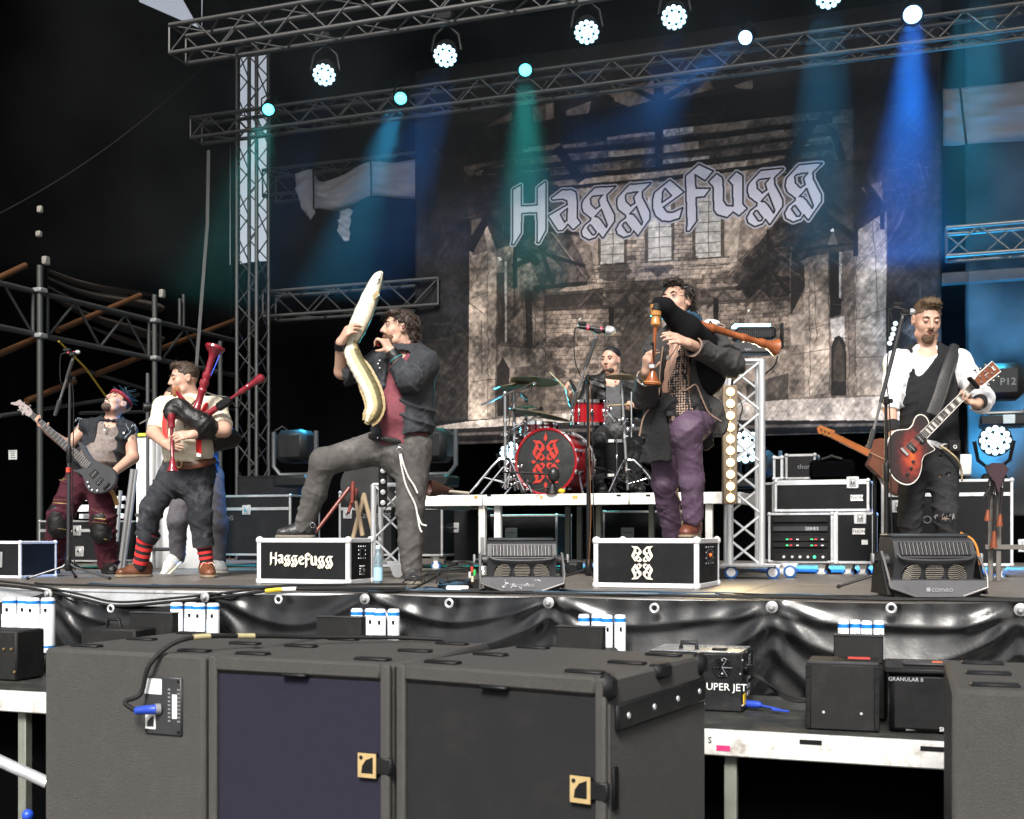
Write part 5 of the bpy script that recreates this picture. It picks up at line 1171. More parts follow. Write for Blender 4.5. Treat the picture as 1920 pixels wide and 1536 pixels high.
bass = thing('bass_drum', 'dark red bass drum with a red fourfold emblem on its black head', 'drum', (bc[0], bc[1], RZ))
MB().lathe(bc - ax * .43, ax, [(0, .265), (.0, .27), (.42, .27), (.42, .262)], 48, cap=False).build('shell', REDL, bass)
MB().lathe(bc - ax * .004, ax, [(-.03, .272), (-.03, .284), (.006, .284), (.01, .276), (.004, .262), (-.006, .262)], 48, cap=False).build('hoop', REDL, bass)
MB().lathe(bc - ax * .43, ax, [(-.02, .272), (-.02, .284), (.02, .284), (.02, .272)], 48, cap=False).build('rear_hoop', CHROME, bass)
MB().lathe(bc - ax * .012, ax, [(0, .264), (.004, .262), (.006, .25), (.006, .0001)], 48, cap=False).build('head', HEADB, bass)
_, eu, ev = frame_of(ax); ux = nrm(np.cross(UP, ax)); ux = ux if np.dot(ux, RGT) > 0 else -ux
MB().add(*(lambda e: (np.concatenate(e.v), e.f))(emblem(bc - ax * .004, ux, UP, .36, .005, True))).build('emblem', mat('red_print', (.42, .03, .018), .5), bass)
for k in range(10):
 a = 2 * math.pi * (k + .5) / 10; e = ux * math.cos(a) + UP * math.sin(a); q = bc + e * .287
 MB().box(q - ax * .012, (.022, .03, .05), .006, e, np.cross(ax, e)).build('claw', CHROME, bass); MB().lathe(bc + e * .283 - ax * .14, ax, [(0, .008), (.01, .014), (.04, .014), (.05, .008)], 8).build('lug', CHROME, bass); rod('tension_rod', q - ax * .01, bc + e * .284 - ax * .12, .004, CHROME, bass, 6)
for s_ in (-1, 1): rod('spur', bc + ux * s_ * .25 - UP * .08 - ax * .1, np.array([*(bc + ux * s_ * .36 + ax * .06)[:2], RZ]), .011, CHROME, bass)
def drum(label, c, r_, h, tilt=(0, 0, 1), headm=None, name='tom_drum', m=REDL):
 ax = nrm(tilt); t = thing(name, label, 'drum', c - ax * h / 2); c0 = c - ax * h / 2
 MB().lathe(c0, ax, [(0, r_), (h, r_)], 32, cap=False).build('shell', m, t)
 for z in (0, h): MB().lathe(c0 + ax * (z - .012), ax, [(0, r_ + .003), (0, r_ + .012), (.026, r_ + .012), (.026, r_ + .003)], 32, cap=False).build('hoop', CHROME, t)
 MB().lathe(c0 + ax * .0, ax, [(0, r_), (.001, .0001)], 32, cap=False).build('bottom_head', headm or mat('blue_grey_head', (.10, .16, .22), .25), t); MB().lathe(c0 + ax * h, ax, [(0, r_), (.002, .0001)], 32, cap=False).build('top_head', WHITE, t)
 ringlugs(t, c0, ax, r_, h, 8, 0); return t
tm = drum('red rack tom with chrome hoops and a blue grey lower head', P(1106, 774, 9.85), .137, .185, (.03, -.08, 1))
q = P(1110, 776, 9.70); MB().lathe(q, nrm(CAM - q), [(0, .016), (.012, .016), (.014, .008)], 14).build('mount', BLKPL, tm)
drum('second red tom low behind the bass drum', P(1012, 806, 10.15), .15, .09, (0, 0, 1))
drum('black floor tom in the shade right of the bass drum', P(1150, 862, 10.5), .2, .3, (0, 0, 1), BLACK, 'floor_tom', BLACK)
CYM = mat('dark_cymbal', (.2, .16, .09), .35, .5, var=.3, scale=5, dirt=(.06, .05, .04), damt=.5, stretch=(1, 1, 1)); CYMB = mat('bright_cymbal', (.6, .55, .4), .22, .9)
def cymbal_on(label, c, r_, tilt, base, boom=None, legs=True, m=CYM, pole=STEEL):
 ax = nrm(tilt); t = thing('cymbal_stand', label, 'cymbal', (base[0], base[1], RZ), 'cymbals round the drum kit')
 MB().lathe(c - ax * .004, ax, [(-.018, r_), (-.016, r_), (0, r_ * .6), (.006, r_ * .22), (.022, r_ * .1), (.024, .001)], 40, cap=False).build('cymbal', m, t)
 MB().lathe(c + ax * .018, ax, [(0, .014), (.012, .016), (.03, .01), (.034, .006)], 10).build('wing_nut', BLKPL, t)
 b0 = np.array([base[0], base[1], RZ])
 if boom is not None:
  top = np.asarray(boom); rod('pole', b0 + UP * .05, top, .0125, pole, t); MB().ball(top, .024).build('tilter', CHROME, t); d = nrm(c - top)
  rod('boom', top - d * .25, c - ax * .02, .009, CHROME, t); MB().ball(c - ax * .03, (.018, .018, .025)).build('tilter', CHROME, t)
 else: rod('pole', b0 + UP * .05, c - ax * .02, .0125, pole, t)
 tp = top if boom is not None else c
 for z in (.22, .5, .62):
  if RZ + z < tp[2] - .05:
   f_ = z / (tp[2] - RZ) if True else 0; q = b0 + (tp - b0) * f_; MB().lathe(q - UP * .02, (0, 0, 1), [(0, .017), (.04, .017)], 12).build('clamp', CHROME, t); MB().box(q + np.array([.025, -.01, 0]), (.03, .012, .014), .004).build('wing_screw', CHROME, t)
 if legs:
  for k in range(3):
   a = .5 + k * 2.094 + base[0]; e = np.array([math.cos(a), math.sin(a), 0]); f_ = b0 + e * .3
   k_ = MB().tube([b0 + UP * .30, b0 + UP * .30 + e * .05, b0 + UP * .24 + e * .11, f_ + UP * .012], .011, 8).build('leg', CHROME, t); rod('leg_brace', b0 + UP * .1, b0 + e * .18 + UP * .15, .007, CHROME, t); MB().ball(f_ + UP * .015, .017).build('rubber_foot', RUBBER, k_)
 return t
cymbal_on('dark crash cymbal at the top left of the drum kit, lit teal underneath', P(1003, 711, 9.9), .205, (.05, .10, 1), P(948, 900, 9.75), P(947, 738, 9.75))
cymbal_on('cyan lit cymbal at the far left of the drum kit', P(963, 722, 10.15), .17, (-.1, .0, 1), P(966, 900, 10.1))
cymbal_on('large dark ride cymbal tilted above the bass drum', P(1012, 774, 10.0), .27, (.20, .04, 1), P(985, 900, 10.1), P(985, 790, 10.05), legs=False)
cymbal_on('small bright hi-hat cymbal behind the ride cymbal', P(987, 759, 10.4), .10, (0, 0, 1), P(985, 900, 10.5), None, False, CYMB)
cymbal_on('dark cymbal on the tall stand at the right of the drum kit', P(1165, 703, 9.9), .15, (.02, .02, 1), P(1177, 900, 9.9), None, True)
hw = thing('drum_bracket', 'chrome clamp arm holding the rack tom to the right stand', 'drum hardware', P(1150, 790, 9.85))
MB().tube([P(1140, 775, 9.8), P(1150, 785, 9.8), P(1157, 788, 9.82), P(1177, 786, 9.88)], .011, 8).build('arm', CHROME, hw)
for q in ((1146, 768), (1152, 788), (1168, 787), (1177, 806), (1187, 800)): MB().ball(P(*q, 9.82), (.022, .02, .026)).build('clamp', CHROME, hw)
rod('second_pole', P(1184, 735, 9.86), P(1184, 820, 9.86), .008, CHROME, hw)
ml = MB(); rs = np.random.RandomState(11)
for k in range(26):
 c = P(rs.uniform(945, 985) if k < 10 else rs.uniform(1125, 1215), rs.uniform(880, 918), 9.7 + rs.uniform(0, .5)); a = rs.uniform(0, 3.1)
 ml.tube(spline([c + np.array([rs.uniform(-.12, .12), rs.uniform(-.1, .1), rs.uniform(-.06, .08)]) for _ in range(4)], 5), .005, 5)
cbm = tag(ml.build('drum_cables', RUBBER, None, kind='stuff'), 'heap of cables on the drum riser', 'cables')
pd = thing('drum_pedal', 'chrome pedal hardware beside the bass drum', 'drum hardware', np.array([*P(965, 905, 9.6)[:2], RZ]))
for k in range(12): MB().ball(P(950 + (k * 7) % 34, 872 + (k * 11) % 42, 9.7), (.011, .011, .016)).build('fitting', CHROME, pd)
for a, b_ in (((952, 915), (958, 870)), ((972, 918), (962, 880)), ((942, 915), (955, 890))): rod('strut', P(*a, 9.68), P(*b_, 9.68), .006, CHROME, pd)
# bass drum microphone
bm = thing('drum_microphone', 'black bass drum microphone on a low stand', 'microphone', np.array([*P(1036, 918, 9.45)[:2], RZ]))
rod('arm', P(942, 885, 9.5), P(1028, 889, 9.4), .009, BLKPL, bm); MB().ball(P(1038, 890, 9.4), (.05, .05, .062), 16, 10).build('capsule', mat('mic_grille', (.03, .03, .03), .35, .4), bm)
MB().lathe(P(1036, 908, 9.42), (0, 0, -1), [(0, .02), (.03, .03), (.06, .05), (.075, .055)], 14).build('base', BLKPL, bm); rod('leg', P(1000, 920, 9.4), P(1040, 912, 9.4), .006, BLKPL, bm); rod('post', P(1037, 898, 9.42), P(1036, 914, 9.42), .012, BLKPL, bm)
om = thing('overhead_microphone', 'thin black microphone on a bent cable left of the bass drum', 'microphone', P(957, 800, 9.6))
MB().tube(spline([P(985, 735, 9.7), P(965, 750, 9.68), P(955, 790, 9.65), P(953, 850, 9.62)], 6), .005, 6).build('cable', RUBBER, om); MB().lathe(P(972, 733, 9.68), P(990, 749, 9.68) - P(972, 733, 9.68), [(0, .006), (.02, .012), (.09, .012), (.1, .006)], 10).build('body', BLKPL, om)
MB().lathe(P(957, 805, 9.6), P(951, 835, 9.6) - P(957, 805, 9.6), [(0, .014), (.05, .014), (.055, .01), (.13, .01)], 10).build('second_body', DARKG, om)
yl_ = tag(MB().ball(P(1053, 921, 9.4), (.03, .025, .02)).build('yellow_tape_roll', mat('yellow_plastic', (.6, .42, .02), .5)), 'small yellow object on the riser edge by the bass drum', 'tape')
# things on the left end of the riser
hn = thing('drinking_horn', 'dark brown open horn lying on the left end of the riser', 'horn', P(805, 920, 9.2)); HORN = mat('horn_brown', (.07, .03, .02), .4)
q = P(805, 915, 9.15); dh = nrm(P(860, 922, 9.25) - q); MB().lathe(q, dh, [(0, .06), (.0, .066), (.05, .06), (.12, .035), (.2, .018)], 20, cap=False).build('bell', HORN, hn); MB().lathe(q + dh * .01, dh, [(0, .058), (.08, .02)], 20, cap=False).build('inside', mat('horn_inside', (.12, .05, .035), .5), hn)
MB().cyl(P(838, 921, 9.2), P(880, 925, 9.2), .012).build('mouthpiece', mat('bone', (.45, .4, .32), .4), hn)
# truss stand with the lamp bar
D0 = 8.9; sl_, sr_ = P(1365, 1000, D0), P(1422, 1000, D0); mid = (sl_ + sr_) / 2; mid[2] = 0
ts = truss('truss_stand', 'bright aluminium truss stand on a wheeled base right of the piper', (mid[0], mid[1] + .05, .10), (mid[0], mid[1] + .05, P(1400, 678, D0)[2]), .235, upv=(math.cos(.25), math.sin(.25), 0), m=TRB, pitch=.2, r=.026, rb=.010, cat='truss stand')
MB().box((mid[0], mid[1] + .05, .1), (.5, .4, .016), .003).build('base_plate', ALUD, ts)
for px, py, dd in ((1450, 1076, D0 - .1), (1482, 1076, D0 + .1), (1372, 1076, D0 - .05)):
 q = P(px, py, dd); q[2] = .055; c_ = MB().prism([q + np.array(v) for v in ((-.07, -.02, .06), (.06, -.02, .06), (.02, -.02, -.01), (-.02, -.02, -.01))], (0, .04, 0)).build('caster', ALU, ts); MB().lathe(q + np.array([0, -.03, -.005]), (0, 1, 0), [(0, .04), (.004, .05), (.034, .05), (.04, .04)], 18).build('blue_wheel', mat('blue_tyre', (.01, .08, .26), .5), c_); MB().lathe(q + np.array([0, -.032, -.005]), (0, 1, 0), [(0, .034), (.04, .034)], 14).build('hub', ALU, c_)
lb = thing('lamp_bar', 'upright bar of ten lit warm round lamps on the truss stand', 'stage light', P(1369, 940, 8.55))
LBB = mat('amber_tinted_housing', (.2, .15, .1), .5)  # orange tint stands for the bulbs' amber light on the bar
b0, b1 = P(1370, 946, 8.55), P(1369, 722, 8.55); MB().box((b0 + b1) / 2 + FWD * .03, (.105, .06, np.linalg.norm(b1 - b0)), .008, RGT, FWD).build('housing', LBB, lb)
for k in range(10):
 q = P(1369.5, 735 + k * 22.1, 8.55) - FWD * .002; MB().lathe(q, -FWD, [(0, .036), (.004, .036), (.004, .033)], 18).build('lamp_ring', LBB, lb); MB().lathe(q, -FWD, [(0, .033), (.006, .03), (.014, .014), (.016, .001)], 18).build('lamp', WARM, lb)
 if k < 9: MB().lathe(P(1369.5, 746 + k * 22.1, 8.55), -FWD, [(0, .005), (.003, .004)], 8).build('small_led', mat('small_led', (.6, .45, .25), .4, emit=(1, .7, .4), estr=.6), lb)
ld = bpy.data.lights.new('glow', 'AREA'); ld.energy = 16; ld.color = (1, .75, .4); ld.shape = 'RECTANGLE'; ld.size = .06; ld.size_y = .8
lo = bpy.data.objects.new('lamp_glow', ld); COL.objects.link(lo); lo.parent = lb; q = (b0 + b1) / 2 - FWD * .03; lo.location = Vector(q - wo_(lb)); lo.rotation_euler = Vector(FWD).to_track_quat('Z', 'Y').to_euler()
MB().tube(spline([P(1372, 722, 8.57), P(1375, 708, 8.6), P(1384, 700, 8.68)], 5), .01, 6).build('clamp_arm', BLACK, lb)
MB().tube(spline([P(1385, 745, 8.6), P(1392, 765, 8.6), P(1386, 790, 8.6), P(1383, 815, 8.62)], 6), .005, 6).build('cable', RUBBER, lb)
pl_ = thing('panel_light', 'blue lit panel light on top of the truss stand behind the right piper', 'stage light', P(1410, 665, 9.0))
MB().box((P(1375, 620, 9.05) + P(1452, 635, 9.05)) / 2, (.30, .2, .09), .015, RGT, FWD).build('head', BLKPL, pl_)
for k in range(18): MB().box(P(1378 + k * 3.9, 627, 8.93), (.006, .01, .05), 0, RGT, FWD).build('cooling_rib', DARKG, pl_)
MB().box(P(1408, 612, 9.05), (.28, .12, .02), .004, RGT, FWD).build('lit_lens', mat('lit_panel', (.3, .8, 1), .3, emit=(.35, .8, 1), estr=3.0), pl_); MB().box(P(1413, 655, 8.98), (.33, .16, .08), .012, RGT, FWD).build('base', DARKG, pl_); text_mb('light', P(1402, 655, 8.895), RGT, UP, .028, .002).build('lettering', mat('pale_print', (.3, .3, .31), .5), pl_)
for px in (1352, 1466): MB().box(P(px, 630, 9.02), (.02, .05, .2), .008, RGT, FWD).build('yoke_arm', BLKPL, pl_)
MB().tube(spline([P(1458, 668, 8.95), P(1452, 685, 8.9), P(1436, 700, 8.9), P(1428, 705, 8.92)], 6), .007, 6).build('cable', RUBBER, pl_)
# second lamp bar hidden behind the singer
lb2 = thing('lamp_bar', 'upright bar of four unlit lamps on a second truss stand behind the singer', 'stage light', P(718, 950, 8.9)); b0, b1 = P(718, 951, 8.9), P(718, 872, 8.9)
MB().box((b0 + b1) / 2, (.06, .06, np.linalg.norm(b1 - b0)), .005, RGT, FWD).build('housing', BLACK, lb2)
for py in (883, 903, 923, 943): MB().lathe(P(718, py, 8.86), -FWD, [(0, .02), (.006, .018), (.008, .01)], 14).build('lamp', ALU, lb2)
m2 = P(733, 1000, 9.2); m2[2] = 0
t2_ = truss('truss_stand', 'second aluminium truss stand mostly hidden behind the singer', (m2[0], m2[1], .09), (m2[0], m2[1], .72), .22, upv=(1, .2, 0), m=TRB, pitch=.2, r=.022, rb=.009, cat='truss stand')
q = P(744, 1062, 9.0); q[2] = .06; MB().prism([q + np.array(v) for v in ((-.08, -.02, .07), (.07, -.02, .07), (.02, -.02, -.01), (-.03, -.02, -.01))], (0, .04, 0)).build('caster', ALU, t2_); MB().lathe(q + np.array([.02, -.03, -.005]), (0, 1, 0), [(0, .05), (.034, .05)], 18).build('wheel', mat('wheel_hub', (.5, .5, .5), .5), t2_)
# moving heads left unlit, drum stand, hanging pipes
def dark_head(label, px, py, Y, s=1.0):
 c = Q(px, py, Y); t = thing('moving_head', label, 'stage light', c)
 for a, b_ in ((-1, 1),):
  pts = [c + np.array(v) * s for v in ((-.22, 0, .2), (-.22, 0, -.12), (-.15, 0, -.2), (.15, 0, -.2), (.22, 0, -.12), (.22, 0, .2))]
  MB().tube(pts, .022 * s, 8).build('yoke', mat('dark_yoke', (.045, .05, .055), .4), t)
 MB().box(c + np.array([0, .03, .06]) * s, (.32 * s, .28 * s, .3 * s), .06).build('head', BLKPL, t); MB().box(c + np.array([0, .05, -.26]) * s, (.36 * s, .3 * s, .1 * s), .02).build('base', BLKPL, t)
dark_head('unlit black moving light left of the singer, above the flight case', 553, 850, 11.0, 1.15); dark_head('unlit black moving light behind the singer\'s back', 812, 848, 11.2, 1.15); dark_head('unlit moving light at the right edge, half lost in the blue smoke', 1880, 730, 11.6, 1.1)
text_mb('P12', Q(1890, 716, 11.3), (1, 0, 0), UP, .09, .003).build('lettering', PRT, bpy.data.objects['moving_head.002'])
MB().box(Q(1892, 786, 11.4), (.1, .02, .08), .004).build('display', mat('display_grey', (.35, .4, .42), .3), bpy.data.objects['moving_head.002'])
dark_head('unlit moving light right of the truss stand', 1425, 880, 11.9, .9)
dsn = thing('standing_drum', 'black drum on wooden legs with reddish brown drone pipes, behind the singer', 'drum', P(690, 1040, 9.6)); WOODL = mat('worn_wood', (.3, .22, .14), .6, var=.3, stretch=(8, 8, 1)); PIPEW = mat('red_brown_pipe', (.16, .035, .025), .35)
MB().lathe(P(690, 915, 9.7), nrm(np.array([.3, -1, .15])), [(-.15, .2), (.15, .2)], 28).build('drum_shell', BLACK, dsn)
for a, b_ in (((682, 930), (662, 1010)), ((682, 925), (703, 1010)), ((668, 940), (680, 1005))): rod('leg', P(*a, 9.55), P(*b_, 9.5), .02, WOODL, dsn)
for a, b_ in (((590, 1000), (655, 915)), ((653, 962), (668, 918)), ((660, 945), (662, 905))): MB().cyl(P(*a, 9.3), P(*b_, 9.45), .013, .017).build('drone_pipe', PIPEW, dsn)
hp = thing('hanging_pipes', 'pipes with orange bells hanging on a wooden stand at the right edge', 'bagpipes', Q(1870, 1045, 9.0)); ORB = mat('orange_bell', (.2, .05, .02), .4)
for px in (1857, 1872):
 q = Q(px, 980, 9.0); MB().box((q[0], 9.0, (Q(px, 900, 9.0)[2]) / 2), (.035, .04, Q(px, 900, 9.0)[2]), .004).build('stand_post', mat('grey_wood', (.12, .11, .1), .7), hp)
MB().box(Q(1890, 1026, 8.98), (.3, .03, .035), .003).build('stand_bar', mat('grey_wood', (.12, .11, .1), .7), hp)
for a, b_, z in (((1858, 880), (1851, 975), .012), ((1868, 880), (1863, 1025), .013), ((1882, 880), (1874, 985), .012), ((1870, 890), (1838, 945), .012)):
 p0, p1 = Q(*a, 8.9), Q(*b_, 8.9); L = np.linalg.norm(p1 - p0); MB().lathe(p0, p1 - p0, [(0, z), (L * .3, z * .8), (L * .33, z * 1.3), (L * .36, z * .8), (L * .8, z)], 12).build('pipe', mat('dark_pipe', (.02, .018, .02), .3), hp)
 if z != .012 or b_[0] != 1838: MB().lathe(p0 + (p1 - p0) * .8, p1 - p0, [(0, z * .9), (L * .1, z * 1.3), (L * .2, z * 1.9), (L * .22, z * 1.9)], 16).build('bell', ORB, hp)
MB().prism([Q(x, y, 8.86) for x, y in ((1846, 874), (1862, 868), (1882, 869), (1892, 880), (1880, 900), (1872, 926), (1866, 905), (1854, 890))], (0, .07, 0)).build('hanging_cloth', mat('dark_red_cloth', (.04, .02, .026), .9), hp)
tag(MB().box(Q(1808, 872, 10.4), (.11, .12, .17), .008).build('small_flood_lamp', mat('flood_face', (.45, .47, .45), .4, emit=(.6, .65, .6), estr=.15)), 'small pale faced flood lamp behind the guitarist\'s hip', 'lamp')
# microphones on stands
def mic_shape(parent, tail, headp, ring=None):
 d = nrm(headp - tail); L = np.linalg.norm(headp - tail); s = L / .2
 MB().lathe(tail, d, [(0, .009 * s), (.005, .011 * s), (.12 * s, .0135 * s), (.14 * s, .02 * s)], 16).build('mic_body', BLKPL, parent)
 MB().lathe(tail + d * .14 * s, d, [(0, .021 * s), (.012 * s, .026 * s), (.03 * s, .026 * s), (.047 * s, .02 * s), (.056 * s, .008 * s), (.058 * s, .001)], 18).build('mic_grille', mat('mic_mesh', (.55, .55, .56), .35, .7, bump=.5, bscale=900), parent)
 if ring:
  for f_ in (.2, .55): MB().lathe(tail + d * f_ * L, d, [(0, .0155 * s), (.014, .0165 * s)], 16).build('colour_ring', ring, parent)
def mic_stand(label, D, foot, top, boom_lo, boom_hi, tail, headp, ring, legs, gloss=BLKPL, clampc=None):
 f_ = P(*foot, D); f_[2] = 0; t = thing('microphone_stand', label, 'microphone stand', f_, 'microphone stands on the stage')
 tp = P(*top, D); rod('pole', f_ + UP * .1, np.array([f_[0] * .5 + tp[0] * .5, f_[1] * .5 + tp[1] * .5, tp[2] * .62]), .0145, gloss, t); rod('pole', np.array([f_[0] * .5 + tp[0] * .5, f_[1] * .5 + tp[1] * .5, tp[2] * .60]), tp, .010, gloss, t)
 q = np.array([f_[0] * .5 + tp[0] * .5, f_[1] * .5 + tp[1] * .5, tp[2] * .62]); MB().lathe(q - UP * .06, UP, [(0, .017), (.01, .02), (.1, .02), (.12, .014)], 12).build('clutch', BLKPL, t)
 MB().box(tp, (.03, .05, .055), .01, RGT, FWD).build('boom_clamp', BLKPL, t); MB().box(tp + RGT * .03, (.03, .02, .03), .008, RGT, FWD).build('clamp_knob', BLKPL, t)
 lo, hi = P(*boom_lo, D), P(*boom_hi, D - .05); rod('boom', lo, hi, .009, mat('satin_grey_tube', (.2, .2, .21), .3, .6), t); dd = nrm(hi - lo); MB().cyl(lo - dd * .01, lo + dd * .11, .014, .017).build('counterweight', DARKG, t); MB().cyl(lo + dd * .28, hi - dd * .02, .013).build('boom_sleeve', DARKG, t)
 MB().box((P(*tail, D - .05) + P(*headp, D - .05)) / 2 - UP * .012, (.05, .04, .03), .006, RGT, FWD).build('mic_clip', BLKPL, t); mic_shape(t, P(*tail, D - .05), P(*headp, D - .05), ring)
 tq = P(*tail, D - .05); MB().box(tq + UP * .022 + RGT * .02, (.055, .03, .024), .005, RGT, FWD).build('transmitter', BLKPL, t)
 cb = spline([tq, tq - RGT * .03 - UP * .03, tq - RGT * .03 - UP * .2, (tq + tp) / 2 - RGT * .02 - UP * .15, tp + RGT * .025 - UP * .1, f_ + UP * .5 + RGT * .03, f_ + UP * .06 + RGT * .05], 8); MB().tube(cb, .004, 6).build('cable', RUBBER, t)
 for lx, ly in legs:
  e = G(lx, ly, 0.012) if False else None
 for (rx, fy) in legs:
  e = f_ + RGT * rx + FWD * fy; e[2] = .012; l_ = MB().tube([f_ + UP * .13, f_ * .85 + e * .15 + UP * .09, e], .0085, 8).build('leg', gloss, t); MB().ball(e, .014).build('rubber_foot', RUBBER, l_)
 MB().lathe(f_ + UP * .06, UP, [(0, .02), (.02, .028), (.09, .024), (.11, .016)], 12).build('hub', BLKPL, t)
 return t
REDT = mat('red_tape', (.6, .06, .03), .5); PINKR = mat('pink_ring', (.7, .05, .12), .4)
m1 = mic_stand('microphone on a black boom stand in front of the bass player', 8.75, (128, 1070), (131, 710), (104, 777), (137, 672), (121, 662), (151, 660), PINKR, ((-.26, -.1), (.34, -.1), (-.05, .28)), gloss=mat('pole_dark_gloss', (.05, .05, .055), .3, .4))
q = P(128, 882, 8.74); MB().lathe(q - UP * .015, UP, [(0, .017), (.035, .017)], 12).build('red_tape', REDT, m1)
m2_ = mic_stand('microphone with pink rings on a black boom stand in front of the drum kit', 7.75, (1104, 1075), (1102, 710), (1072, 765), (1119, 630), (1086, 613), (1156, 622), PINKR, ((.3, .18), (-.3, .1), (.05, -.3)))
MB().tube(spline([P(1107, 720, 7.72), P(1105, 850, 7.72), P(1108, 960, 7.72), P(1104, 1060, 7.72)], 6), .002, 6).build('orange_cable', mat('dull_orange_cord', (.2, .07, .015), .6), m2_)
m3 = mic_stand('microphone on a black boom stand with white discs before the guitarist', 7.3, (1662, 1085), (1661, 752), (1630, 838), (1693, 592), (1676, 577), (1718, 586), None, ((-.3, -.02), (.22, .1), (.1, -.2)))
for k, (x, y) in enumerate(((1679, 607), (1676, 617), (1674, 627), (1671, 635), (1668, 644))): MB().lathe(P(x, y, 7.2), -FWD, [(0, .016), (.004, .014)], 14).build('pick_disc', mat('pale_blue_disc', (.55, .66, .72), .3), m3)
# bottle, box of plugs, cables along the edge
d = .33 * FPX / (1098 - HOR); q = P(709, 1098, d); q[2] = .003
bt = thing('water_bottle', 'clear plastic water bottle with pale blue label beside the left stage box', 'bottle', q)
PLAS = mat('clear_blue_plastic', (.6, .8, .9), .1, trans=.8, var=.02)
MB().lathe(q, UP, [(0, .026), (.006, .03), (.12, .03), (.15, .027), (.17, .03), (.2, .022), (.225, .012), (.235, .012)], 20).build('bottle_body', PLAS, bt); MB().lathe(q + UP * .235, UP, [(0, .0155), (.022, .0155), (.024, .013)], 16).build('cap', mat('pale_blue_cap', (.5, .7, .85), .4), bt); MB().lathe(q + UP * .03, UP, [(0, .0306), (.085, .0306)], 20, cap=False).build('label', mat('pale_blue_label', (.35, .6, .8), .5), bt)
rs = np.random.RandomState(21); COLC = [RUBBER, RUBBER, RUBBER, mat('blue_cable', (.012, .05, .09), .5)]
for k in range(20):
 y = YF + .05 + .022 * k % .35 + rs.uniform(0, .12); x0 = rs.uniform(-5.5, .5); L = rs.uniform(1.2, 3.6); n = int(L * 4) + 3
 pts = np.array([[x0 + L * i / (n - 1), y + rs.uniform(-.035, .035), .008 + .009 * rs.rand()] for i in range(n)]); pts[0, 1] += .1
 tag(MB().tube(spline(pts, 4), rs.choice([.005, .006, .008]), 6).build('stage_cable', COLC[k % 4]), 'cable lying along the front edge of the stage', 'cable', 'cables along the front edge of the stage')
mc = thing('multicore', 'thick black cable with yellow taped joints hanging over the front edge at the left', 'cable', Q(400, 1108, YF))
pts = spline([Q(-40, 1093, YF - .05) , Q(60, 1104, YF - .08), Q(150, 1122, YF - .09), Q(220, 1136, YF - .1), Q(330, 1128, YF - .09), Q(430, 1118, YF - .08), Q(520, 1106, YF - .05), Q(600, 1104, YF - .02), Q(760, 1103, YF + .02)], 8)
MB().tube(pts, .009, 8).build('cable', RUBBER, mc); MB().tube(pts + np.array([0, .01, .022]), .007, 8).build('cable', RUBBER, mc); MB().tube(pts[46:50], .0125, 8).build('tape', mat('yellow_plastic', (.6, .42, .02), .5), mc); MB().tube(pts[49:53], .012, 8).build('tape', WHITE, mc)
bx_ = thing('plug_box', 'small black stage box with coloured plugs and curling cables left of the floor light', 'plug box', P(875, 1100, 6.9) * np.array([1, 1, 0]))
c = P(878, 1098, 7.0); c[2] = .035; MB().box(c, (.16, .1, .06), .006, RGT, FWD).build('housing', BLKPL, bx_); c2_ = P(858, 1102, 6.85); c2_[2] = .02; MB().box(c2_, (.13, .05, .03), .006, RGT, FWD).build('power_strip', WHITE, bx_); c3_ = P(833, 1096, 6.95); c3_[2] = .028; MB().box(c3_, (.06, .05, .05), .01, RGT, FWD).build('adapter', DARKG, bx_)
for k, (px, py, cc) in enumerate(((885, 1062, (.6, .05, .04)), (890, 1068, (.05, .5, .1)), (881, 1072, (.6, .6, .55)), (893, 1075, (.05, .05, .05)), (886, 1080, (.6, .55, .4)))):
 q = P(px, py, 6.95); MB().cyl(q, q - UP * .035, .008, .008).build('plug', mat('plug_%d' % k, cc, .4), bx_)
 MB().tube(spline([q, q + UP * .03 - RGT * .05, q - RGT * (.15 + .05 * k) - UP * .01, P(840 - 22 * k, 1095, 6.9)], 8), .0042, 6).build('cable', RUBBER, bx_)
for k in range(6):
 c = P(850, 1096, 6.9); pts = [c + RGT * (.09 * math.cos(a) + .004 * k) + FWD * .05 * math.sin(a) + UP * (.012 * (k % 3) + .012 * math.sin(a * 2 + k) - c[2] + .03) for a in np.linspace(0, 6.28, 16)]; MB().tube(pts, .0045, 5).build('coiled_cable', RUBBER if k % 2 else mat('blue_cable', (.012, .05, .09), .5), bx_)
tag(MB().tube(spline([P(690, 1106, 6.6) * np.array([1, 1, 0]) + UP * .01, P(760, 1104, 6.7) * np.array([1, 1, 0]) + UP * .012, P(820, 1080, 7.0), P(850, 1056, 7.0), P(880, 1055, 6.98), P(887, 1064, 6.95)], 8), .006, 6).build('looping_cable', RUBBER), 'black cable looping up from the floor to the plug box', 'cable')
# bodies and clothes grown as smooth fields
def cone(p0, p1, r0, r1=None, k=.02, sq=None, flat=0, fold=None, op='add'):
 return dict(t='cone', p0=np.asarray(p0, float), p1=np.asarray(p1, float), r0=r0, r1=r0 if r1 is None else r1, k=k, sq=sq, flat=flat, fold=fold, op=op)
def ell(c, r, ax=None, k=.02, op='add'):
 return dict(t='ell', c=np.asarray(c, float), r=np.broadcast_to(np.asarray(r, float), (3,)).copy(), ax=np.eye(3) if ax is None else np.array([nrm(a) for a in ax]), k=k, op=op)
def boxp(c, h, ax=None, r=0.0, k=.005, op='add'):
 return dict(t='box', c=np.asarray(c, float), h=np.asarray(h, float), ax=np.eye(3) if ax is None else np.array([nrm(a) for a in ax]), r=r, k=k, op=op)
def plane(p, n, k=.004): return dict(t='plane', p=np.asarray(p, float), n=nrm(n), op='int', k=k)
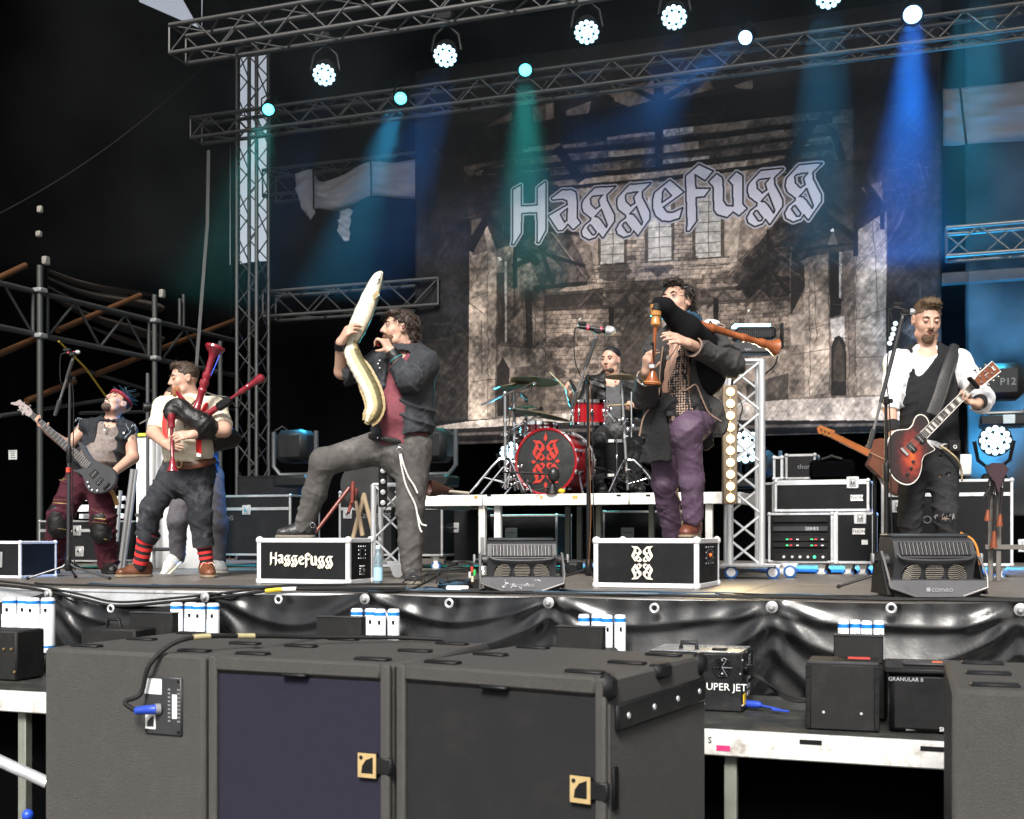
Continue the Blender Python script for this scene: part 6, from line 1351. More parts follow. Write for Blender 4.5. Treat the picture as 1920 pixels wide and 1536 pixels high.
def wr(amp, f, d, e=(0, 0, 1), c=None, rad=None): return dict(t='wr', amp=amp, f=f, d=nrm(d), e=nrm(e), c=c, rad=rad, op='wr')
def lump(amp, f): return dict(t='lump', amp=amp, f=f, op='wr')
def grow(L, dr):
 out = []
 for o in L:
  o = dict(o)
  if o['t'] == 'cone': o['r0'] += dr; o['r1'] += dr
  elif o['t'] == 'ell': o['r'] = o['r'] + dr
  out.append(o)
 return out
def sdf(ops, h=.008):
 lo, hi = np.full(3, 1e9), np.full(3, -1e9)
 for o in ops:
  if o['op'] != 'add': continue
  if o['t'] == 'cone':
   for p, r in ((o['p0'], o['r0']), (o['p1'], o['r1'])): lo = np.minimum(lo, p - r); hi = np.maximum(hi, p + r)
  elif o['t'] == 'ell': m_ = o['r'].max(); lo = np.minimum(lo, o['c'] - m_); hi = np.maximum(hi, o['c'] + m_)
  else: m_ = np.linalg.norm(o['h']); lo = np.minimum(lo, o['c'] - m_); hi = np.maximum(hi, o['c'] + m_)
 lo -= .03; hi += .03; n = np.ceil((hi - lo) / h).astype(int) + 1
 ax = [(lo[i] + h * np.arange(n[i])).astype(np.float32) for i in range(3)]
 F = np.full(n, .2, np.float32)
 def sub(l_, h_):
  i0 = np.clip(np.floor((l_ - lo) / h).astype(int), 0, n); i1 = np.clip(np.ceil((h_ - lo) / h).astype(int) + 1, 0, n)
  s = tuple(slice(a, b) for a, b in zip(i0, i1))
  return s, ax[0][s[0]][:, None, None], ax[1][s[1]][None, :, None], ax[2][s[2]][None, None, :]
 for o in ops:
  if o['t'] == 'cone':
   mr = max(o['r0'], o['r1']) + .05 + o['k']; s, X, Y, Z = sub(np.minimum(o['p0'], o['p1']) - mr, np.maximum(o['p0'], o['p1']) + mr)
   if F[s].size == 0: continue
   ab = o['p1'] - o['p0']; L = np.linalg.norm(ab); d = ab / (L + 1e-9); x, y, z = X - o['p0'][0], Y - o['p0'][1], Z - o['p0'][2]
   sa = x * d[0] + y * d[1] + z * d[2]; t = np.clip(sa / (L + 1e-9), 0, 1); qx, qy, qz = x - t * ab[0], y - t * ab[1], z - t * ab[2]
   sc_ = 1.0
   if o['sq'] is not None:
    v, f_ = nrm(o['sq'][0]), o['sq'][1]; q = (qx * v[0] + qy * v[1] + qz * v[2]) * (1 / f_ - 1); qx, qy, qz = qx + q * v[0], qy + q * v[1], qz + q * v[2]; sc_ = f_ ** .5
   r = o['r0'] + (o['r1'] - o['r0']) * t
   if o['fold']:
    a_, fr = o['fold'][:2]; g_ = (1 - np.abs(np.sin(3.1416 * fr * (sa + .055 * np.sin(17 * x + 9 * z + fr) + .055 * np.sin(19 * y - 7 * z + 1) + .02 * np.sin(47 * x + 31 * y))))) ** 1.6; r = r + 1.5 * a_ * (g_ * (.45 + .55 * np.sin(12 * x - 14 * y + 9 * sa + 2)) - .2)
   D = (np.sqrt(qx * qx + qy * qy + qz * qz) - r) * sc_
   if o['flat'] & 1: D = np.maximum(D, -sa)
   if o['flat'] & 2: D = np.maximum(D, sa - L)
  elif o['t'] == 'ell':
   mr = o['r'].max() + .05 + o['k']; s, X, Y, Z = sub(o['c'] - mr, o['c'] + mr)
   if F[s].size == 0: continue
   x, y, z = X - o['c'][0], Y - o['c'][1], Z - o['c'][2]; A = o['ax']; r = o['r']
   u, v, w_ = [(x * A[i][0] + y * A[i][1] + z * A[i][2]) for i in range(3)]
   k0 = np.sqrt((u / r[0]) ** 2 + (v / r[1]) ** 2 + (w_ / r[2]) ** 2); k1 = np.sqrt((u / r[0] ** 2) ** 2 + (v / r[1] ** 2) ** 2 + (w_ / r[2] ** 2) ** 2)
   D = k0 * (k0 - 1) / np.maximum(k1, 1e-6)
  elif o['t'] == 'box':
   mr = np.linalg.norm(o['h']) + .03; s, X, Y, Z = sub(o['c'] - mr, o['c'] + mr)
   if F[s].size == 0: continue
   x, y, z = X - o['c'][0], Y - o['c'][1], Z - o['c'][2]; A = o['ax']
   q = [np.abs(x * A[i][0] + y * A[i][1] + z * A[i][2]) - (o['h'][i] - o['r']) for i in range(3)]
   D = np.sqrt(sum(np.maximum(a, 0) ** 2 for a in q)) + np.minimum(np.maximum(np.maximum(q[0], q[1]), q[2]), 0) - o['r']
  elif o['t'] == 'plane':
   s = (slice(None),) * 3; D = (ax[0][:, None, None] - o['p'][0]) * o['n'][0] + (ax[1][None, :, None] - o['p'][1]) * o['n'][1] + (ax[2][None, None, :] - o['p'][2]) * o['n'][2]
  else:
   X, Y, Z = ax[0][:, None, None], ax[1][None, :, None], ax[2][None, None, :]; f_ = o['f']
   if o['t'] == 'lump':
    F += o['amp'] * (np.sin(f_ * X + 2 * np.sin(f_ * .7 * Y + 1)) * np.sin(f_ * 1.1 * Z + 2 * np.sin(f_ * .6 * X)) + .6 * np.sin(f_ * 1.9 * Y + 2.5 * np.sin(f_ * 1.3 * Z)) * np.sin(f_ * 2.1 * X + 1.7 * np.sin(f_ * 1.7 * Y)))
   else:
    a = X * o['d'][0] + Y * o['d'][1] + Z * o['d'][2]; b = X * o['e'][0] + Y * o['e'][1] + Z * o['e'][2]
    g = (1 - np.abs(np.sin(f_ * a + 2.2 * np.sin(.42 * f_ * b + 1) + 1.4 * np.sin(.23 * f_ * (X + Y)))) ) ** 2
    g = g * (.5 + .5 * np.sin(.37 * f_ * b + .3 * f_ * X + 2)) * o['amp'] * (1.7 if o['amp'] > .007 else 1.2)
    if o['c'] is not None: g = g * np.exp(-((X - o['c'][0]) ** 2 + (Y - o['c'][1]) ** 2 + (Z - o['c'][2]) ** 2) / o['rad'] ** 2)
    F -= g
   continue
  A_ = F[s]; k = max(o['k'], 1e-5); D = np.broadcast_to(D, A_.shape)
  if o['op'] == 'add': hh = np.maximum(k - np.abs(A_ - D), 0) / k; F[s] = np.minimum(A_, D) - hh * hh * k * .25
  elif o['op'] == 'sub': B = -D; hh = np.maximum(k - np.abs(A_ - B), 0) / k; F[s] = np.maximum(A_, B) + hh * hh * k * .25
  else: F[s] = np.maximum(A_, D)
 for i in range(3):
  q = [slice(None)] * 3
  for e in (0, -1): q[i] = e; F[tuple(q)] = np.maximum(F[tuple(q)], .01)
 return nets(F, lo, h)
def nets(F, lo, h):
 I = F < 0; n = F.shape; c = np.zeros(tuple(m - 1 for m in n), np.int8)
 for dx in (0, 1):
  for dy in (0, 1):
   for dz_ in (0, 1): c += I[dx:n[0] - 1 + dx, dy:n[1] - 1 + dy, dz_:n[2] - 1 + dz_]
 cells = np.argwhere((c > 0) & (c < 8)); m = len(cells)
 acc = np.zeros((m, 3)); cnt = np.zeros(m)
 for a in range(3):
  o1, o2 = [q for q in range(3) if q != a]
  for b in (0, 1):
   for d in (0, 1):
    off = np.zeros(3, int); off[o1] = b; off[o2] = d; p = cells + off; q = p.copy(); q[:, a] += 1
    f0, f1 = F[tuple(p.T)], F[tuple(q.T)]; x = (f0 < 0) != (f1 < 0); t = np.where(x, f0 / np.where(x, f0 - f1, 1), 0)
    pos = off[None].astype(float).repeat(m, 0); pos[:, a] = t; acc[x] += pos[x]; cnt[x] += 1
 V = (cells + acc / cnt[:, None]) * h + lo
 idx = np.full(c.shape, -1, np.int32); idx[tuple(cells.T)] = np.arange(m); faces = []
 for a in range(3):
  o1, o2 = (a + 1) % 3, (a + 2) % 3; s0 = [slice(1, -1)] * 3; s1 = [slice(1, -1)] * 3; s0[a] = slice(0, n[a] - 1); s1[a] = slice(1, n[a])
  e0, e1 = I[tuple(s0)], I[tuple(s1)]; ch = np.argwhere(e0 != e1)
  if len(ch) == 0: continue
  sg = e0[tuple(ch.T)]; base = ch.copy(); base[:, o1] += 1; base[:, o2] += 1
  def at_(d1, d2): q = base.copy(); q[:, o1] += d1 - 1; q[:, o2] += d2 - 1; return idx[tuple(q.T)]
  q = np.stack([at_(0, 0), at_(1, 0), at_(1, 1), at_(0, 1)], 1); q[~sg] = q[~sg][:, ::-1]; faces.append(q)
 return V, np.concatenate(faces)
def fmesh(name, ops, m, parent=None, h=.008, smooth=1, kind=None):
 V, Fc = sdf(ops, h)
 for _ in range(smooth):                          # light relaxing
  S_ = np.zeros_like(V); C_ = np.zeros(len(V))
  for i in range(4):
   a, b = Fc[:, i], Fc[:, (i + 1) % 4]
   for ax_ in range(3): S_[:, ax_] += np.bincount(a, V[b, ax_], len(V)) + np.bincount(b, V[a, ax_], len(V))
   C_ += np.bincount(a, minlength=len(V)) + np.bincount(b, minlength=len(V))
  V = V * .5 + .5 * S_ / np.maximum(C_, 1)[:, None]
 me = bpy.data.meshes.new(name); off = wo_(parent) if parent is not None else np.zeros(3)
 me.vertices.add(len(V)); me.vertices.foreach_set('co', (V - off).astype(np.float32).ravel())
 me.loops.add(Fc.size); me.loops.foreach_set('vertex_index', Fc.astype(np.int32).ravel())
 me.polygons.add(len(Fc)); me.polygons.foreach_set('loop_start', np.arange(0, Fc.size, 4, dtype=np.int32)); me.polygons.foreach_set('loop_total', np.full(len(Fc), 4, np.int32))
 me.polygons.foreach_set('use_smooth', np.ones(len(Fc), bool)); me.materials.append(m); me.update(calc_edges=True)
 o = link(name, me, parent, kind=kind); return o
# anatomy
def head_ops(c, f, u, s=1.0):
 f = nrm(f); u = nrm(u - f * np.dot(u, f)); r = np.cross(f, u); ax = [r, f, u]; h = lambda x, y, z: np.asarray(c) + (r * x + f * y + u * z) * s
 o = [ell(h(0, -.012, .028), np.array([.076, .096, .09]) * s, ax, .02), ell(h(0, .022, -.04), np.array([.062, .07, .075]) * s, ax, .03), ell(h(0, .07, -.098), np.array([.026, .022, .02]) * s, ax, .03),
   ell(h(.04, .058, -.022), np.array([.024, .024, .026]) * s, ax, .02), ell(h(-.04, .058, -.022), np.array([.024, .024, .026]) * s, ax, .02),
   cone(h(-.035, .074, .03), h(.035, .074, .03), .013 * s, k=.012), cone(h(-.05, .03, -.08), h(.05, .03, -.08), .022 * s, k=.03)]
 for sx in (-1, 1): o.append(ell(h(sx * .032, .097, .012), np.array([.017, .015, .011]) * s, ax, .01, 'sub'))
 o += [cone(h(0, .088, .02), h(0, .108, -.022), .008 * s, .0125 * s, k=.008), ell(h(-.012, .096, -.026), .009 * s, k=.006), ell(h(.012, .096, -.026), .009 * s, k=.006),
   cone(h(-.018, .085, -.053), h(.018, .085, -.053), .009 * s, k=.008), cone(h(-.016, .084, -.066), h(.016, .084, -.066), .009 * s, k=.006)]
 for sx in (-1, 1):
  o += [ell(h(sx * .08, -.01, .0), np.array([.010, .020, .032]) * s, [r, nrm(f * .95 + u * .3), nrm(u * .95 - f * .3)], .006), ell(h(sx * .086, -.006, .002), np.array([.007, .011, .02]) * s, ax, .004, 'sub')]
 return o, h, ax
def face_parts(pn, h, ax, s, look=None, brow=(.06, .035, .02), lips=(.42, .16, .13), lid=0.0, eyecol=(.07, .05, .035), eyes=True, mouth=0.0):
 r, f, u = ax
 for sx in (-1, 1):
  if eyes:
   c = h(sx * .032, .079, .012); b = MB().ball(c, .0112 * s, 10, 8); b.build('eye', mat('eye_white', (.40, .37, .35), .6, var=.02), pn)
   g = nrm((look if look is not None else f) * 1.0); MB().lathe(c + g * .0085 * s, g, [(0, .0072 * s), (.0022, .006 * s), (.003, .0005)], 10).build('iris', mat('iris_%.2f' % eyecol[0], eyecol, .2), pn)
  if True: MB().ball(h(sx * .032, .0815, .012 + .009 * (1 - max(lid, .3))), np.array([.0155, .0145, .0105 * max(lid, .3) + .002]) * s, 10, 8, ax=ax).build('eyelid', SKIN, pn)
  MB().tube([h(sx * .014, .090, .031), h(sx * .032, .091, .037), h(sx * .05, .076, .031)], np.array([.003, .0042, .002]) * s, 6).build('eyebrow', mat('brow_%.3f' % brow[0], brow, .8), pn)
 lm = mat('lips_%.2f' % lips[0], lips, .45)
 MB().tube([h(-.026, .083, -.058 - mouth * .3), h(-.01, .0945, -.054), h(0, .0935, -.0555), h(.01, .0945, -.054), h(.026, .083, -.058 - mouth * .3)], np.array([.002, .0045, .004, .0045, .002]) * s, 6).build('upper_lip', lm, pn)
 MB().tube([h(-.024, .083, -.06 - mouth * .5), h(0, .0935, -.0655 - mouth), h(.024, .083, -.06 - mouth * .5)], np.array([.002, .0055, .002]) * s, 6).build('lower_lip', lm, pn)
 MB().tube([h(-.025, .0835, -.0595 - mouth * .4), h(0, .0945, -.0605 - mouth * .5), h(.025, .0835, -.0595 - mouth * .4)], np.array([.0015, .0018 + mouth * .5, .0015]) * s, 6).build('mouth_opening', mat('mouth_dark', (.03, .012, .01), .6), pn)
def hand_ops(w, d, n, side, curls=((.3, .5, .3),) * 4, thumb=(.5, .6, .6), s=1.0, tb=.4):
 d = nrm(d); n = nrm(n - d * np.dot(n, d)); side = nrm(side - d * np.dot(side, d) - n * np.dot(side, n)); w = np.asarray(w, float); o = []
 offs = (.031, .0105, -.0105, -.030); lens = ((.043, .027, .021), (.048, .030, .022), (.044, .028, .021), (.035, .021, .018)); kn = (.086, .09, .086, .078)
 for i in range(4):
  b = w + (d * kn[i] + side * offs[i]) * s; o.append(cone(w + (d * .012 + side * offs[i] * .55) * s, b, .0165 * s, .0125 * s, k=.014))
  a = 0; p = b
  for j in range(3):
   a += curls[i][j]; q = p + (d * math.cos(a) + n * math.sin(a)) * lens[i][j] * s; o.append(cone(p, q, (.0098 - .001 * j) * s, (.0088 - .001 * j) * s, k=.004)); p = q
 o.append(ell(w + (d * .05 + n * .006) * s, np.array([.038, .03, .014]) * s, [d, side, n], .014))
 b = w + (d * .022 + side * .026 + n * .006) * s; td = nrm(d * thumb[0] + side * thumb[1] + n * thumb[2]); q = b + td * .042 * s; td2 = nrm(td + d * tb + n * tb * .6)
 o += [cone(b, q, .0145 * s, .0115 * s, k=.012), cone(q, q + td2 * .034 * s, .011 * s, .0085 * s, k=.004)]
 return o
def limb(a, b, c, r, k=.02): return [cone(a, b, r[0], r[1], k), cone(b, c, r[1] * 1.02, r[2], k)]
def shoe(name, heel, toe, m, sole, parent, w_=.047, h=.09, ankle=None, lace=None, boot=0.0, soleh=.022, roll=None):
 heel, toe = np.asarray(heel, float), np.asarray(toe, float); d = toe - heel; L = np.linalg.norm(d); d = d / L; up = UP if roll is None else nrm(roll); up = nrm(up - d * np.dot(up, d)); s = np.cross(d, up)
 z = lambda a, b: heel + d * L * a + up * b
 ops = [cone(z(.14, .045), z(.5, .042), w_ * .86, w_ * .96, .03), cone(z(.5, .04), z(.84, .036), w_, w_ * .82, .03, sq=(up, .8)), cone(z(.15, .05), z(.17, h + boot), w_ * .86, w_ * .9, .03, flat=2), cone(z(.2, .07), z(.6, .05), w_ * .8, w_ * .7, .03)]
 if ankle is not None: ops.append(cone(z(.16, h * .8), ankle, w_ * .9, w_ * .92, .03, flat=2))
 ops += [plane(z(0, soleh * .8), -up), wr(.004, 60, d, up)]
 o = fmesh(name, ops, m, parent, .007)
 so = [cone(z(.13, 0), z(.5, 0), w_ * .98, w_ * 1.02, .02), cone(z(.5, 0), z(.86, 0), w_ * 1.02, w_ * .92, .02), plane(z(0, soleh), up), plane(z(0, 0), -up)]
 fmesh('sole', so, sole, o, .006)
 if lace is not None:
  for k in range(4):
   q = z(.38 + .09 * k, h * .99 - .014 * k); MB().tube([q - s * .026 - up * .012, q + up * .004, q + s * .026 - up * .012 + d * .01], .0032, 5).build('lace', lace, o)
  for sg in (-1, 1): MB().tube(spline([z(.4, h), z(.42, h + .012) + s * sg * .03, z(.46, h - .01) + s * sg * .05, z(.42, h - .03) + s * sg * .055], 5), .003, 5).build('lace', lace, o)
 return o
def strands(vs, c, n, L, rad, m, parent, seed=1, curl=1.0, name='hair_strand', grav=.3, where=None):
 rs = np.random.RandomState(seed); b = MB()
 for _ in range(n):
  p = vs[rs.randint(len(vs))]
  if where is not None and not where(p): continue
  d = nrm(p - c); a = rs.uniform(0, 6.28); t1 = nrm(np.cross(d, rs.uniform(-1, 1, 3))); t2 = np.cross(d, t1); pts = []; l_ = L * rs.uniform(.5, 1.2)
  for j in range(7):
   t = j / 6; ph = a + curl * 5.5 * t; pts.append(p - d * .008 + d * l_ * .55 * t + (t1 * math.cos(ph) + t2 * math.sin(ph)) * .013 * curl * (.3 + t) + t1 * l_ * (1 - curl * .6) * t - UP * grav * l_ * t * t)
  b.tube(pts, rad * np.linspace(1, .4, 7), 4)
 o = b.build(name, m, parent); o['kind'] = 'stuff'; return o
SKIN = mat('skin', (.50, .305, .225), .5, var=.10, scale=14, bump=.08, bscale=300, spec=.4, rvar=.08, dirt=(.46, .22, .16), damt=.35, dscale=9)
SKIN.node_tree.nodes['Principled BSDF'].inputs['Subsurface Weight'].default_value = .12
SKIN.node_tree.nodes['Principled BSDF'].inputs['Subsurface Radius'].default_value = (.012, .005, .003)
def person(label, base, ops, h=.0068, group='musicians and crew on the stage'):
 root = thing('person', label, 'person', base, group); fmesh('body', ops, SKIN, root, h); return root
def verts(o): off = wo_(o); return np.array([v.co[:] for v in o.data.vertices]) + off
def hair_obj(pn, h, ax, s, ops, m, lumps=None, hh=.006):
 o = fmesh('hair', ops + ([lump(*lumps)] if lumps else []), m, pn, hh); return o
SF = math.sqrt
def denim(n, c, f=(.3, .3, .3), a=.45, ds=5): return mat(n, c, .85, var=.22, scale=16, bump=.35, bscale=240, dirt=f, damt=a, dscale=ds, spec=.2, rvar=.03, crease=.55)
LEATH = mat('black_leather', (.008, .0075, .0075), .45, var=.3, scale=20, bump=.3, bscale=70, dirt=(.035, .03, .027), damt=.3, dscale=12, spec=.4, crease=.5)
def band(name, p0, p1, r0, r1, m, parent, n=18): return MB().lathe(p0, np.asarray(p1) - np.asarray(p0), [(0, r0 * .9), (0, r0), (np.linalg.norm(np.asarray(p1) - p0), r1), (np.linalg.norm(np.asarray(p1) - p0), r1 * .9)], n, cap=False).build(name, m, parent)
# the singer with the toy eel
def singer():
 D = 8.0; J = lambda x, y, dd=0.0: P(x, y, D + dd)
 base = J(772, 1090); base[2] = 0; F = nrm(-RGT * .66 - FWD * .75); LT = nrm(np.cross(UP, F))
 hc = J(748, 619); hf = nrm(-RGT * .95 - FWD * .34 + UP * .10); hu = nrm(UP - RGT * .05); ho, h, ax = head_ops(hc, hf, hu, 1.08)
 nk, ch, wa_, pv = J(768, 660, .02), J(757, 715, .02), J(752, 780, 0), J(752, 822, 0)
 sa, sb = J(716, 682, .12), J(796, 684, -.05); ea, wa = J(641, 697, .0), J(639, 642, -.17); eb, wb = J(768, 712, -.25), J(733, 659, -.24)
 ha, hb = J(726, 836, .05), J(776, 838, -.04); ka, kb = J(607, 866, -.02), J(769, 955, -.06); aa, ab = J(568, 985, .08), J(771, 1062, -.05)
 torso = [cone(J(760, 692, .02), J(753, 760, .0), .165, .17, .05, (F, .80)), cone(J(753, 760, 0), J(750, 815, 0), .175, .165, .05, (F, .84)), cone(sa, sb, .062, .066, .05), ell(J(745, 775, -.08), .13, k=.06), cone(nk, J(756, 638, -.01), .062, .056, .03)]
 legs = [cone(ha, ka, .10, .07, .03), cone(ka, aa, .066, .045, .03), cone(hb, kb, .10, .07, .03), cone(kb, ab, .066, .045, .03)]
 ah = hand_ops(wa, nrm(J(656, 612, -.23) - wa), nrm(RGT * .8 + FWD * .35), nrm(UP * .7 + RGT * .3 - FWD * .4), ((.5, .6, .5), (.55, .65, .5), (.6, .7, .5), (.65, .7, .5)), (.55, .5, .5), 1.1)
 bh = hand_ops(wb, nrm(J(716, 630, -.22) - wb), nrm(-RGT * .6 + FWD * .55 - UP * .55), nrm(UP * .75 - RGT * .3 - FWD * .3), ((.7, 1.1, .7), (.75, 1.1, .7), (.8, 1.1, .7), (.8, 1.1, .7)), (.4, .3, .9))
 arms = limb(sa, ea, wa, (.058, .05, .034)) + limb(sb, eb, wb, (.058, .05, .034))
 pn = person('bearded singer in black denim jacket raising a toy eel, boot on a box', base, ho + torso + arms + legs + ah + bh)
 face_parts(pn, h, ax, 1.08, nrm(hf + UP * .2), mouth=.006)
 HAIR = mat('dark_brown_hair', (.035, .021, .014), .55, var=.4, scale=50, bump=.4, bscale=150)
 BRD = mat('red_brown_beard', (.11, .05, .025), .75, var=.35, scale=60, bump=.6, bscale=260)
 fmesh('beard', [ell(h(0, .03, -.066), np.array([.072, .075, .058]), ax), ell(h(0, .07, -.105), (.036, .032, .026), ax, .02), ell(h(0, .10, -.058), (.022, .028, .012), ax, .006, 'sub'), plane(h(0, -.02, 0), -ax[1]), plane(h(0, .06, -.022), nrm(ax[2] * 1 + ax[1] * .55)), cone(h(-.03, .088, -.044), h(.03, .088, -.044), .008, k=.004), lump(.003, 240)], BRD, pn, .005)
 hr = hair_obj(pn, h, ax, 1, [ell(h(0, -.03, .045), (.096, .10, .092), ax), ell(h(0, .045, .095), (.075, .05, .035), ax, .03), ell(h(0, -.075, -.04), (.075, .05, .09), ax, .04), ell(h(0, -.085, -.12), (.03, .03, .08), ax, .02), boxp(h(0, .12, -.03), (.2, .075, .095), ax, .02, .02, 'sub'), ell(h(-.085, .0, -.01), (.03, .035, .05), ax, .01, 'sub'), ell(h(.085, .0, -.01), (.03, .035, .05), ax, .01, 'sub')], HAIR, (.006, 110))
 strands(verts(hr), h(0, -.02, .03), 420, .06, .0032, HAIR, hr, 3, 1.0, grav=.5, where=lambda p: np.dot(p - h(0, 0, 0), ax[1]) < .07 or np.dot(p - h(0, 0, 0), ax[2]) > .075)
 MB().ball(h(-.087, -.004, .0), .009).build('ear_monitor', mat('pink_plastic', (.5, .12, .15), .3), pn)
 SH = mat('wine_red_shirt', (.18, .045, .06), .85, var=.2, scale=30, bump=.3, bscale=300, dirt=(.1, .02, .03), damt=.4, dscale=6, crease=.5)
 shirt = grow(torso[:2] + torso[3:4], .014) + [cone(J(752, 790, 0), J(752, 838, 0), .188, .185, .03, (F, .84)), cone(J(762, 672, 0), J(760, 700, 0), .09, .14, .04, (F, .8)), plane(J(752, 836, -.1), -UP + LT * .12 - RGT * .12), ell(J(748, 655, -.14), (.06, .07, .06), None, .02, 'sub'), wr(.006, 26, UP + RGT * .3, RGT), wr(.004, 60, UP * .6 - RGT, UP)]
 s_ = fmesh('shirt', shirt, SH, pn, .009)
 JK = denim('black_denim_jacket', (.036, .038, .043), (.11, .12, .14), .5, 7); JS = mat('jacket_seam', (.12, .12, .13), .8)
 c1 = J(748, 740, -.02)
 jk = grow(torso[:2], .046) + [cone(J(757, 775, 0), J(757, 812, 0), .222, .22, .04, (F, .84)), cone(sa, sb, .082, .088, .05), ell(J(782, 720, .04), (.11, .13, .2), None, .06)]
 jk += [cone(J(735, 676, -.06), J(768, 662, -.03), .05, .055, .02)]
 wdg = J(728, 745, -.17); LX = nrm(np.cross(F, UP))
 jk += [boxp(J(725, 760, -.20), (.085, .2, .36), [LX, F, UP], .02, .01, 'sub'), boxp(J(738, 690, -.16), (.06, .1, .12), [LX, F, UP], .03, .02, 'sub'), cone(J(764, 640, -.02), J(764, 668, -.02), .085, .09, .01, op='sub'), plane(J(760, 818, 0), -UP + RGT * .10)]
 jk += [cone(sa, J(655, 700, .01), .085, .075, .05, fold=(.006, 14)), cone(J(665, 697, .02), J(642, 702, .005), .07, .082, .02, flat=2), cone(J(633, 702, .0), J(654, 700, .0), .055, .055, .01, op='sub', flat=0)]
 jk += [cone(sb, eb, .092, .085, .05, fold=(.008, 13)), cone(eb, J(741, 681, -.25), .082, .058, .04, flat=2, fold=(.006, 18)), cone(J(736, 672, -.25), J(746, 687, -.25), .046, .05, .008, op='sub')]
 jk += [wr(.012, 30, UP + LX * .8, LX, sb, .25), wr(.010, 24, RGT * .8 + UP * .5, UP), wr(.006, 70, UP, RGT)]
 jo = fmesh('jacket', jk, JK, pn, .0085)
 for x, y in ((712, 676), (712, 690), (709, 662 + 20)): MB().lathe(J(x, y, -.06), -FWD, [(0, .006), (.006, .005)], 8).build('stud', ALU, jo)
 TR = denim('faded_grey_jeans', (.085, .08, .076), (.21, .2, .185), .5, 4)
 tr = [cone(J(752, 822, 0), J(752, 845, 0), .19, .185, .05, (F, .8)), cone(ha, ka, .125, .090, .05, fold=(.003, 12)), ell(ka, .090, k=.03), cone(ka, J(590, 925, .04), .088, .078, .03), cone(J(590, 925, .04), J(569, 988, .08), .08, .062, .03, fold=(.007, 13)), cone(hb, kb, .128, .092, .05, fold=(.002, 12)), cone(kb, J(770, 1015, -.05), .092, .08, .03, fold=(.003, 9)), cone(J(770, 1015, -.05), J(772, 1068, -.05), .08, .07, .03, fold=(.007, 16)), plane(J(752, 815, 0), UP + RGT * .12),
   wr(.010, 28, UP * .8 + RGT * .6, RGT, J(735, 850, 0), .25), wr(.008, 34, UP, RGT, kb, .2), wr(.008, 40, UP + RGT * .4, RGT, J(570, 975, .08), .12), wr(.009, 36, UP, RGT, J(772, 1050, -.05), .14), wr(.004, 60, RGT + UP * .5, UP)]
 fmesh('trousers', tr, TR, pn, .0085)
 bl = MB().tube(spline([J(692, 818, -.06), J(715, 822, -.145), J(740, 827, -.165), J(768, 828, -.155)], 6), .02, 8, flat=(F, .35)).build('belt', LEATH, pn)
 for k in range(5): MB().box(J(708 + k * 9, 821 + k * 1.4, -.148 - .006 * k), (.008, .006, .012), .002).build('belt_stud', CHROME, bl)
 RP = mat('belt_rope', (.65, .64, .6), .8, bump=.5, bscale=200)
 cr = thing('belt_rope', 'white cord and chain hanging from the singer\'s belt', 'cord', J(749, 845, -.2));
 MB().tube([J(749 + 5 * math.cos(a), 844 + 5 * math.sin(a), -.2) for a in np.linspace(0, 6.28, 15)], .003, 6).build('ring', CHROME, cr)
 for q in ([(749, 849), (754, 880), (762, 912), (778, 945), (783, 968), (787, 990), (791, 998)], [(751, 849), (757, 872), (766, 895), (776, 910), (783, 925)], [(783, 965), (790, 982), (800, 986)]): MB().tube(spline([J(x, y, -.19 - .0 * i) for i, (x, y) in enumerate(q)], 6), .0062, 6).build('cord', RP, cr)
 BOOT = mat('worn_black_boots', (.022, .022, .023), .42, var=.4, bump=.4, bscale=50, dirt=(.2, .19, .17), damt=.45, dscale=9); SOLE = mat('boot_sole', (.16, .14, .11), .8)
 zc = .3085; q0, q1 = J(588, 1006, .1), J(519, 1006, .06); q0[2] = q1[2] = zc
 shoe('boot', q0, q1, BOOT, SOLE, pn, .052, .085, J(570, 978, .08), None, .05)
 q0, q1 = J(772, 1075, .0), J(779, 1096, -.22); q0[2] = q1[2] = .002
 shoe('boot', q0, q1, BOOT, SOLE, pn, .052, .085, J(772, 1055, -.04), None, .05)
 MB().tube([J(586 + 4 * math.cos(a), 985 + 5 * math.sin(a), .02) for a in np.linspace(0, 6.28, 12)], .003, 5).build('boot_ring', CHROME, pn)
 band('leather_wristband', wa - nrm(wa - ea) * .045, wa - nrm(wa - ea) * -.0, .045, .04, LEATH, pn); d_ = nrm(wb - eb); band('leather_wristband', wb - d_ * .05, wb + d_ * .0, .047, .042, LEATH, pn); band('bracelet', wb - d_ * .068, wb - d_ * .055, .049, .049, mat('teal_beads', (.03, .12, .13), .4), pn)
 mc = thing('hand_microphone', 'black hand microphone held at the singer\'s mouth', 'microphone', J(715, 643, -.2)); mic_shape(mc, J(700, 651, -.2), J(731, 637, -.17), mat('red_ring', (.4, .03, .02), .4))
 # the eel: a toy fish with pale belly, olive back and yellow fins
 el = thing('toy_eel', 'large plush eel, pale gold with an olive back, held up by the singer', 'toy', J(660, 620, -.1))
 path = [(716, 510, -.05), (708, 522, -.06), (695, 555, -.08), (681, 590, -.1), (667, 622, -.12), (658, 645, -.13), (664, 672, -.16), (682, 705, -.2), (697, 735, -.24), (703, 762, -.26), (697, 780, -.27), (690, 792, -.27)]
 rad = [.012, .038, .057, .064, .059, .049, .056, .059, .057, .053, .045, .02]
 pts = spline([J(*p) for p in path], 10); rr = np.interp(np.linspace(0, 1, len(pts)), np.linspace(0, 1, len(rad)), rad) * 1.0
 V, n, N = [], 22, len(pts); T = np.gradient(pts, axis=0); T /= np.linalg.norm(T, axis=1)[:, None]; mi = []; f = []
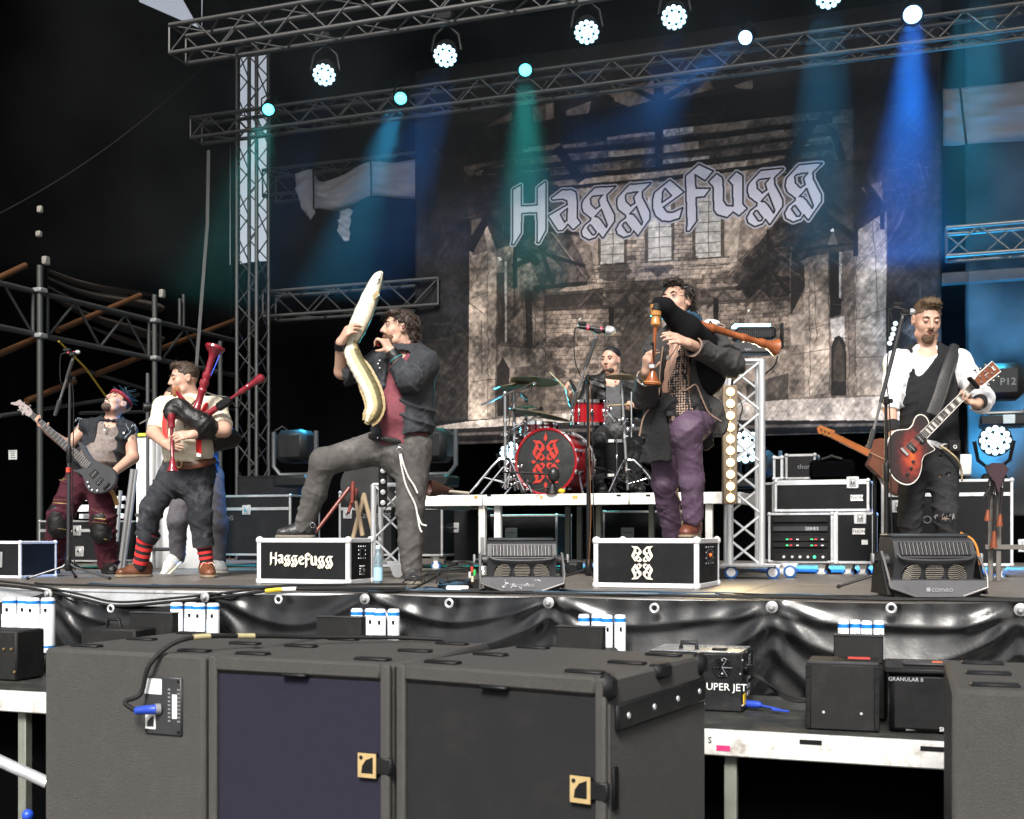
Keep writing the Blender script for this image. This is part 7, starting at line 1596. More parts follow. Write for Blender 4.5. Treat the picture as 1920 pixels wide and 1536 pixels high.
 for i in range(N):
  s1 = nrm(np.cross(T[i], FWD)); s1 = s1 if s1[0] > 0 else -s1; s2 = nrm(np.cross(s1, T[i])); s2 = s2 if np.dot(s2, FWD) < 0 else -s2
  for j in range(n):
   a = 2 * math.pi * j / n; wv = 1 + .035 * math.sin(i * 1.9 + j) * (i > 45) + .02 * math.sin(i * .9 + 2 * j); V.append(pts[i] + (s1 * math.cos(a) * 1.0 + s2 * math.sin(a) * .9) * rr[i] * wv)
 for i in range(N - 1):
  u_ = i / N
  for j in range(n):
   k = (j + 1) % n; f.append((i * n + j, i * n + k, (i + 1) * n + k, (i + 1) * n + j)); a = 2 * math.pi * (j + .5) / n; a = (a + math.pi) % (2 * math.pi) - math.pi
   lo_, hi_ = (-.9, .25) if u_ < .42 else (.35, 1.25) if u_ > .5 else (-.3, .7)
   mi.append(1 if lo_ < a < hi_ or (a < -2.2 and u_ > .1 and False) else (2 if (abs(a - hi_) < .35 or abs(a - lo_) < .3) else 0))
 b = MB(); b.add(np.array(V), f); b.m = mi
 EB = mat('eel_belly', (.72, .67, .54), .5, var=.14, scale=20, bump=.35, bscale=60, dirt=(.42, .33, .18), damt=.5, dscale=16); EO = mat('eel_back', (.12, .105, .05), .5, var=.35, scale=40, bump=.4, bscale=80); EG = mat('eel_side', (.42, .34, .17), .5, var=.3, scale=30, bump=.4, bscale=80)
 b.build('eel_body', [EB, EO, EG], el, angle=180)
 FN = mat('eel_fin', (.33, .24, .11), .6, var=.3, scale=60)
 def fin(i0, i1, sg, wd):
  V = []; f = []; m_ = 0
  for i in range(i0, i1):
   s1 = nrm(np.cross(T[i], FWD)); s1 = s1 if s1[0] > 0 else -s1; g = math.sin(math.pi * min(1, (i - i0) / 8) * .5); w2 = wd * g * (1 + .07 * math.sin(i * 2.1)); th = FWD * .004
   p0 = pts[i] + s1 * sg * rr[i] * .92; p1 = p0 + s1 * sg * w2 + T[i] * .012
   V += [p0 - th, p1 - th * .4, p1 + th * .4, p0 + th]
  k = i1 - i0
  for i in range(k - 1):
   for j in range(4): f.append((i * 4 + j, i * 4 + (j + 1) % 4, (i + 1) * 4 + (j + 1) % 4, (i + 1) * 4 + j))
  MB().add(np.array(V), f).build('fin', FN, el, angle=60)
 fin(60, N - 1, 1, .02); fin(70, N - 1, -1, .018); MB().prism([J(x, y, -.27) for x, y in ((686, 782), (708, 775), (706, 790), (690, 797), (683, 793))], FWD * .012).build('tail_fin', FN, el)
 MB().ball(J(711, 524, -.105), .006).build('eye', BLACK, el); MB().prism([J(x, y, -.13) for x, y in ((697, 556), (706, 545), (712, 552), (702, 562))], FWD * .008).build('side_fin', FN, el); MB().tube([J(716, 512, -.065), J(712, 524, -.098), J(707, 533, -.11)], .002, 4).build('mouth_line', BLACK, el)
singer()
# helpers for pipes
def turned(name, p0, p1, prof, m, parent, n=16):   # prof in fractions of the length, radii in metres
 L = np.linalg.norm(np.asarray(p1) - p0); return MB().lathe(p0, np.asarray(p1) - p0, [(a * L, r) for a, r in prof], n).build(name, m, parent)
# the left piper
def left_piper():
 D = 9.2; J = lambda x, y, dd=0.0: P(x, y, D + dd)
 base = J(330, 1080); base[2] = 0; F = nrm(-FWD - RGT * .28); LT = nrm(np.cross(UP, F))
 hc = J(345, 712); hf = nrm(-RGT * .86 - FWD * .5 - UP * .12); ho, h, ax = head_ops(hc, hf, nrm(UP - RGT * .08), 1.06)
 sa, sb = J(307, 764, .02), J(404, 766, .04); ea, wa = J(288, 812, -.12), J(309, 832, -.3); eb, wb = J(420, 806, -.16), J(362, 815, -.32)
 ha, hb = J(330, 884, .0), J(374, 884, .02); ka, kb = J(284, 952, -.1), J(374, 968, -.02); aa, ab = J(268, 1042, .0), J(385, 1046, .02)
 torso = [cone(J(354, 775, .03), J(352, 830, -.02), .165, .18, .05, (F, .8)), ell(J(350, 838, -.09), (.17, .15, .15), None, .06), cone(J(352, 850, 0), J(354, 872, .02), .17, .16, .05, (F, .85)), cone(sa, sb, .058, .06, .05), cone(J(362, 752, .03), J(352, 728, .01), .064, .06, .03)]
 legs = [cone(ha, ka, .09, .065, .03), cone(ka, aa, .058, .042, .03), cone(hb, kb, .09, .065, .03), cone(kb, ab, .058, .042, .03)]
 ah = hand_ops(wa, nrm(J(326, 838, -.36) - wa), nrm(RGT * .2 + FWD * .9), nrm(UP * .8 + RGT * .1 - FWD * .3), ((.2, .5, .3), (.3, .5, .3), (.35, .5, .3), (.5, .7, .4)), (.6, .2, .8))
 bh = hand_ops(wb, nrm(J(322, 818, -.4) - wb), nrm(FWD * .8 - UP * .4), nrm(UP * .8 - RGT * .2), ((.1, .35, .25), (.15, .35, .25), (.2, .4, .25), (.3, .4, .3)), (.6, .1, .8))
 pn = person('piper in a white shirt and red braces with red and black striped socks', base, ho + torso + limb(sa, ea, wa, (.06, .05, .034)) + limb(sb, eb, wb, (.064, .056, .036)) + legs + ah + bh)
 face_parts(pn, h, ax, 1.06, lid=.9, brow=(.09, .05, .025))
 HAIR = mat('short_brown_hair', (.045, .026, .015), .6, var=.4, scale=60, bump=.4, bscale=200); BRD = mat('ginger_beard', (.30, .12, .045), .75, var=.3, scale=60, bump=.5, bscale=260)
 hr = hair_obj(pn, h, ax, 1, [ell(h(0, -.022, .045), (.086, .104, .09), ax), ell(h(0, .04, .11), (.06, .05, .025), ax, .03), boxp(h(0, .13, -.0), (.2, .075, .088), ax, .02, .02, 'sub'), boxp(h(0, .02, -.06), (.2, .12, .055), ax, .02, .02, 'sub'), boxp(h(0, -.1, -.09), (.2, .08, .05), ax, .02, .02, 'sub')], HAIR, (.003, 120))
 strands(verts(hr), h(0, -.02, .02), 260, .035, .0028, HAIR, hr, 4, .25, grav=.1, where=lambda p: np.dot(p - h(0, 0, 0), ax[2]) > .06)
 fmesh('beard', [ell(h(0, .03, -.072), (.069, .072, .052), ax), ell(h(0, .07, -.105), (.034, .03, .025), ax, .02), ell(h(0, .10, -.058), (.024, .03, .014), ax, .006, 'sub'), plane(h(0, -.01, 0), -ax[1]), plane(h(0, .06, -.035), nrm(ax[2] + ax[1] * .6)), lump(.002, 260)], BRD, pn, .005)
 SH = mat('cream_cotton_shirt', (.72, .64, .5), .85, var=.07, bump=.25, bscale=240, crease=.35)
 sh = grow(torso[:3], .014) + [cone(J(354, 858, 0), J(354, 872, .02), .186, .18, .03, (F, .85)), cone(sa, sb, .074, .076, .05), cone(sa, J(291, 806, -.10), .078, .066, .05, flat=2, fold=(.005, 16)), cone(sb, J(418, 800, -.14), .09, .078, .05, flat=2, fold=(.005, 16)), ell(J(350, 752, -.10), (.075, .06, .05), None, .02, 'sub'), cone(J(364, 735, .03), J(362, 755, .03), .07, .075, .01, op='sub'), plane(J(354, 868, 0), -UP),
   wr(.009, 30, RGT * .7 + UP * .7, UP, J(380, 850, -.1), .25), wr(.006, 50, RGT + UP * .4, UP), wr(.006, 34, UP, RGT, sb, .18)]
 s_ = fmesh('shirt', sh, SH, pn, .009); SLV = mat('rolled_cuff', (.7, .62, .49), .85, bump=.25, bscale=200)
 TR = denim('dark_washed_jeans', (.03, .032, .038), (.2, .2, .21), .42, 4)
 tr = [cone(J(353, 876, 0), J(353, 890, .02), .188, .185, .05, (F, .82)), cone(ha, ka, .115, .082, .05, fold=(.004, 11)), ell(ka, .082, k=.03), cone(ka, J(274, 1005, -.04), .082, .08, .03, fold=(.006, 11)), cone(hb, kb, .118, .088, .05, fold=(.004, 10)), cone(kb, J(381, 1020, .01), .087, .076, .03, fold=(.006, 11)), plane(J(353, 868, 0), UP), plane(J(275, 1003, -.04), J(276, 1000, -.04) - J(284, 952, -.1)) if False else plane(J(275, 1022, 0), -UP),
   boxp(J(268, 1022, -.02), (.12, .12, .075), None, .0, .004, 'sub'), wr(.012, 24, UP + RGT * .5, RGT, ka, .25), wr(.012, 24, UP - RGT * .4, RGT, kb, .25), wr(.008, 40, RGT + UP * .7, UP), wr(.008, 30, UP * .7 + RGT, RGT, J(353, 895, -.1), .2)]
 fmesh('trousers', tr, TR, pn, .009)
 for a, b_, r_ in ((J(283, 995, -.06), J(273, 1008, -.045), .090), (J(380, 1010, .0), J(382, 1024, .01), .084)): band('turned_up_cuff', a, b_, r_, r_, TR, pn, 22)
 S1, S2 = mat('red_sock', (.55, .025, .025), .9), mat('black_sock', (.015, .015, .016), .9)
 for (a, b_, r0, r1) in ((J(277, 998, -.05), J(262, 1062, .0), .075, .055), (J(381, 1012, .01), J(389, 1064, .02), .068, .05)):
  so = cone(a, b_, r0 - .004, r1 - .004, k=.01); sk = fmesh('sock', [so], S2, pn, .01)
  for k in range(5): t0, t1 = (k * 2 + .1) / 10, (k * 2 + 1.1) / 10; ra_ = r0 + (r1 - r0) * t0; rb2 = r0 + (r1 - r0) * t1; band('red_stripe', a + (b_ - a) * t0, a + (b_ - a) * t1, ra_, rb2, S1, sk, 20)
 BRN = mat('brown_leather_shoe', (.14, .05, .022), .38, var=.3, dirt=(.07, .03, .02), damt=.4, dscale=14); SOL = mat('tan_sole', (.2, .15, .1), .8); LACE = mat('cream_lace', (.6, .52, .38), .8)
 q0, q1 = J(283, 1084, .1), J(217, 1089, -.1); q0[2] = q1[2] = .002; shoe('shoe', q0, q1, BRN, SOL, pn, .052, .10, J(264, 1060, .02), LACE)
 q0, q1 = J(385, 1082, .1), J(395, 1090, -.22); q0[2] = q1[2] = .002; shoe('shoe', q0, q1, BRN, SOL, pn, .052, .10, J(388, 1062, .03), LACE)
 BELT = mat('brown_belt', (.09, .028, .012), .4, var=.3); RB = mat('red_brace', (.6, .015, .015), .7)
 MB().tube(spline([J(309, 868, .02), J(325, 871, -.14), J(352, 872, -.185), J(380, 869, -.15), J(399, 864, .02)], 8), .034, 8, flat=(F, .3)).build('belt', BELT, pn)
 bk = MB().tube([J(335 + 6 * math.cos(a), 870 + 7 * math.sin(a), -.205) for a in np.linspace(0, 6.28, 12)], .006, 6).build('belt_buckle', BRASS, pn)
 MB().tube(spline([J(392, 752, .06), J(385, 762, -.07), J(377, 790, -.18), J(373, 825, -.25), J(373, 850, -.235)], 8), .024, 8, flat=(F, .18)).build('brace', RB, pn); MB().box(J(373, 853, -.235), (.04, .01, .035), .003, RGT, FWD).build('brace_clip', CHROME, pn)
 MB().tube(spline([J(318, 752, .05), J(312, 765, -.09), J(308, 800, -.17), J(312, 830, -.23)], 8), .02, 8, flat=(F, .18)).build('brace', RB, pn)
 d_ = nrm(wb - eb); band('leather_wristband', wb - d_ * .075, wb - d_ * .02, .05, .044, LEATH, pn)
 MB().tube(spline([J(340, 748, -.09), J(352, 762, -.12), J(372, 745, -.06)], 6), .004, 5).build('neck_cord', mat('neck_cord', (.08, .05, .03), .7), pn)
 # bagpipes
 bp = thing('bagpipes', 'red turned bagpipes with a black leather bag held by the left piper', 'bagpipes', J(370, 800, -.3)); RW_ = mat('dark_red_lacquer', (.20, .012, .022), .22, var=.2, scale=12, coat=.4);
 fmesh('bag', [ell(J(334, 762, -.27), (.085, .07, .055), [RGT, FWD, UP], .03), cone(J(322, 770, -.30), J(318, 778, -.34), .06, .045, .03), cone(J(334, 766, -.27), J(382, 797, -.28), .062, .085, .05), ell(J(385, 802, -.2), (.12, .10, .085), [nrm(RGT - UP * .35), FWD, nrm(UP + RGT * .35)], .05), ell(J(400, 822, .06), (.22, .13, .10), [nrm(RGT - UP * .05), FWD, UP], .05), wr(.014, 26, RGT - UP * .8, UP), wr(.008, 50, UP, RGT)], LEATH, bp, .01)
 turned('chanter', J(321, 776, -.36), J(324, 884, -.40), [(0, .03), (.1, .03), (.12, .026), (.24, .026), (.25, .014), (.3, .011), (.78, .013), (.8, .02), (.9, .026), (.97, .042), (1, .045)], RW_, bp)
 MB().cyl(J(322, 800, -.365), J(323, 860, -.39), .0135).build('chanter_pipe', mat('dark_pipe', (.02, .018, .02), .3), bp)
 turned('blow_pipe', J(349, 760, -.26), J(332, 735, -.16), [(0, .024), (.3, .022), (.6, .018), (.9, .014), (1, .011)], RW_, bp)
 turned('bass_drone', J(368, 770, -.2), J(405, 646, -.15), [(0, .032), (.04, .034), (.06, .028), (.26, .026), (.28, .034), (.32, .034), (.34, .026), (.40, .036), (.45, .036), (.47, .024), (.52, .034), (.56, .034), (.58, .024), (.8, .026), (.86, .038), (.9, .062), (.94, .078), (.975, .074), (1.0, .03)], RW_, bp, 22)
 turned('tenor_drone', J(385, 780, -.2), J(494, 706, -.3), [(0, .026), (.3, .024), (.32, .012), (.58, .012), (.6, .022), (.72, .022), (.74, .028), (.77, .02), (.86, .026), (.92, .034), (.97, .034), (1, .02)], RW_, bp)
 MB().box(J(420, 757, -.24), (.13, .06, .065), .012, nrm(J(494, 706, -.3) - J(385, 780, -.2)), FWD).build('transmitter', BLKPL, bp)
 MB().tube(spline([J(432, 750, -.24), J(446, 765, -.25), J(452, 740, -.26), J(440, 728, -.26)], 6), .005, 5).build('cable', RUBBER, bp); MB().tube(spline([J(384, 735, -.18), J(405, 742, -.2), J(430, 745, -.22)], 5), .005, 5).build('cord', mat('grey_cord', (.12, .11, .1), .8), bp); MB().tube(spline([J(412, 665, -.17), J(404, 685, -.18), J(395, 705, -.18)], 5), .004, 5).build('blue_cord', mat('blue_cord', (.05, .1, .7), .5), bp)
left_piper()
# photographer behind him
def photographer():
 D = 10.1; J = lambda x, y, dd=0.0: P(x, y, D + dd); base = J(365, 1076); base[2] = 0; F = nrm(-FWD - RGT * .5)
 hc = J(326, 752); ho, h, ax = head_ops(hc, nrm(-RGT * .8 - FWD * .5), UP, 1.0)
 sa, sb = J(312, 795, -.05), J(398, 795, .1); ea, wa = J(300, 800, -.25), J(296, 775, -.28); eb, wb = J(428, 815, .0), J(345, 790, -.2)
 pv = J(372, 880, .1); ha, hb = J(350, 890, .08), J(396, 890, .1); ka, kb = J(333, 975, -.05), J(408, 985, .05); aa, ab = J(334, 1045, .1), J(410, 1055, .1)
 torso = [cone(J(352, 800), J(372, 870, .08), .15, .15, .05, (F, .75)), cone(sa, sb, .055, .055, .05), cone(J(345, 785), hc - UP * .08, .05, .05, .03)]
 ah = hand_ops(wa, nrm(J(298, 752, -.3) - wa), nrm(RGT * .6 + FWD * .3), nrm(-FWD + RGT * .3), ((.5, .8, .5),) * 4, (.5, .5, .5))
 pn = person('photographer in a blue denim shirt bending behind the left piper', base, ho + torso + limb(sa, ea, wa, (.05, .045, .032)) + limb(sb, eb, wb, (.05, .045, .032)) + [cone(ha, ka, .08, .06), cone(ka, aa, .055, .04), cone(hb, kb, .08, .06), cone(kb, ab, .055, .04)] + ah)
 hair_obj(pn, h, ax, 1, [ell(h(0, -.02, .045), (.086, .10, .088), ax), boxp(h(0, .12, -.02), (.2, .075, .09), ax, .02, .02, 'sub'), boxp(h(0, 0, -.08), (.2, .2, .05), ax, .02, .02, 'sub')], mat('photographer_hair', (.05, .03, .02), .6), (.003, 120))
 BS = denim('blue_denim_shirt', (.02, .06, .13), (.06, .12, .2), .4, 6); fmesh('shirt', grow(torso[:2], .02) + [cone(J(370, 860, .08), J(376, 905, .09), .178, .175, .04, (F, .78)), cone(sb, eb, .07, .06, .04, fold=(.006, 14)), cone(eb, wb, .058, .045, .03, flat=2), cone(sa, ea, .068, .058, .04), cone(ea, J(297, 785, -.27), .05, .045, .03, flat=2), plane(J(372, 908, .08), -UP), wr(.01, 28, RGT + UP, UP)], BS, pn, .01)
 GP = denim('grey_cotton_trousers', (.10, .095, .105), (.16, .15, .16), .4, 5)
 fmesh('trousers', [cone(pv, J(374, 895, .1), .16, .16, .05, (F, .8)), cone(ha, ka, .105, .085, .05, fold=(.005, 9)), cone(ka, aa, .085, .06, .03, fold=(.006, 11)), cone(hb, kb, .105, .085, .05, fold=(.005, 9)), cone(kb, ab, .085, .06, .03, fold=(.006, 11)), wr(.005, 24, UP + RGT * .4, RGT)], GP, pn, .01)
 SN = mat('pale_sneaker', (.55, .54, .5), .6, var=.15); SO = mat('cream_sole', (.6, .57, .48), .7)
 shoe('shoe', J(338, 1056, .12), J(309, 1086, -.12), SN, SO, pn, .05, .09, J(334, 1042, .1), WHITE, roll=nrm(UP * .7 + RGT * -.0 - FWD * -.7)); q0, q1 = J(402, 1072, .12), J(422, 1075, -.1); q0[2] = q1[2] = .002; shoe('shoe', q0, q1, SN, SO, pn, .05, .09, J(410, 1052, .1), WHITE)
 cm = thing('camera', 'black photo camera with a lens held beside the left piper', 'camera', J(300, 765, -.3)); c = J(303, 764, -.3); X = nrm(FWD * .8 + RGT * .4); L = nrm(-RGT * .9 - FWD * .4 - UP * .05)
 MB().box(c, (.14, .075, .10), .015, np.cross(UP, L), L).build('camera_body', BLKPL, cm); MB().box(c + UP * .06, (.06, .06, .03), .01, np.cross(UP, L), L).build('viewfinder', BLKPL, cm); MB().lathe(c + L * .035, L, [(0, .034), (.05, .036), (.052, .040), (.10, .040), (.11, .036)], 20).build('lens', BLKPL, cm); MB().lathe(c + L * .125, L, [(0, .0395), (.008, .0395)], 20).build('red_ring', mat('red_ring', (.4, .03, .02), .4), cm); MB().cyl(J(293, 778, -.3), J(262, 795, -.35), .007).build('strap', mat('grey_cord', (.12, .11, .1), .8), cm)
photographer()
# guitars traced on the plane they are held in
def guitar(name, label, cat, D, outline, neck, nw, head, bodym, edgem, neckm, boardm, thick=.045, frets=20, strings=6, pick=(), knobs=(), pegs=(), inlay=None, tilt=0.0, bridge=None, headm=None, bind=None):
 J = lambda x, y, dd=0.0: P(x, y, D + dd); t = thing(name, label, cat, J(*outline[0]))
 ol = spline([J(x, y) for x, y in outline] + [J(*outline[0])], 5)[:-1]
 inn = lambda q, k: q
 c = ol.mean(0); b = MB(); ins = c + (ol - c) * .965; n = len(ol)
 b.prism(ol + FWD * .008, FWD * (thick - .012)); b.build('guitar_body', edgem, t)
 f2 = MB(); f2.prism(ins, FWD * .006, back=False)
 lipv = np.concatenate([ins, ol + FWD * .008]); f2.add(lipv, [(i, (i + 1) % n, n + (i + 1) % n, n + i) for i in range(n)], 0); f2.build('body_top', bodym, t)
 if bind is not None: MB().tube(np.vstack([ol + FWD * .007, ol[:2] + FWD * .007]), .0042, 6).build('binding', bind, t)
 p0, p1 = J(*neck[0], -.008), J(*neck[1], -.012); d = nrm(p1 - p0); L = np.linalg.norm(p1 - p0); s = nrm(np.cross(FWD, d)); w0, w1 = nw
 MB().prism([p0 - s * w0 + FWD * .004, p1 - s * w1 + FWD * .004, p1 + s * w1 + FWD * .004, p0 + s * w0 + FWD * .004], FWD * .022).build('neck', neckm, t)
 fb = MB().prism([p0 - s * w0, p1 - s * w1, p1 + s * w1, p0 + s * w0], FWD * .006).build('fretboard', boardm, t)
 tot = max(1e-6, 1 - 2 ** (-frets / 12))
 for k in range(frets + 1 if frets else 0):
  u_ = (1 - 2 ** (-k / 12)) / tot; q = p1 + (p0 - p1) * u_; w_ = w1 + (w0 - w1) * u_; MB().box(q - FWD * .0008, (2 * w_, .0022, .0016), 0, s, d).build('fret', CHROME, fb)
  if inlay is not None and k in (1, 3, 5, 7, 9, 12, 15, 17, 19):
   u0 = (1 - 2 ** (-(k - 1) / 12)) / tot; q2 = p1 + (p0 - p1) * (u_ + u0) / 2; MB().box(q2 - FWD * .0006, (1.5 * w_, L * (u_ - u0) * .68, .001), 0, s, d).build('inlay', inlay, fb)
 if bind is not None:
  for sg in (-1, 1): MB().tube([p0 + s * sg * w0 - FWD * .0005, p1 + s * sg * w1 - FWD * .0005], .0022, 5).build('neck_binding', bind, t)
 hp_ = [J(x, y, .004) for x, y in head]; hd = MB().prism(hp_, FWD * .016).build('headstock', headm or neckm, t)
 if bind is not None: MB().tube(hp_ + [hp_[0]], .0032, 5).build('head_binding', bind, hd)
 for (x, y, x2, y2) in pegs: MB().cyl(J(x, y, -.004), J(x, y, .004), .006).build('tuner_post', CHROME, hd); MB().cyl(J(x, y, .01), J(x2, y2, .012), .0035).build('tuner_shaft', CHROME, hd); MB().ball(J(x2, y2, .012), (.011, .008, .011)).build('tuner_key', mat('dark_chrome', (.2, .19, .17), .3, .9), hd)
 b0 = J(*bridge, -.016) if bridge else p0
 for k in range(strings): o_ = (k - (strings - 1) / 2) / (strings - 1) * 2; MB().tube([p1 + s * w1 * .8 * o_ - FWD * .004, b0 + s * w0 * .8 * o_], .0009, 4).build('string', mat('steel_string', (.5, .48, .45), .3, .9), t)
 for (x, y, a, b_) in pick:
  pk = MB().box(J(x, y, -.004), (2 * w0 * a, .036 * b_, .012), .003, s, d).build('pickup', BLKPL, t)
  for k in range(strings): MB().lathe(J(x, y, -.0105) + s * w0 * .75 * ((k - (strings - 1) / 2) / (strings - 1) * 2), -FWD, [(0, .0035), (.002, .003)], 8).build('pole_piece', CHROME, pk)
 if bridge: br = MB().box(J(*bridge, -.006), (2 * w0 * 1.15, .02, .014), .003, s, d).build('bridge', CHROME if bodym is not None and inlay is not None else BLKPL, t)
 for (x, y, m_) in knobs: MB().lathe(J(x, y, .0), -FWD, [(0, .0105), (.014, .009), (.015, .006)], 12).build('knob', m_, t)
 return t
Z4 = lambda L: [(1640 + x / 5.908, 660 + y / 5.908) for x, y in L]; ZB = lambda L: [(10 + x / 6.678, 710 + y / 6.678) for x, y in L]
# the guitarist
def guitarist():
 D = 8.0; J = lambda x, y, dd=0.0: P(x, y, D + dd); base = J(1740, 1094); base[2] = 0; F = nrm(-FWD - RGT * .08)
 hc = J(1737, 602, -.03); hf = nrm(-FWD - UP * .32 - RGT * .0); ho, h, ax = head_ops(hc, hf, nrm(UP + RGT * .03), 1.12)
 sa, sb = J(1682, 680, 0), J(1796, 680, .02); ea, wa = J(1668, 762, -.02), J(1675, 815, -.16); eb, wb = J(1843, 748, -.06), J(1832, 758, -.26)
 ha, hb = J(1714, 850, .02), J(1768, 850, 0); ka, kb = J(1706, 972, .06), J(1774, 960, -.06); aa, ab = J(1718, 1062, .12), J(1782, 1064, .0)
 torso = [cone(J(1738, 690, .02), J(1742, 755, 0), .165, .155, .05, (F, .7)), cone(J(1742, 755, 0), J(1742, 830, .0), .155, .16, .05, (F, .75)), cone(sa, sb, .062, .062, .05), cone(J(1739, 672, .02), J(1738, 635, -.0), .066, .06, .03)]
 ah = hand_ops(wa, nrm(J(1690, 852, -.24) - wa), nrm(RGT * .7 + FWD * .7), nrm(RGT * .6 - FWD * .5 + UP * .3), ((.5, .6, .3), (.55, .6, .3), (.6, .6, .3), (.55, .6, .3)), (.8, .45, .1))
 bh = hand_ops(wb, nrm(J(1800, 750, -.30) - wb), nrm(UP * .75 + FWD * -.35), nrm(-RGT * .1 + UP * .4 + FWD * .7), ((.35, .9, .7), (.35, .9, .7), (.4, .9, .7), (.45, .9, .7)), (.3, .6, .5))
 pn = person('guitarist in a dark waistcoat over a white shirt looking down at his guitar', base, ho + torso + limb(sa, ea, wa, (.058, .046, .032)) + limb(sb, eb, wb, (.058, .05, .034)) + [cone(ha, ka, .09, .065, .03), cone(ka, aa, .06, .042, .03), cone(hb, kb, .09, .065, .03), cone(kb, ab, .06, .042, .03)] + ah + bh)
 face_parts(pn, h, ax, 1.12, nrm(hf - UP * .5), brow=(.07, .042, .025), lid=.75, mouth=.005)
 HAIR = mat('sandy_brown_hair', (.09, .055, .028), .6, var=.4, scale=60, bump=.5, bscale=200, dirt=(.06, .035, .02), damt=.5, dscale=30); BRD = mat('brown_goatee', (.10, .055, .03), .8, var=.3, scale=60, bump=.5, bscale=260)
 hr = hair_obj(pn, h, ax, 1, [ell(h(0, -.018, .05), (.088, .104, .094), ax), ell(h(0, .045, .12), (.065, .05, .03), ax, .03), boxp(h(0, .135, -.01), (.2, .07, .092), ax, .02, .02, 'sub'), boxp(h(0, .02, -.065), (.2, .12, .065), ax, .02, .02, 'sub'), boxp(h(0, -.1, -.09), (.2, .08, .05), ax, .02, .02, 'sub')], HAIR, (.003, 110))
 strands(verts(hr), h(0, -.03, .02), 420, .026, .003, HAIR, hr, 6, .2, grav=.1, where=lambda p: np.dot(p - h(0, 0, 0), ax[2]) > .05)
 fmesh('beard', [ell(h(0, .05, -.083), (.046, .052, .042), ax), ell(h(0, .07, -.105), (.034, .03, .026), ax, .02), ell(h(0, .105, -.060), (.025, .035, .014), ax, .004, 'sub'), plane(h(0, .04, 0), -ax[1]), plane(h(0, .06, -.046), ax[2]), lump(.002, 260)], BRD, pn, .0045)
 MB().tube([h(-.026, .084, -.055), h(-.012, .0985, -.044), h(0, .099, -.043), h(.012, .0985, -.044), h(.026, .084, -.055)], np.array([.003, .005, .004, .005, .003]), 6).build('moustache', BRD, pn)
 WS = mat('white_cotton_shirt', (.80, .80, .82), .8, var=.04, bump=.2, bscale=200, crease=.3)
 sh = grow(torso[:2], .012) + [cone(J(1742, 815), J(1742, 852), .174, .172, .03, (F, .78)), cone(sa, sb, .076, .076, .05), cone(sa, J(1667, 768, -.03), .082, .066, .05, flat=2, fold=(.004, 14)), cone(sb, eb, .088, .075, .05, fold=(.004, 14)), cone(eb, J(1840, 762, -.12), .074, .066, .02, flat=2), ell(J(1741, 655, -.09), (.07, .07, .055), None, .02, 'sub'), plane(J(1742, 842, 0), -UP - RGT * .25),
   wr(.010, 30, RGT * .6 + UP, RGT, J(1830, 735, -.05), .2), wr(.008, 40, UP, RGT, J(1668, 750, 0), .16), wr(.005, 50, UP + RGT * .4, UP)]
 fmesh('shirt', sh, WS, pn, .0085)
 VS = mat('charcoal_waistcoat', (.016, .016, .018), .85, spec=.2, var=.2, scale=60, bump=.3, bscale=400, crease=.35)
 vt = grow(torso[:2], .026) + [cone(J(1742, 810), J(1744, 838), .186, .184, .03, (F, .78)), cone(J(1700, 676, .02), J(1778, 676, .02), .076, .076, .04), cone(J(1738, 640, 0), J(1738, 672, 0), .078, .085, .01, op='sub')]
 vx, vy = J(1722, 722, -.16), 0
 tri_n1, tri_n2 = nrm(np.cross(J(1712, 660) - J(1721, 722), FWD)), nrm(np.cross(J(1772, 660) - J(1721, 722), FWD))
 vt += [cone(J(1721, 715, -.14), J(1741, 655, -.14), .012, .088, .01, sq=(FWD, 2.2), op='sub'), boxp(J(1641, 745, 0), (.13, .4, .40), [RGT, FWD, UP], .05, .03, 'sub'), boxp(J(1850, 712, 0), (.15, .4, .32), [RGT, FWD, UP], .06, .03, 'sub'), plane(J(1742, 830, 0), -UP - RGT * .18),
   wr(.010, 22, UP + RGT * .25, RGT, J(1735, 760, -.1), .22), wr(.006, 46, UP, RGT), wr(.006, 30, RGT, UP)]
 vo = fmesh('waistcoat', vt, VS, pn, .008)
 for x, y in ((1721, 737), (1721, 755), (1723, 776)): MB().lathe(J(x, y, -.178), -FWD, [(0, .009), (.005, .007)], 10).build('waistcoat_button', BLKPL, vo)
 JN = denim('ripped_black_jeans', (.022, .022, .024), (.07, .07, .072), .45, 5)
 tr = [cone(J(1742, 842), J(1742, 860), .175, .172, .05, (F, .78)), cone(ha, ka, .104, .078, .05, fold=(.004, 10)), cone(ka, J(1714, 1030, .1), .075, .064, .03, fold=(.005, 12)), cone(J(1714, 1030, .1), aa, .07, .062, .02, fold=(.006, 16)), cone(hb, kb, .108, .08, .05, fold=(.003, 10)), cone(kb, ab, .075, .058, .03, fold=(.006, 13)), plane(J(1742, 834), UP),
   ell(J(1779, 890, -.145), (.028, .05, .02), None, .004, 'sub'), ell(J(1762, 893, -.13), (.014, .05, .012), None, .004, 'sub'), ell(J(1764, 856, -.14), (.016, .04, .006), None, .004, 'sub'), ell(J(1772, 972, -.16), (.06, .06, .011), None, .004, 'sub'), wr(.010, 30, UP + RGT * .2, RGT, kb, .2), wr(.012, 28, UP - RGT * .3, RGT, ka, .22), wr(.006, 50, UP, RGT)]
 to = fmesh('trousers', tr, JN, pn, .008);
 for c_, r_ in ((J(1779, 890, -.088), (.03, .02, .024)), (J(1762, 893, -.082), (.016, .02, .014)), (J(1772, 972, -.10), (.05, .02, .016))): MB().ball(c_, r_, 12, 8).build('bare_skin', SKIN, to)
 THR = mat('frayed_thread', (.3, .3, .3), .8); rs = np.random.RandomState(9)
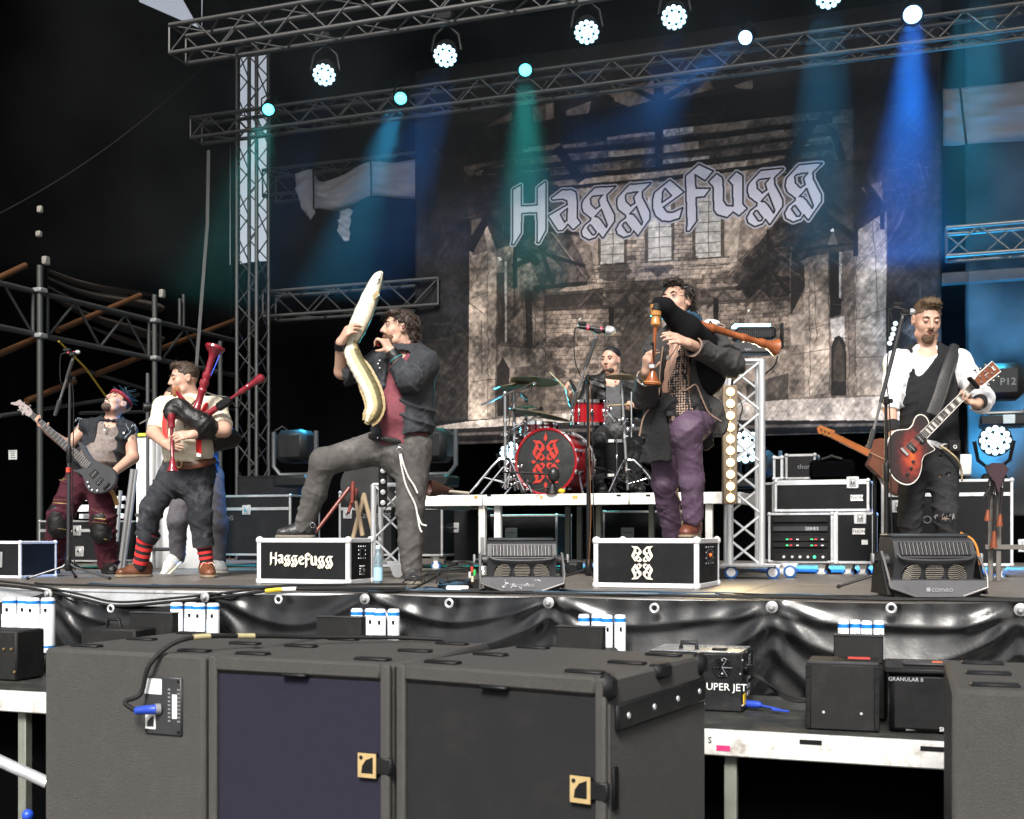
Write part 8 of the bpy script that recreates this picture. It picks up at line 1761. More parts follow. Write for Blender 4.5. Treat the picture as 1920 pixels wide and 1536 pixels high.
 for k in range(16): x = 1752 + rs.uniform(0, 38); q = J(x, 966 + rs.uniform(-3, 4), -.165); MB().tube([q, q + RGT * rs.uniform(-.01, .01) - UP * rs.uniform(.01, .03)], .0015, 4).build('frayed_thread', THR, to)
 SHO = mat('dark_shoe', (.03, .028, .03), .5, dirt=(.12, .1, .09), damt=.4)
 for a_, x0, x1 in ((aa, 1722, 1712), (ab, 1783, 1795)):
  q0, q1 = J(x0, 1090, .15), J(x1, 1094, -.14); q0[2] = q1[2] = .002; shoe('shoe', q0, q1, SHO, mat('grey_sole', (.2, .2, .2), .8), pn, .05, .09, a_, None)
 SWB = mat('black_sweatband', (.012, .012, .013), .95); d_ = nrm(wa - ea); band('sweatband', wa - d_ * .10, wa - d_ * .01, .046, .044, SWB, pn); d_ = nrm(wb - eb); band('sweatband', wb - d_ * .10, wb - d_ * .03, .052, .046, SWB, pn)
 STR = mat('black_leather_strap', (.022, .022, .023), .55, bump=.3, bscale=120)
 st = tag(MB().tube(spline([J(1790, 655, .03), J(1786, 668, -.085), J(1774, 705, -.19), J(1762, 745, -.225), J(1749, 778, -.24)], 10), .045, 10, flat=(FWD, .1)).build('guitar_strap', STR), 'wide black leather guitar strap across the guitarist\'s waistcoat', 'strap')
 for sg in (-1, 1): MB().tube(spline([J(1790 + sg * 8, 655, .03), J(1786 + sg * 9, 668 + sg * 2, -.092), J(1774 + sg * 9, 705 + sg * 2, -.198), J(1762 + sg * 9, 745 + sg * 2, -.232), J(1749 + sg * 8, 776 + sg, -.246)], 8), .002, 4).build('stitching', mat('grey_cord', (.12, .11, .1), .8), st)
 pk = tag(MB().box(J(1789, 836, -.13), (.085, .03, .085), .01, RGT, FWD).build('belt_pack', BLKPL), 'black transmitter pack on the guitarist\'s belt', 'transmitter'); MB().tube([J(1791 + 3 * math.cos(a), 838 + 3 * math.sin(a), -.15) for a in np.linspace(0, 6, 10)], .003, 5).build('printed_ring', WHITE, pk)
 ch = thing('braided_chain', 'braided chain hanging from the guitarist\'s hip', 'chain', J(1770, 840, -.14)); cp = spline([J(1762, 836, -.16), J(1778, 846, -.17), J(1795, 862, -.16), J(1802, 880, -.13), J(1804, 903, -.12)], 9)
 for k in range(0, len(cp) - 1): MB().ball(cp[k], (.0075, .006, .009), 8, 6).build('chain_link', mat('dark_gold', (.3, .24, .14), .4, .7), ch)
 BURST = bpy.data.materials.new('red_burst_lacquer'); BURST.use_nodes = True; n_, l_ = BURST.node_tree.nodes, BURST.node_tree.links; B_ = n_['Principled BSDF']
 tc = n_.new('ShaderNodeTexCoord'); gr_ = n_.new('ShaderNodeVectorMath'); gr_.operation = 'DISTANCE'; l_.new(tc.outputs['Generated'], gr_.inputs[0]); gr_.inputs[1].default_value = (.5, .5, .42)
 nz = n_.new('ShaderNodeTexNoise'); nz.inputs['Scale'].default_value = 34; nz.inputs['Detail'].default_value = 5; l_.new(tc.outputs['Object'], nz.inputs['Vector']); ad = n_.new('ShaderNodeMath'); ad.operation = 'MULTIPLY_ADD'; l_.new(nz.outputs['Fac'], ad.inputs[0]); ad.inputs[1].default_value = .30; l_.new(gr_.outputs['Value'], ad.inputs[2])
 cr = n_.new('ShaderNodeValToRGB'); l_.new(ad.outputs[0], cr.inputs[0]); e = cr.color_ramp.elements; e[0].position = .15; e[0].color = (.5, .1, .012, 1); e[1].position = .66; e[1].color = (.012, .003, .003, 1)
 for p_, c_ in ((.3, (.3, .03, .008, 1)), (.42, (.13, .010, .006, 1)), (.54, (.035, .004, .004, 1))): q = e.new(p_); q.color = c_
 l_.new(cr.outputs[0], B_.inputs['Base Color']); B_.inputs['Roughness'].default_value = .18; B_.inputs['Coat Weight'].default_value = .5
 IV = mat('ivory_binding', (.75, .72, .65), .4); DKW = mat('dark_mahogany', (.06, .018, .01), .3); RSW = mat('dark_rosewood', (.03, .018, .013), .5); CHK = mat('black_knob', (.015, .015, .015), .25)
 out = Z4([(600, 770), (570, 722), (520, 695), (475, 708), (445, 750), (420, 815), (370, 856), (300, 862), (225, 880), (165, 950), (140, 1060), (145, 1220), (185, 1350), (255, 1430), (350, 1470), (430, 1450), (488, 1385), (518, 1290), (526, 1205), (555, 1145), (610, 1115), (668, 1078), (628, 1042), (590, 995), (580, 955), (610, 910)])
 g = guitar('electric_guitar', 'dark red sunburst electric guitar with white binding played by the guitarist', 'guitar', 7.70, out, Z4([(540, 925), (1118, 345)]), (.0285, .0225), Z4([(1075, 345), (1135, 255), (1302, 103), (1345, 148), (1397, 215), (1200, 372), (1112, 398)]), BURST, DKW, DKW, RSW, frets=22, bridge=Z4([(330, 1105)])[0],
    pick=[(*Z4([(412, 1060)])[0], 1.25, 1.1), (*Z4([(508, 965)])[0], 1.25, 1.1)], knobs=[(*Z4([p])[0], CHK) for p in ((425, 1215), (402, 1290), (365, 1355))], pegs=[(*Z4([a])[0], *Z4([b])[0]) for a, b in (((1185, 335), (1265, 365)), ((1245, 280), (1318, 322)), ((1300, 235), (1372, 278)), ((1165, 270), (1110, 200)), ((1225, 215), (1170, 190)), ((1275, 160), (1225, 150)))], inlay=IV, bind=IV, headm=mat('brown_headstock', (.16, .05, .02), .25))
 text_mb('E', J(*Z4([(1318, 185)])[0], -.30) , nrm(J(1860, 690) - J(1846, 702)), np.cross(FWD, nrm(J(1860, 690) - J(1846, 702))) * -1, .04, .002).build('head_logo', WHITE, g); MB().box(J(*Z4([(1238, 248)])[0], -.298), (.03, .006, .002), 0, nrm(J(1860, 690) - J(1846, 702)), FWD).build('head_mark', WHITE, g)
 cp_ = tag(MB().box(J(*Z4([(1095, 345)])[0], -.33), (.02, .1, .06), .012, nrm(J(1860, 690) - J(1846, 702)), np.cross(FWD, nrm(J(1860, 690) - J(1846, 702)))).build('capo', BLKPL), 'black capo clamped at the nut of the red guitar', 'capo')
 tag(MB().tube(spline([J(1700, 905, -.29), J(1690, 860, -.33), J(1678, 700, -.6), J(1668, 640, -.6)], 8), .003, 5).build('thin_cable', RUBBER), 'thin black cable hanging in front of the red guitar', 'cable') if False else None
guitarist()
# the bass player leaning back
def bassist():
 D = 10.0; J = lambda x, y, dd=0.0: P(x, y, D + dd); base = J(150, 1076); base[2] = 0; F = nrm(-FWD * .95 - RGT * .1 + UP * .25)
 hc = J(219, 757, .04); hf = nrm(-FWD * .72 - RGT * .38 + UP * .62); ho, h, ax = head_ops(hc, hf, nrm(UP * .8 + RGT * .35 + FWD * .5), 1.02)
 sa, sb = J(160, 802, -.02), J(243, 808, .05); ea, wa = J(128, 836, -.1), J(90, 809, -.28); eb, wb = J(249, 858, -.02), J(216, 884, -.26)
 ha, hb = J(152, 892, -.08), J(190, 894, -.06); ka, kb = J(112, 968, -.18), J(192, 978, -.12); aa, ab = J(103, 1050, .02), J(202, 1056, .04)
 torso = [cone(J(205, 815, .03), J(188, 855, -.03), .15, .15, .05, (F, .72)), cone(J(188, 855, -.03), J(172, 888, -.06), .15, .15, .05, (F, .8)), cone(sa, sb, .056, .056, .05), cone(J(206, 798, .03), J(214, 772, .04), .058, .055, .03), ell(J(182, 862, -.12), .11, k=.06)]
 ah = hand_ops(wa, nrm(J(74, 798, -.32) - wa), nrm(UP * .7 + RGT * .4), nrm(-FWD * .1 + UP * .5 + RGT * .2), ((.5, .9, .6),) * 4, (.2, .5, .6)); bh = hand_ops(wb, nrm(J(199, 894, -.32) - wb), nrm(FWD * .7 - UP * .4), nrm(-RGT * .5 - UP * .5), ((.45, .6, .4),) * 4, (.6, .5, .4))
 pn = person('bass player leaning back with a red headband and ragged sleeveless vest', base, ho + torso + limb(sa, ea, wa, (.054, .046, .032)) + limb(sb, eb, wb, (.056, .05, .034)) + [cone(ha, ka, .085, .062, .03), cone(ka, aa, .058, .042, .03), cone(hb, kb, .085, .062, .03), cone(kb, ab, .058, .042, .03)] + ah + bh)
 face_parts(pn, h, ax, 1.02, lid=1.0, brow=(.02, .013, .01), mouth=.012, eyes=True)
 MB().tube([h(-.02, .0925, -.060), h(0, .101, -.0625), h(.02, .0925, -.060)], np.array([.003, .005, .003]), 6).build('teeth', mat('teeth', (.75, .72, .65), .3), pn)
 HAIR = mat('black_hair', (.012, .011, .012), .5, var=.3); BRD = mat('black_beard', (.07, .045, .035), .8, var=.3)
 hr = hair_obj(pn, h, ax, 1, [ell(h(0, -.022, .045), (.082, .10, .088), ax), boxp(h(0, .13, -.0), (.2, .075, .085), ax, .02, .02, 'sub'), boxp(h(0, .02, -.06), (.2, .12, .05), ax, .02, .02, 'sub')], HAIR, (.003, 120))
 strands(verts(hr), h(0, -.05, .0), 200, .085, .0035, mat('blue_black_hair', (.015, .05, .07), .5, var=.4), hr, 8, .15, grav=.1, where=lambda p: np.dot(p - h(0, 0, 0), ax[2]) > .095)
 fmesh('beard', [ell(h(0, .045, -.087), (.052, .055, .034), ax), ell(h(0, .07, -.105), (.031, .028, .024), ax, .02), ell(h(0, .105, -.062), (.026, .035, .018), ax, .004, 'sub'), plane(h(0, .02, 0), -ax[1]), plane(h(0, .06, -.05), ax[2]), lump(.002, 260)], BRD, pn, .005)
 MB().tube([h(-.03, .084, -.058), h(0, .1, -.042), h(.03, .084, -.058)], .005, 6).build('moustache', BRD, pn)
 RBN = mat('red_patterned_headband', (.24, .012, .025), .85, var=.6, scale=60, dirt=(.02, .01, .015), damt=.8, dscale=45)
 MB().tube([h(.079 * math.cos(a), -.012 + .098 * math.sin(a), .060 + .006 * math.sin(a)) for a in np.linspace(0, 2 * math.pi, 25)], .0155, 8, flat=(ax[1], 1.0)).build('headband', RBN, pn)
 TSH = mat('grey_brown_print_shirt', (.20, .165, .15), .85, var=.3, scale=40, dirt=(.05, .04, .04), damt=.7, dscale=22, bump=.2, bscale=200, crease=.4)
 fmesh('shirt', grow(torso[:2] + torso[4:5], .013) + [cone(sa, sb, .064, .064, .05), ell(J(207, 790, -.08), (.07, .07, .06), None, .02, 'sub'), cone(J(214, 765, .04), J(208, 795, .03), .068, .075, .01, op='sub'), plane(J(172, 896, -.06), -UP), wr(.008, 34, UP + RGT * .5, RGT), wr(.005, 60, RGT, UP)], TSH, pn, .009)
 VS = denim('ragged_black_vest', (.02, .022, .026), (.06, .07, .085), .45, 7)
 LX = nrm(np.cross(F, UP)); vt = grow(torso[:2], .03) + [cone(sa, sb, .078, .08, .05), cone(J(168, 880, -.05), J(164, 896, -.06), .165, .165, .04, (F, .8)), boxp(J(189, 838, -.2), (.085, .16, .26), [LX, F, np.cross(LX, F)], .02, .01, 'sub'), cone(J(216, 760, .04), J(208, 796, .03), .075, .082, .01, op='sub'), plane(J(168, 893, -.05), -UP), plane(J(155, 800, 0), -RGT + UP * .25), plane(J(250, 800, 0), RGT + UP * .1), wr(.012, 30, UP + RGT * .6, RGT), wr(.006, 60, RGT, UP)]
 vo = fmesh('vest', vt, VS, pn, .009); rs = np.random.RandomState(3); FR = mat('pale_fray', (.35, .42, .48), .9)
 for c_ in (J(156, 790, -.03), J(249, 806, .0)):
  for k in range(22): q = c_ + np.array([0, rs.uniform(-.08, .08), rs.uniform(-.07, .05)]) - FWD * .05; MB().tube([q, q + rs.uniform(-1, 1, 3) * .02 - UP * .01], .0022, 4).build('fray', FR, vo)
 MB().box(J(232, 812, -.12), (.02, .006, .018), .004).build('badge', WHITE, vo); MB().tube(spline([J(196, 795, -.07), J(197, 806, -.12), J(205, 797, -.08)], 5), .003, 5).build('necklace', CHROME, pn); MB().lathe(J(196, 806, -.13), -FWD, [(0, .012), (.003, .01)], 10).build('pendant', CHROME, pn)
 TR = denim('wine_red_trousers', (.055, .012, .02), (.09, .03, .035), .4, 6)
 tr = [cone(J(172, 886, -.05), J(170, 900, -.06), .155, .155, .05, (F, .82)), cone(ha, ka, .118, .10, .05, fold=(.005, 10)), cone(ka, aa, .098, .085, .03, fold=(.007, 10)), cone(hb, kb, .118, .10, .05, fold=(.005, 10)), cone(kb, ab, .098, .085, .03, fold=(.007, 10)), plane(J(172, 880), UP), wr(.012, 26, UP + RGT * .3, RGT), wr(.006, 50, RGT, UP)]
 to = fmesh('trousers', tr, TR, pn, .009)
 for c_, e in ((ka, aa), (kb, ab)): q = c_ - FWD * .02; fmesh('knee_patch', [cone(q + UP * .02, q - UP * .10, .092, .090, .02, fold=(.005, 16))], LEATH, to, .009)
 for (x0, x1, y, dd) in ((111, 129, 900, -.18), (100, 125, 943, -.28), (176, 198, 972, -.24), (117, 130, 898, -.2)): MB().tube([J(x0, y, dd), J((x0 + x1) / 2, y + 1, dd - .02), J(x1, y + 2, dd)], .004, 5).build('zip', BRASS, to)
 for (x0, x1, y, dd, dy) in ((101, 125, 937, -.285, 0), (99, 122, 990, -.28, 3), (172, 200, 955, -.24, 12), (174, 198, 979, -.24, 2), (193, 200, 1010, -.2, 2)):
  for k in range(7): x = x0 + (x1 - x0) * k / 6; MB().ball(J(x, y + dy * k / 6, dd), .005, 6, 5).build('stud', BRASS, to)
 for a_, x0, x1 in ((aa, 104, 84), (ab, 200, 212)): q0, q1 = J(x0, 1070, .12), J(x1, 1078, -.15); q0[2] = q1[2] = .002; shoe('boot', q0, q1, LEATH, RUBBER, pn, .054, .1, a_, None, .06)
 GRF = mat('matt_graphite', (.035, .036, .04), .42, var=.05); TAUP = mat('taupe_headstock', (.30, .25, .24), .5); MPL = mat('dark_fretboard', (.05, .045, .042), .5)
 out = ZB([(905, 788), (950, 796), (995, 845), (1035, 935), (1100, 1012), (1200, 1062), (1315, 1110), (1380, 1180), (1392, 1270), (1350, 1352), (1262, 1420), (1150, 1446), (1060, 1422), (1003, 1350), (983, 1275), (960, 1222), (915, 1182), (832, 1148), (900, 1142), (965, 1122), (1020, 1078), (1000, 985), (962, 930), (930, 850)])
 guitar('bass_guitar', 'matt grey bass guitar with a taupe headstock slung low on the bass player', 'bass guitar', 9.66, out, ZB([(1040, 1092), (322, 448)]), (.031, .022), ZB([(345, 428), (300, 350), (222, 305), (182, 262), (130, 292), (70, 300), (68, 318), (155, 342), (215, 438), (300, 478)]), GRF, GRF, TAUP, MPL, thick=.042, frets=22, strings=5, bridge=ZB([(1265, 1345)])[0],
   pick=[(*ZB([(1110, 1190)])[0], 1.1, 1.3), (*ZB([(1180, 1285)])[0], 1.1, .9)], knobs=[(*ZB([p])[0], CHROME) for p in ((1035, 1300), (1052, 1358), (1090, 1398), (1155, 1408))], pegs=[(*ZB([a])[0], *ZB([b])[0]) for a, b in (((160, 335), (190, 300)), ((215, 340), (236, 306)), ((205, 380), (165, 400)), ((240, 430), (215, 450)), ((285, 372), (310, 340)))], headm=TAUP)
 tag(MB().tube(spline([J(206, 918, -.3), J(214, 930, -.22), J(219, 946, -.18)], 5), .02, 6, flat=(FWD, .2)).build('strap_end', mat('tan_strap', (.35, .2, .06), .6)), 'tan end of the bass strap hanging below the bass', 'strap')
bassist()
# the right piper
def right_piper():
 D = 7.5; J = lambda x, y, dd=0.0: P(x, y, D + dd); base = J(1275, 1090, .45); base[2] = 0; F = nrm(-FWD * .9 - RGT * .42)
 hc = J(1268, 571, 0); hf = nrm(-RGT * .62 - FWD * .76 + UP * .22); ho, h, ax = head_ops(hc, hf, nrm(UP + FWD * .2), 1.1)
 sa, sb = J(1236, 652, .02), J(1335, 640, .08); ea, wa = J(1209, 745, -.06), J(1212, 697, -.30); eb, wb = J(1368, 682, -.06), J(1290, 644, -.36)
 ha, hb = J(1252, 795, .06), J(1306, 792, .02); ka, kb = J(1246, 905, .12), J(1288, 808, -.34); aa, ab = J(1272, 1020, .35), J(1298, 965, -.16)
 torso = [cone(J(1278, 655, .05), J(1270, 710, .03), .155, .145, .05, (F, .72)), cone(J(1270, 710, .03), J(1274, 785, .03), .145, .145, .05, (F, .78)), cone(sa, sb, .058, .06, .05), cone(J(1280, 636, .05), J(1272, 602, .02), .06, .055, .03)]
 ah = hand_ops(wa, nrm(J(1214, 664, -.38) - wa), nrm(RGT * .6 + FWD * .5), nrm(RGT * .5 - FWD * .7), ((.5, .8, .5), (.5, .85, .5), (.55, .85, .5), (.6, .85, .5)), (.5, .3, .7)); bh = hand_ops(wb, nrm(J(1250, 626, -.46) - wb), nrm(FWD * .7 - UP * .5), nrm(UP * .8 - FWD * .2), ((.1, .4, .3), (.15, .45, .3), (.2, .45, .3), (.3, .5, .3)), (.6, .1, .9), 1.05)
 pn = person('curly haired piper in open grey jacket and purple trousers, foot on the emblem box', base, ho + torso + limb(sa, ea, wa, (.056, .046, .033)) + limb(sb, eb, wb, (.056, .048, .033)) + [cone(ha, ka, .088, .064, .03), cone(ka, aa, .058, .042, .03), cone(hb, kb, .088, .066, .03), cone(kb, ab, .06, .042, .03)] + ah + bh)
 face_parts(pn, h, ax, 1.1, nrm(hf + UP * .25 + RGT * .2), brow=(.03, .018, .012))
 HAIR = mat('dark_curls', (.022, .015, .011), .5, var=.5, scale=50, bump=.4, bscale=150)
 hr = hair_obj(pn, h, ax, 1, [ell(h(0, -.035, .05), (.098, .10, .092), ax), ell(h(0, .04, .115), (.07, .05, .03), ax, .03), ell(h(0, -.085, -.04), (.085, .055, .09), ax, .04), boxp(h(0, .13, -.005), (.2, .085, .10), ax, .02, .02, 'sub'), ell(h(-.09, .01, -.02), (.03, .03, .05), ax, .01, 'sub'), ell(h(.09, .01, -.02), (.03, .03, .05), ax, .01, 'sub')], HAIR, (.008, 100))
 strands(verts(hr), h(0, -.03, .03), 620, .06, .0035, HAIR, hr, 5, 1.0, grav=.4, where=lambda p: np.dot(p - h(0, 0, 0), ax[1]) < .06 or np.dot(p - h(0, 0, 0), ax[2]) > .09)
 fmesh('beard', [ell(h(0, .04, -.082), (.055, .062, .04), ax), ell(h(0, .07, -.105), (.034, .03, .024), ax, .02), ell(h(0, .105, -.060), (.025, .035, .014), ax, .004, 'sub'), plane(h(0, .02, 0), -ax[1]), plane(h(0, .06, -.045), nrm(ax[2] + ax[1] * .3))], mat('stubble', (.17, .10, .065), .8, var=.4, scale=80), pn, .005)
 KN = bpy.data.materials.new('black_net_knit'); KN.use_nodes = True; n_, l_ = KN.node_tree.nodes, KN.node_tree.links; B_ = n_['Principled BSDF']; tc = n_.new('ShaderNodeTexCoord'); vo_ = n_.new('ShaderNodeTexVoronoi'); vo_.inputs['Scale'].default_value = 62; vo_.inputs['Randomness'].default_value = .25; l_.new(tc.outputs['Object'], vo_.inputs['Vector'])
 cr = n_.new('ShaderNodeValToRGB'); cr.color_ramp.elements[0].position = .36; cr.color_ramp.elements[0].color = (.36, .25, .19, 1); cr.color_ramp.elements[1].position = .46; cr.color_ramp.elements[1].color = (.008, .008, .009, 1); l_.new(vo_.outputs['Distance'], cr.inputs[0]); l_.new(cr.outputs[0], B_.inputs['Base Color']); B_.inputs['Roughness'].default_value = .9
 KD = mat('black_knit', (.012, .012, .013), .9, var=.6, scale=90, bump=.8, bscale=120)
 fmesh('net_scarf', [cone(J(1285, 645, -.09), J(1272, 715, -.125), .03, .05, .03, (F, .35)), cone(J(1272, 715, -.125), J(1276, 775, -.12), .052, .082, .03, (F, .35), fold=(.004, 20)), wr(.006, 60, RGT, UP)], KN, pn, .007)
 fmesh('knit_skirt', [cone(J(1240, 780, -.05), J(1230, 868, -.04), .05, .11, .04, (F, .4), fold=(.006, 16)), cone(J(1262, 760, -.05), J(1310, 765, -.04), .085, .07, .04), cone(J(1322, 790, .08), J(1322, 830, .1), .07, .05, .04), plane(J(1232, 866, 0), -UP + RGT * .05), wr(.012, 30, RGT, UP), wr(.006, 90, UP, RGT)], KD, pn, .008)
 JK = mat('charcoal_wool_jacket', (.036, .034, .034), .85, var=.25, scale=40, bump=.35, bscale=160, dirt=(.06, .055, .05), damt=.4, dscale=10, crease=.45); TRIM = mat('tan_piping', (.3, .2, .15), .6)
 LX = nrm(np.cross(F, UP))
 jk = grow(torso[:2], .03) + [cone(sa, sb, .082, .085, .05), cone(J(1285, 760, .06), J(1300, 790, .08), .165, .15, .05, (F, .8)), cone(J(1335, 770, .0), J(1348, 800, .02), .08, .06, .05, (F, .5)), boxp(J(1251, 705, -.2), (.105, .22, .5), [LX, F, UP], .02, .01, 'sub'), cone(J(1276, 600, .03), J(1280, 645, .03), .08, .095, .01, op='sub'),
   cone(sa, ea, .082, .075, .05, fold=(.006, 12)), cone(ea, J(1213, 708, -.24), .076, .058, .03, flat=2, fold=(.004, 16)), cone(J(1212, 700, -.27), J(1212, 716, -.2), .046, .048, .006, op='sub'), cone(sb, eb, .09, .085, .05, fold=(.007, 12)), cone(eb, J(1301, 651, -.33), .084, .055, .03, flat=2, fold=(.004, 14)), cone(J(1295, 647, -.35), J(1308, 655, -.30), .044, .046, .006, op='sub'),
   cone(J(1228, 760, .02), J(1212, 812, .04), .06, .045, .04, (F, .4)), plane(J(1285, 805, 0), -UP + RGT * .2) if False else plane(J(1290, 815, 0), -UP), wr(.012, 26, UP + RGT * .5, RGT, sb, .3), wr(.009, 34, RGT + UP * .3, UP), wr(.005, 70, UP, RGT)]
 jo = fmesh('jacket', jk, JK, pn, .0085)
 for q in ([(1284, 640, -.13), (1276, 690, -.16), (1280, 730, -.16), (1292, 728, -.17), (1305, 722, -.16), (1318, 752, -.13), (1330, 775, -.1), (1352, 790, -.06)], [(1243, 650, -.09), (1237, 700, -.09), (1234, 745, -.08), (1208, 780, -.06), (1199, 818, -.04)]): MB().tube(spline([J(*p) for p in q], 6), .005, 6).build('piping', TRIM, jo)
 for c_, d_, r_ in ((J(1301, 651, -.33), nrm(wb - eb), .056), (J(1213, 708, -.24), nrm(wa - ea), .059)): MB().lathe(c_ - d_ * .006, d_, [(0, r_), (.0, r_ + .006), (.012, r_ + .006), (.012, r_)], 20, cap=False).build('cuff_piping', TRIM, jo)
 for k in range(2): MB().lathe(J(1338, 628 + k * 5, .03), nrm(eb - sb), [(0, .092), (.008, .094), (.016, .092)], 22, cap=False).build('shoulder_piping', TRIM, jo)
 PU = mat('purple_trousers', (.085, .048, .085), .7, var=.2, scale=10, bump=.25, bscale=200, dirt=(.16, .12, .17), damt=.4, dscale=5, crease=.6)
 tr = [cone(J(1276, 785, .03), J(1278, 800, .03), .155, .155, .05, (F, .85)), cone(ha, ka, .108, .082, .05, fold=(.004, 9)), cone(ka, J(1262, 1000, .3), .082, .068, .03, fold=(.006, 10)), cone(J(1262, 1000, .3), aa, .068, .064, .02), cone(hb, kb, .115, .088, .05, fold=(.003, 9)), ell(kb, .092, k=.04), cone(kb, J(1297, 900, -.24), .085, .073, .03), cone(J(1297, 900, -.24), J(1299, 968, -.16), .073, .066, .03, fold=(.006, 14)), plane(J(1276, 776), UP), plane(J(1299, 968, -.16), -UP) if False else wr(.008, 30, UP, RGT, J(1299, 955, -.16), .12), wr(.010, 24, UP + RGT * .4, RGT, ka, .3), wr(.010, 22, RGT, UP, kb, .22), wr(.005, 60, UP + RGT * .6, UP)]
 fmesh('trousers', tr, PU, pn, .0085)
 BRN = mat('red_brown_shoe', (.13, .04, .022), .45, var=.35, dirt=(.06, .03, .02), damt=.4, dscale=14)
 q0, q1 = J(1303, 1005, .0), J(1283, 1007, -.24); q0[2] = q1[2] = .31; shoe('shoe', q0, q1, BRN, mat('tan_sole', (.2, .15, .1), .8), pn, .053, .105, J(1300, 975, -.14), mat('cream_lace', (.6, .52, .38), .8), .02)
 q0, q1 = J(1274, 1085, .5), J(1268, 1090, .27); q0[2] = q1[2] = .002; shoe('shoe', q0, q1, BRN, mat('tan_sole', (.2, .15, .1), .8), pn, .053, .105, aa, None, .02)
 MB().tube(spline([J(1262, 640, -.06), J(1252, 662, -.11), J(1254, 672, -.125), J(1266, 655, -.09), J(1274, 640, -.06)], 6), .003, 5).build('necklace', mat('neck_cord', (.08, .05, .03), .7), pn); MB().ball(J(1253, 671, -.13), (.014, .008, .018)).build('pendant', mat('pale_bone', (.5, .45, .38), .4), pn)
 MB().box(J(1256, 776, -.115), (.05, .02, .035), .004, RGT, FWD).build('belt', LEATH, pn)
 for k, c_ in enumerate(((.25, .2, .03), (.4, .38, .3), (.06, .05, .04))): d_ = nrm(wa - ea); MB().lathe(wa - d_ * (.02 + .02 * k), d_, [(0, .041), (.012, .041)], 18, cap=False).build('bracelet', mat('bracelet_%d' % k, c_, .4, .4), pn)
 fmesh('neck_scarf', [cone(J(1292, 590, -.06), J(1304, 597, -.02), .024, .03, .02), cone(J(1280, 604, .05), J(1306, 602, .02), .035, .035, .03), lump(.006, 90)], mat('blue_black_scarf', (.01, .05, .09), .8), pn, .007)
 bp = thing('bagpipes', 'orange brown wooden bagpipes with a black velvet bag held by the right piper', 'bagpipes', J(1290, 620, -.35)); VEL = mat('black_velvet', (.004, .004, .005), .9, sheen=.0, spec=.2, var=.3); OW = mat('orange_brown_wood', (.27, .075, .022), .25, var=.35, scale=14, coat=.4, stretch=(1, 1, .25)); LW = mat('honey_wood', (.45, .21, .06), .3, var=.25, scale=20, coat=.3)
 fmesh('bag', [cone(J(1234, 568, -.45), J(1248, 574, -.43), .036, .046, .03), cone(J(1246, 576, -.42), J(1288, 618, -.30), .05, .085, .04), cone(J(1288, 618, -.30), J(1318, 645, -.16), .085, .09, .04), ell(J(1320, 690, .0), (.15, .13, .19), None, .05)], VEL, bp, .008)
 turned('chanter_cup', J(1230, 571, -.46), J(1229, 613, -.46), [(0, .024), (.02, .034), (.28, .034), (.3, .03), (.32, .034), (.5, .032), (.55, .025), (.75, .026), (.8, .03), (.92, .029), (1, .016)], LW, bp, 20); MB().lathe(J(1231, 570, -.46), J(1229, 613, -.46) - J(1231, 570, -.46), [(0, .0355), (.04, .036), (.042, .0335)], 20).build('chanter_cap', BLKPL, bp)
 turned('chanter', J(1229, 612, -.46), J(1222, 722, -.44), [(0, .014), (.1, .011), (.6, .0105), (.72, .014), (.78, .018), (.9, .036), (.985, .056), (1, .054)], OW, bp, 22); MB().lathe(J(1222.5, 717, -.44), J(1222, 722, -.44) - J(1222.5, 716, -.44), [(0, .0565), (.006, .057)], 22, cap=False).build('bell_rim', LW, bp)
 MB().cyl(J(1224, 643, -.475), J(1227, 690, -.47), .005).build('clip_mic', BLKPL, bp); MB().ball(J(1223, 644, -.475), .011).build('mic_head', BLKPL, bp); MB().box(J(1222, 687, -.47), (.04, .02, .03), .006, RGT, FWD).build('clip', CHROME, bp)
 turned('drone', J(1300, 605, -.26), J(1457, 652, -.05), [(0, .026), (.18, .022), (.2, .03), (.23, .03), (.25, .023), (.55, .019), (.57, .026), (.62, .026), (.64, .02), (.76, .021), (.8, .03), (.83, .03), (.86, .026), (.93, .038), (.985, .056), (1, .05)], OW, bp, 20)
 MB().tube([J(1332 + 7 * math.cos(a) * .35, 614 + 12 * math.sin(a), -.22) for a in np.linspace(0, 6.28, 12)], .005, 5).build('drone_cord', RUBBER, bp); MB().ball(J(1333, 608, -.12), (.06, .05, .03)).build('white_shoulder_pad', WHITE, bp)
right_piper()
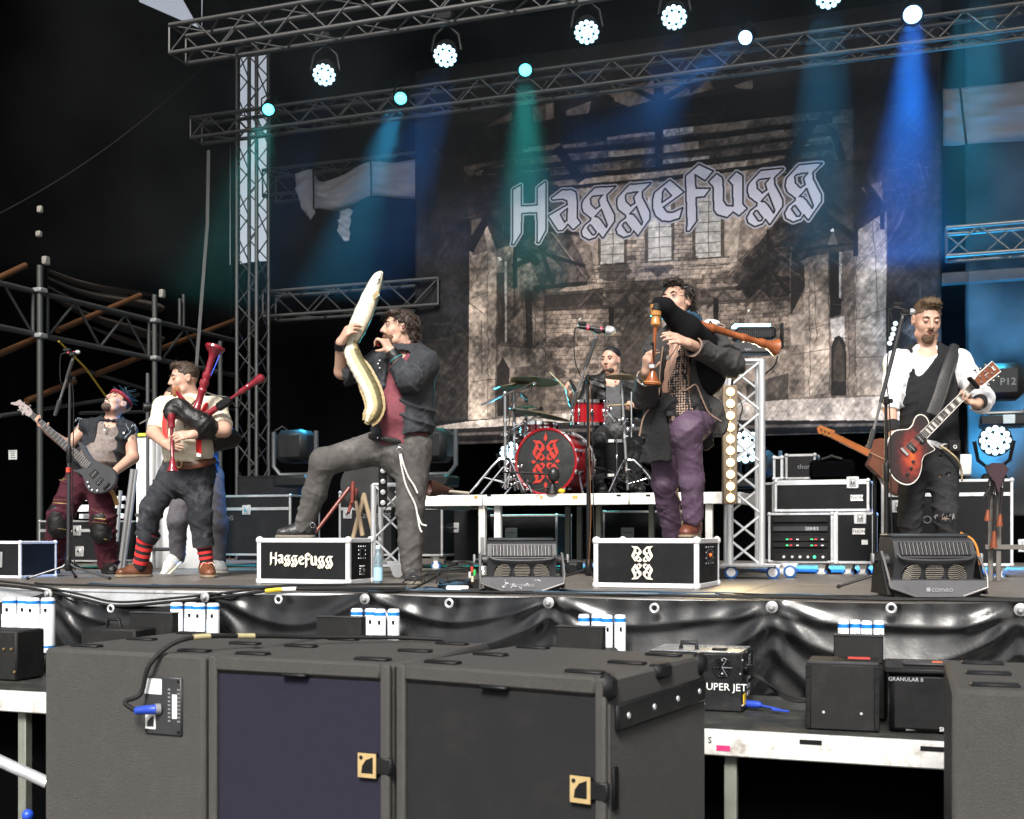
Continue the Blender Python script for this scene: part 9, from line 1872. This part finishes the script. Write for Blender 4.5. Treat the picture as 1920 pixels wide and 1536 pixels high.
# the drummer
def drummer():
 D = 10.75; J = lambda x, y, dd=0.0: P(x, y, D + dd); base = J(1150, 900, .1); base[2] = RZ; F = nrm(-FWD - RGT * .15)
 hc = J(1145, 677); hf = nrm(-FWD * .85 - RGT * .5 - UP * .05); ho, h, ax = head_ops(hc, hf, UP, 1.03)
 sa, sb = J(1112, 722, 0), J(1188, 722, 0); ea, wa = J(1088, 768, -.1), J(1068, 742, -.25); eb, wb = J(1203, 770, -.05), J(1192, 757, -.25)
 ha, hb = J(1135, 818, 0), J(1168, 818, 0); ka, kb = J(1120, 830, -.42), J(1190, 832, -.4)
 torso = [cone(J(1150, 728, .02), J(1151, 770, 0), .145, .14, .05, (F, .7)), cone(J(1151, 770), J(1151, 815, .02), .14, .15, .05, (F, .8)), cone(sa, sb, .058, .058, .05), cone(J(1150, 715, .02), J(1147, 695), .055, .052, .03)]
 ah = hand_ops(wa, nrm(J(1060, 724, -.3) - wa), nrm(RGT + FWD * .2), nrm(-FWD + UP * .4), ((.8, 1.1, .7),) * 4, (.5, .4, .6)); bh = hand_ops(wb, nrm(J(1180, 753, -.35) - wb), -UP, nrm(-RGT + FWD * .3), ((.8, 1.1, .7),) * 4, (.5, .4, .6))
 pn = person('smiling drummer in a black leather jacket seated behind the drum kit', base, ho + torso + limb(sa, ea, wa, (.054, .046, .032)) + limb(sb, eb, wb, (.054, .046, .032)) + [cone(ha, ka, .085, .062, .03), cone(ka, ka - UP * .38, .056, .04), cone(hb, kb, .085, .062, .03), cone(kb, kb - UP * .38, .056, .04)] + ah + bh)
 face_parts(pn, h, ax, 1.03, brow=(.02, .014, .01), mouth=.003)
 HAIR = mat('black_hair', (.012, .011, .012), .5, var=.3); hair_obj(pn, h, ax, 1, [ell(h(0, -.026, .048), (.082, .10, .086), ax), boxp(h(0, .135, -.0), (.2, .07, .078), ax, .02, .02, 'sub'), boxp(h(0, .02, -.06), (.2, .12, .055), ax, .02, .02, 'sub'), ell(h(.0, -.12, .02), (.03, .03, .03), ax)], HAIR)
 fmesh('beard', [ell(h(0, .03, -.085), (.064, .07, .038), ax), plane(h(0, .0, 0), -ax[1]), plane(h(0, .06, -.06), nrm(ax[2] + ax[1] * .5)), lump(.002, 260)], mat('dark_beard', (.05, .03, .022), .8, var=.3), pn, .005)
 fmesh('shirt', grow(torso[:2], .012) + [ell(J(1149, 712, -.1), (.07, .07, .06), None, .02, 'sub'), wr(.006, 40, RGT, UP)], mat('grey_shirt', (.07, .07, .075), .85, var=.4, scale=25), pn, .01)
 LX = nrm(np.cross(F, UP)); fmesh('jacket', grow(torso[:2], .035) + [cone(sa, sb, .08, .08, .05), boxp(J(1148, 765, -.2), (.07, .2, .45), [LX, F, UP], .02, .01, 'sub'), cone(J(1148, 690), J(1150, 722), .085, .09, .01, op='sub'), cone(sa, ea, .076, .066, .05, fold=(.005, 14)), cone(ea, J(1073, 748, -.22), .064, .05, .03, flat=2), cone(sb, eb, .076, .066, .05, fold=(.005, 14)), cone(eb, J(1194, 760, -.2), .064, .05, .03, flat=2), wr(.010, 34, RGT + UP, UP)], LEATH, pn, .01)
 fmesh('trousers', [cone(ha, ka, .10, .08, .05), cone(ka, ka - UP * .38, .075, .055), cone(hb, kb, .10, .08, .05), cone(kb, kb - UP * .38, .075, .055), cone(J(1151, 812), J(1151, 825), .15, .15, .05)], denim('black_jeans', (.015, .015, .016)), pn, .012)
 for k_ in (ka, kb): q0 = np.array([k_[0], k_[1] + .1, RZ + .03]); shoe('shoe', q0, q0 - FWD * .26, LEATH, RUBBER, pn, .05, .09)
 MB().ball(J(1154, 716, -.12), .01).build('pendant', mat('red_bead', (.4, .02, .03), .3), pn)
 st = thing('drum_stool', 'black drum stool under the drummer', 'stool', (base[0], base[1], RZ)); c_ = J(1151, 835, .05); MB().lathe((c_[0], c_[1], c_[2] - .03), UP, [(0, .15), (.02, .17), (.06, .16), (.07, .1)], 20).build('seat', BLACK, st); rod('post', np.array([c_[0], c_[1], RZ + .0]), c_, .02, CHROME, st)
 SK = mat('drum_stick', (.5, .36, .18), .5)
 for lb_, a, b_ in (('pale drumstick raised in the drummer\'s right hand', J(1064, 732, -.27), J(1031, 698, -.35)), ('pale drumstick held low in the drummer\'s left hand', J(1200, 757, -.28), J(1136, 761, -.5))): tag(MB().lathe(a, b_ - a, [(-.06, .007), (0, .0075), (np.linalg.norm(b_ - a) * .9, .006), (np.linalg.norm(b_ - a), .004)], 8).build('drumstick', SK), lb_, 'drumstick')
 st_ = thing('overhead_clip', 'small black microphone clamp with teal fittings by the drummer\'s raised hand', 'microphone', J(1076, 760, -.5)); MB().lathe(J(1068, 712, -.5), J(1080, 735, -.5) - J(1068, 712, -.5), [(0, .012), (.1, .018), (.14, .012)], 12).build('mic_body', BLKPL, st_); rod('arm', J(1080, 735, -.5), J(1070, 790, -.5), .008, BLKPL, st_)
drummer()
# the acoustic guitar on its stand behind
AY = 9.0
woodm = mat('red_brown_guitar_wood', (.14, .045, .022), .35, var=.2, scale=8, coat=.3); neckw = mat('orange_neck_wood', (.32, .10, .025), .35, coat=.3)
ag = guitar('acoustic_guitar', 'acoustic guitar seen from its brown back on a stand left of the guitarist', 'guitar', 9.0, [(1627, 836), (1640, 825), (1655, 822), (1668, 832), (1672, 850), (1682, 862), (1700, 872), (1712, 890), (1708, 915), (1690, 930), (1672, 922), (1660, 905), (1648, 892), (1636, 880), (1628, 872), (1632, 862), (1634, 852)], [(1630, 850), (1557, 814)], (.026, .022), [(1562, 822), (1534, 812), (1532, 803), (1538, 797), (1566, 808)], woodm, woodm, neckw, neckw, thick=.09, frets=0, strings=2, headm=neckw)
for x, y in ((1540, 803), (1547, 806), (1554, 809), (1543, 812), (1550, 815), (1557, 818)): MB().lathe(P(x, y, 8.995), -FWD, [(0, .008), (.01, .007)], 10).build('tuner', BRASS, ag)
MB().tube([P(1630, 848, 8.985), P(1660, 862, 8.985)], .0025, 4).build('back_stripe', mat('pale_stripe', (.5, .4, .25), .5), ag)
gs = thing('guitar_stand', 'thin black stand under the acoustic guitar', 'stand', P(1640, 1068, 9.05)); rod('post', P(1640, 868, 9.1), P(1640, 1066, 9.1), .014, BLKPL, gs); MB().ball(P(1640, 872, 9.1), .03).build('clutch', BLKPL, gs)
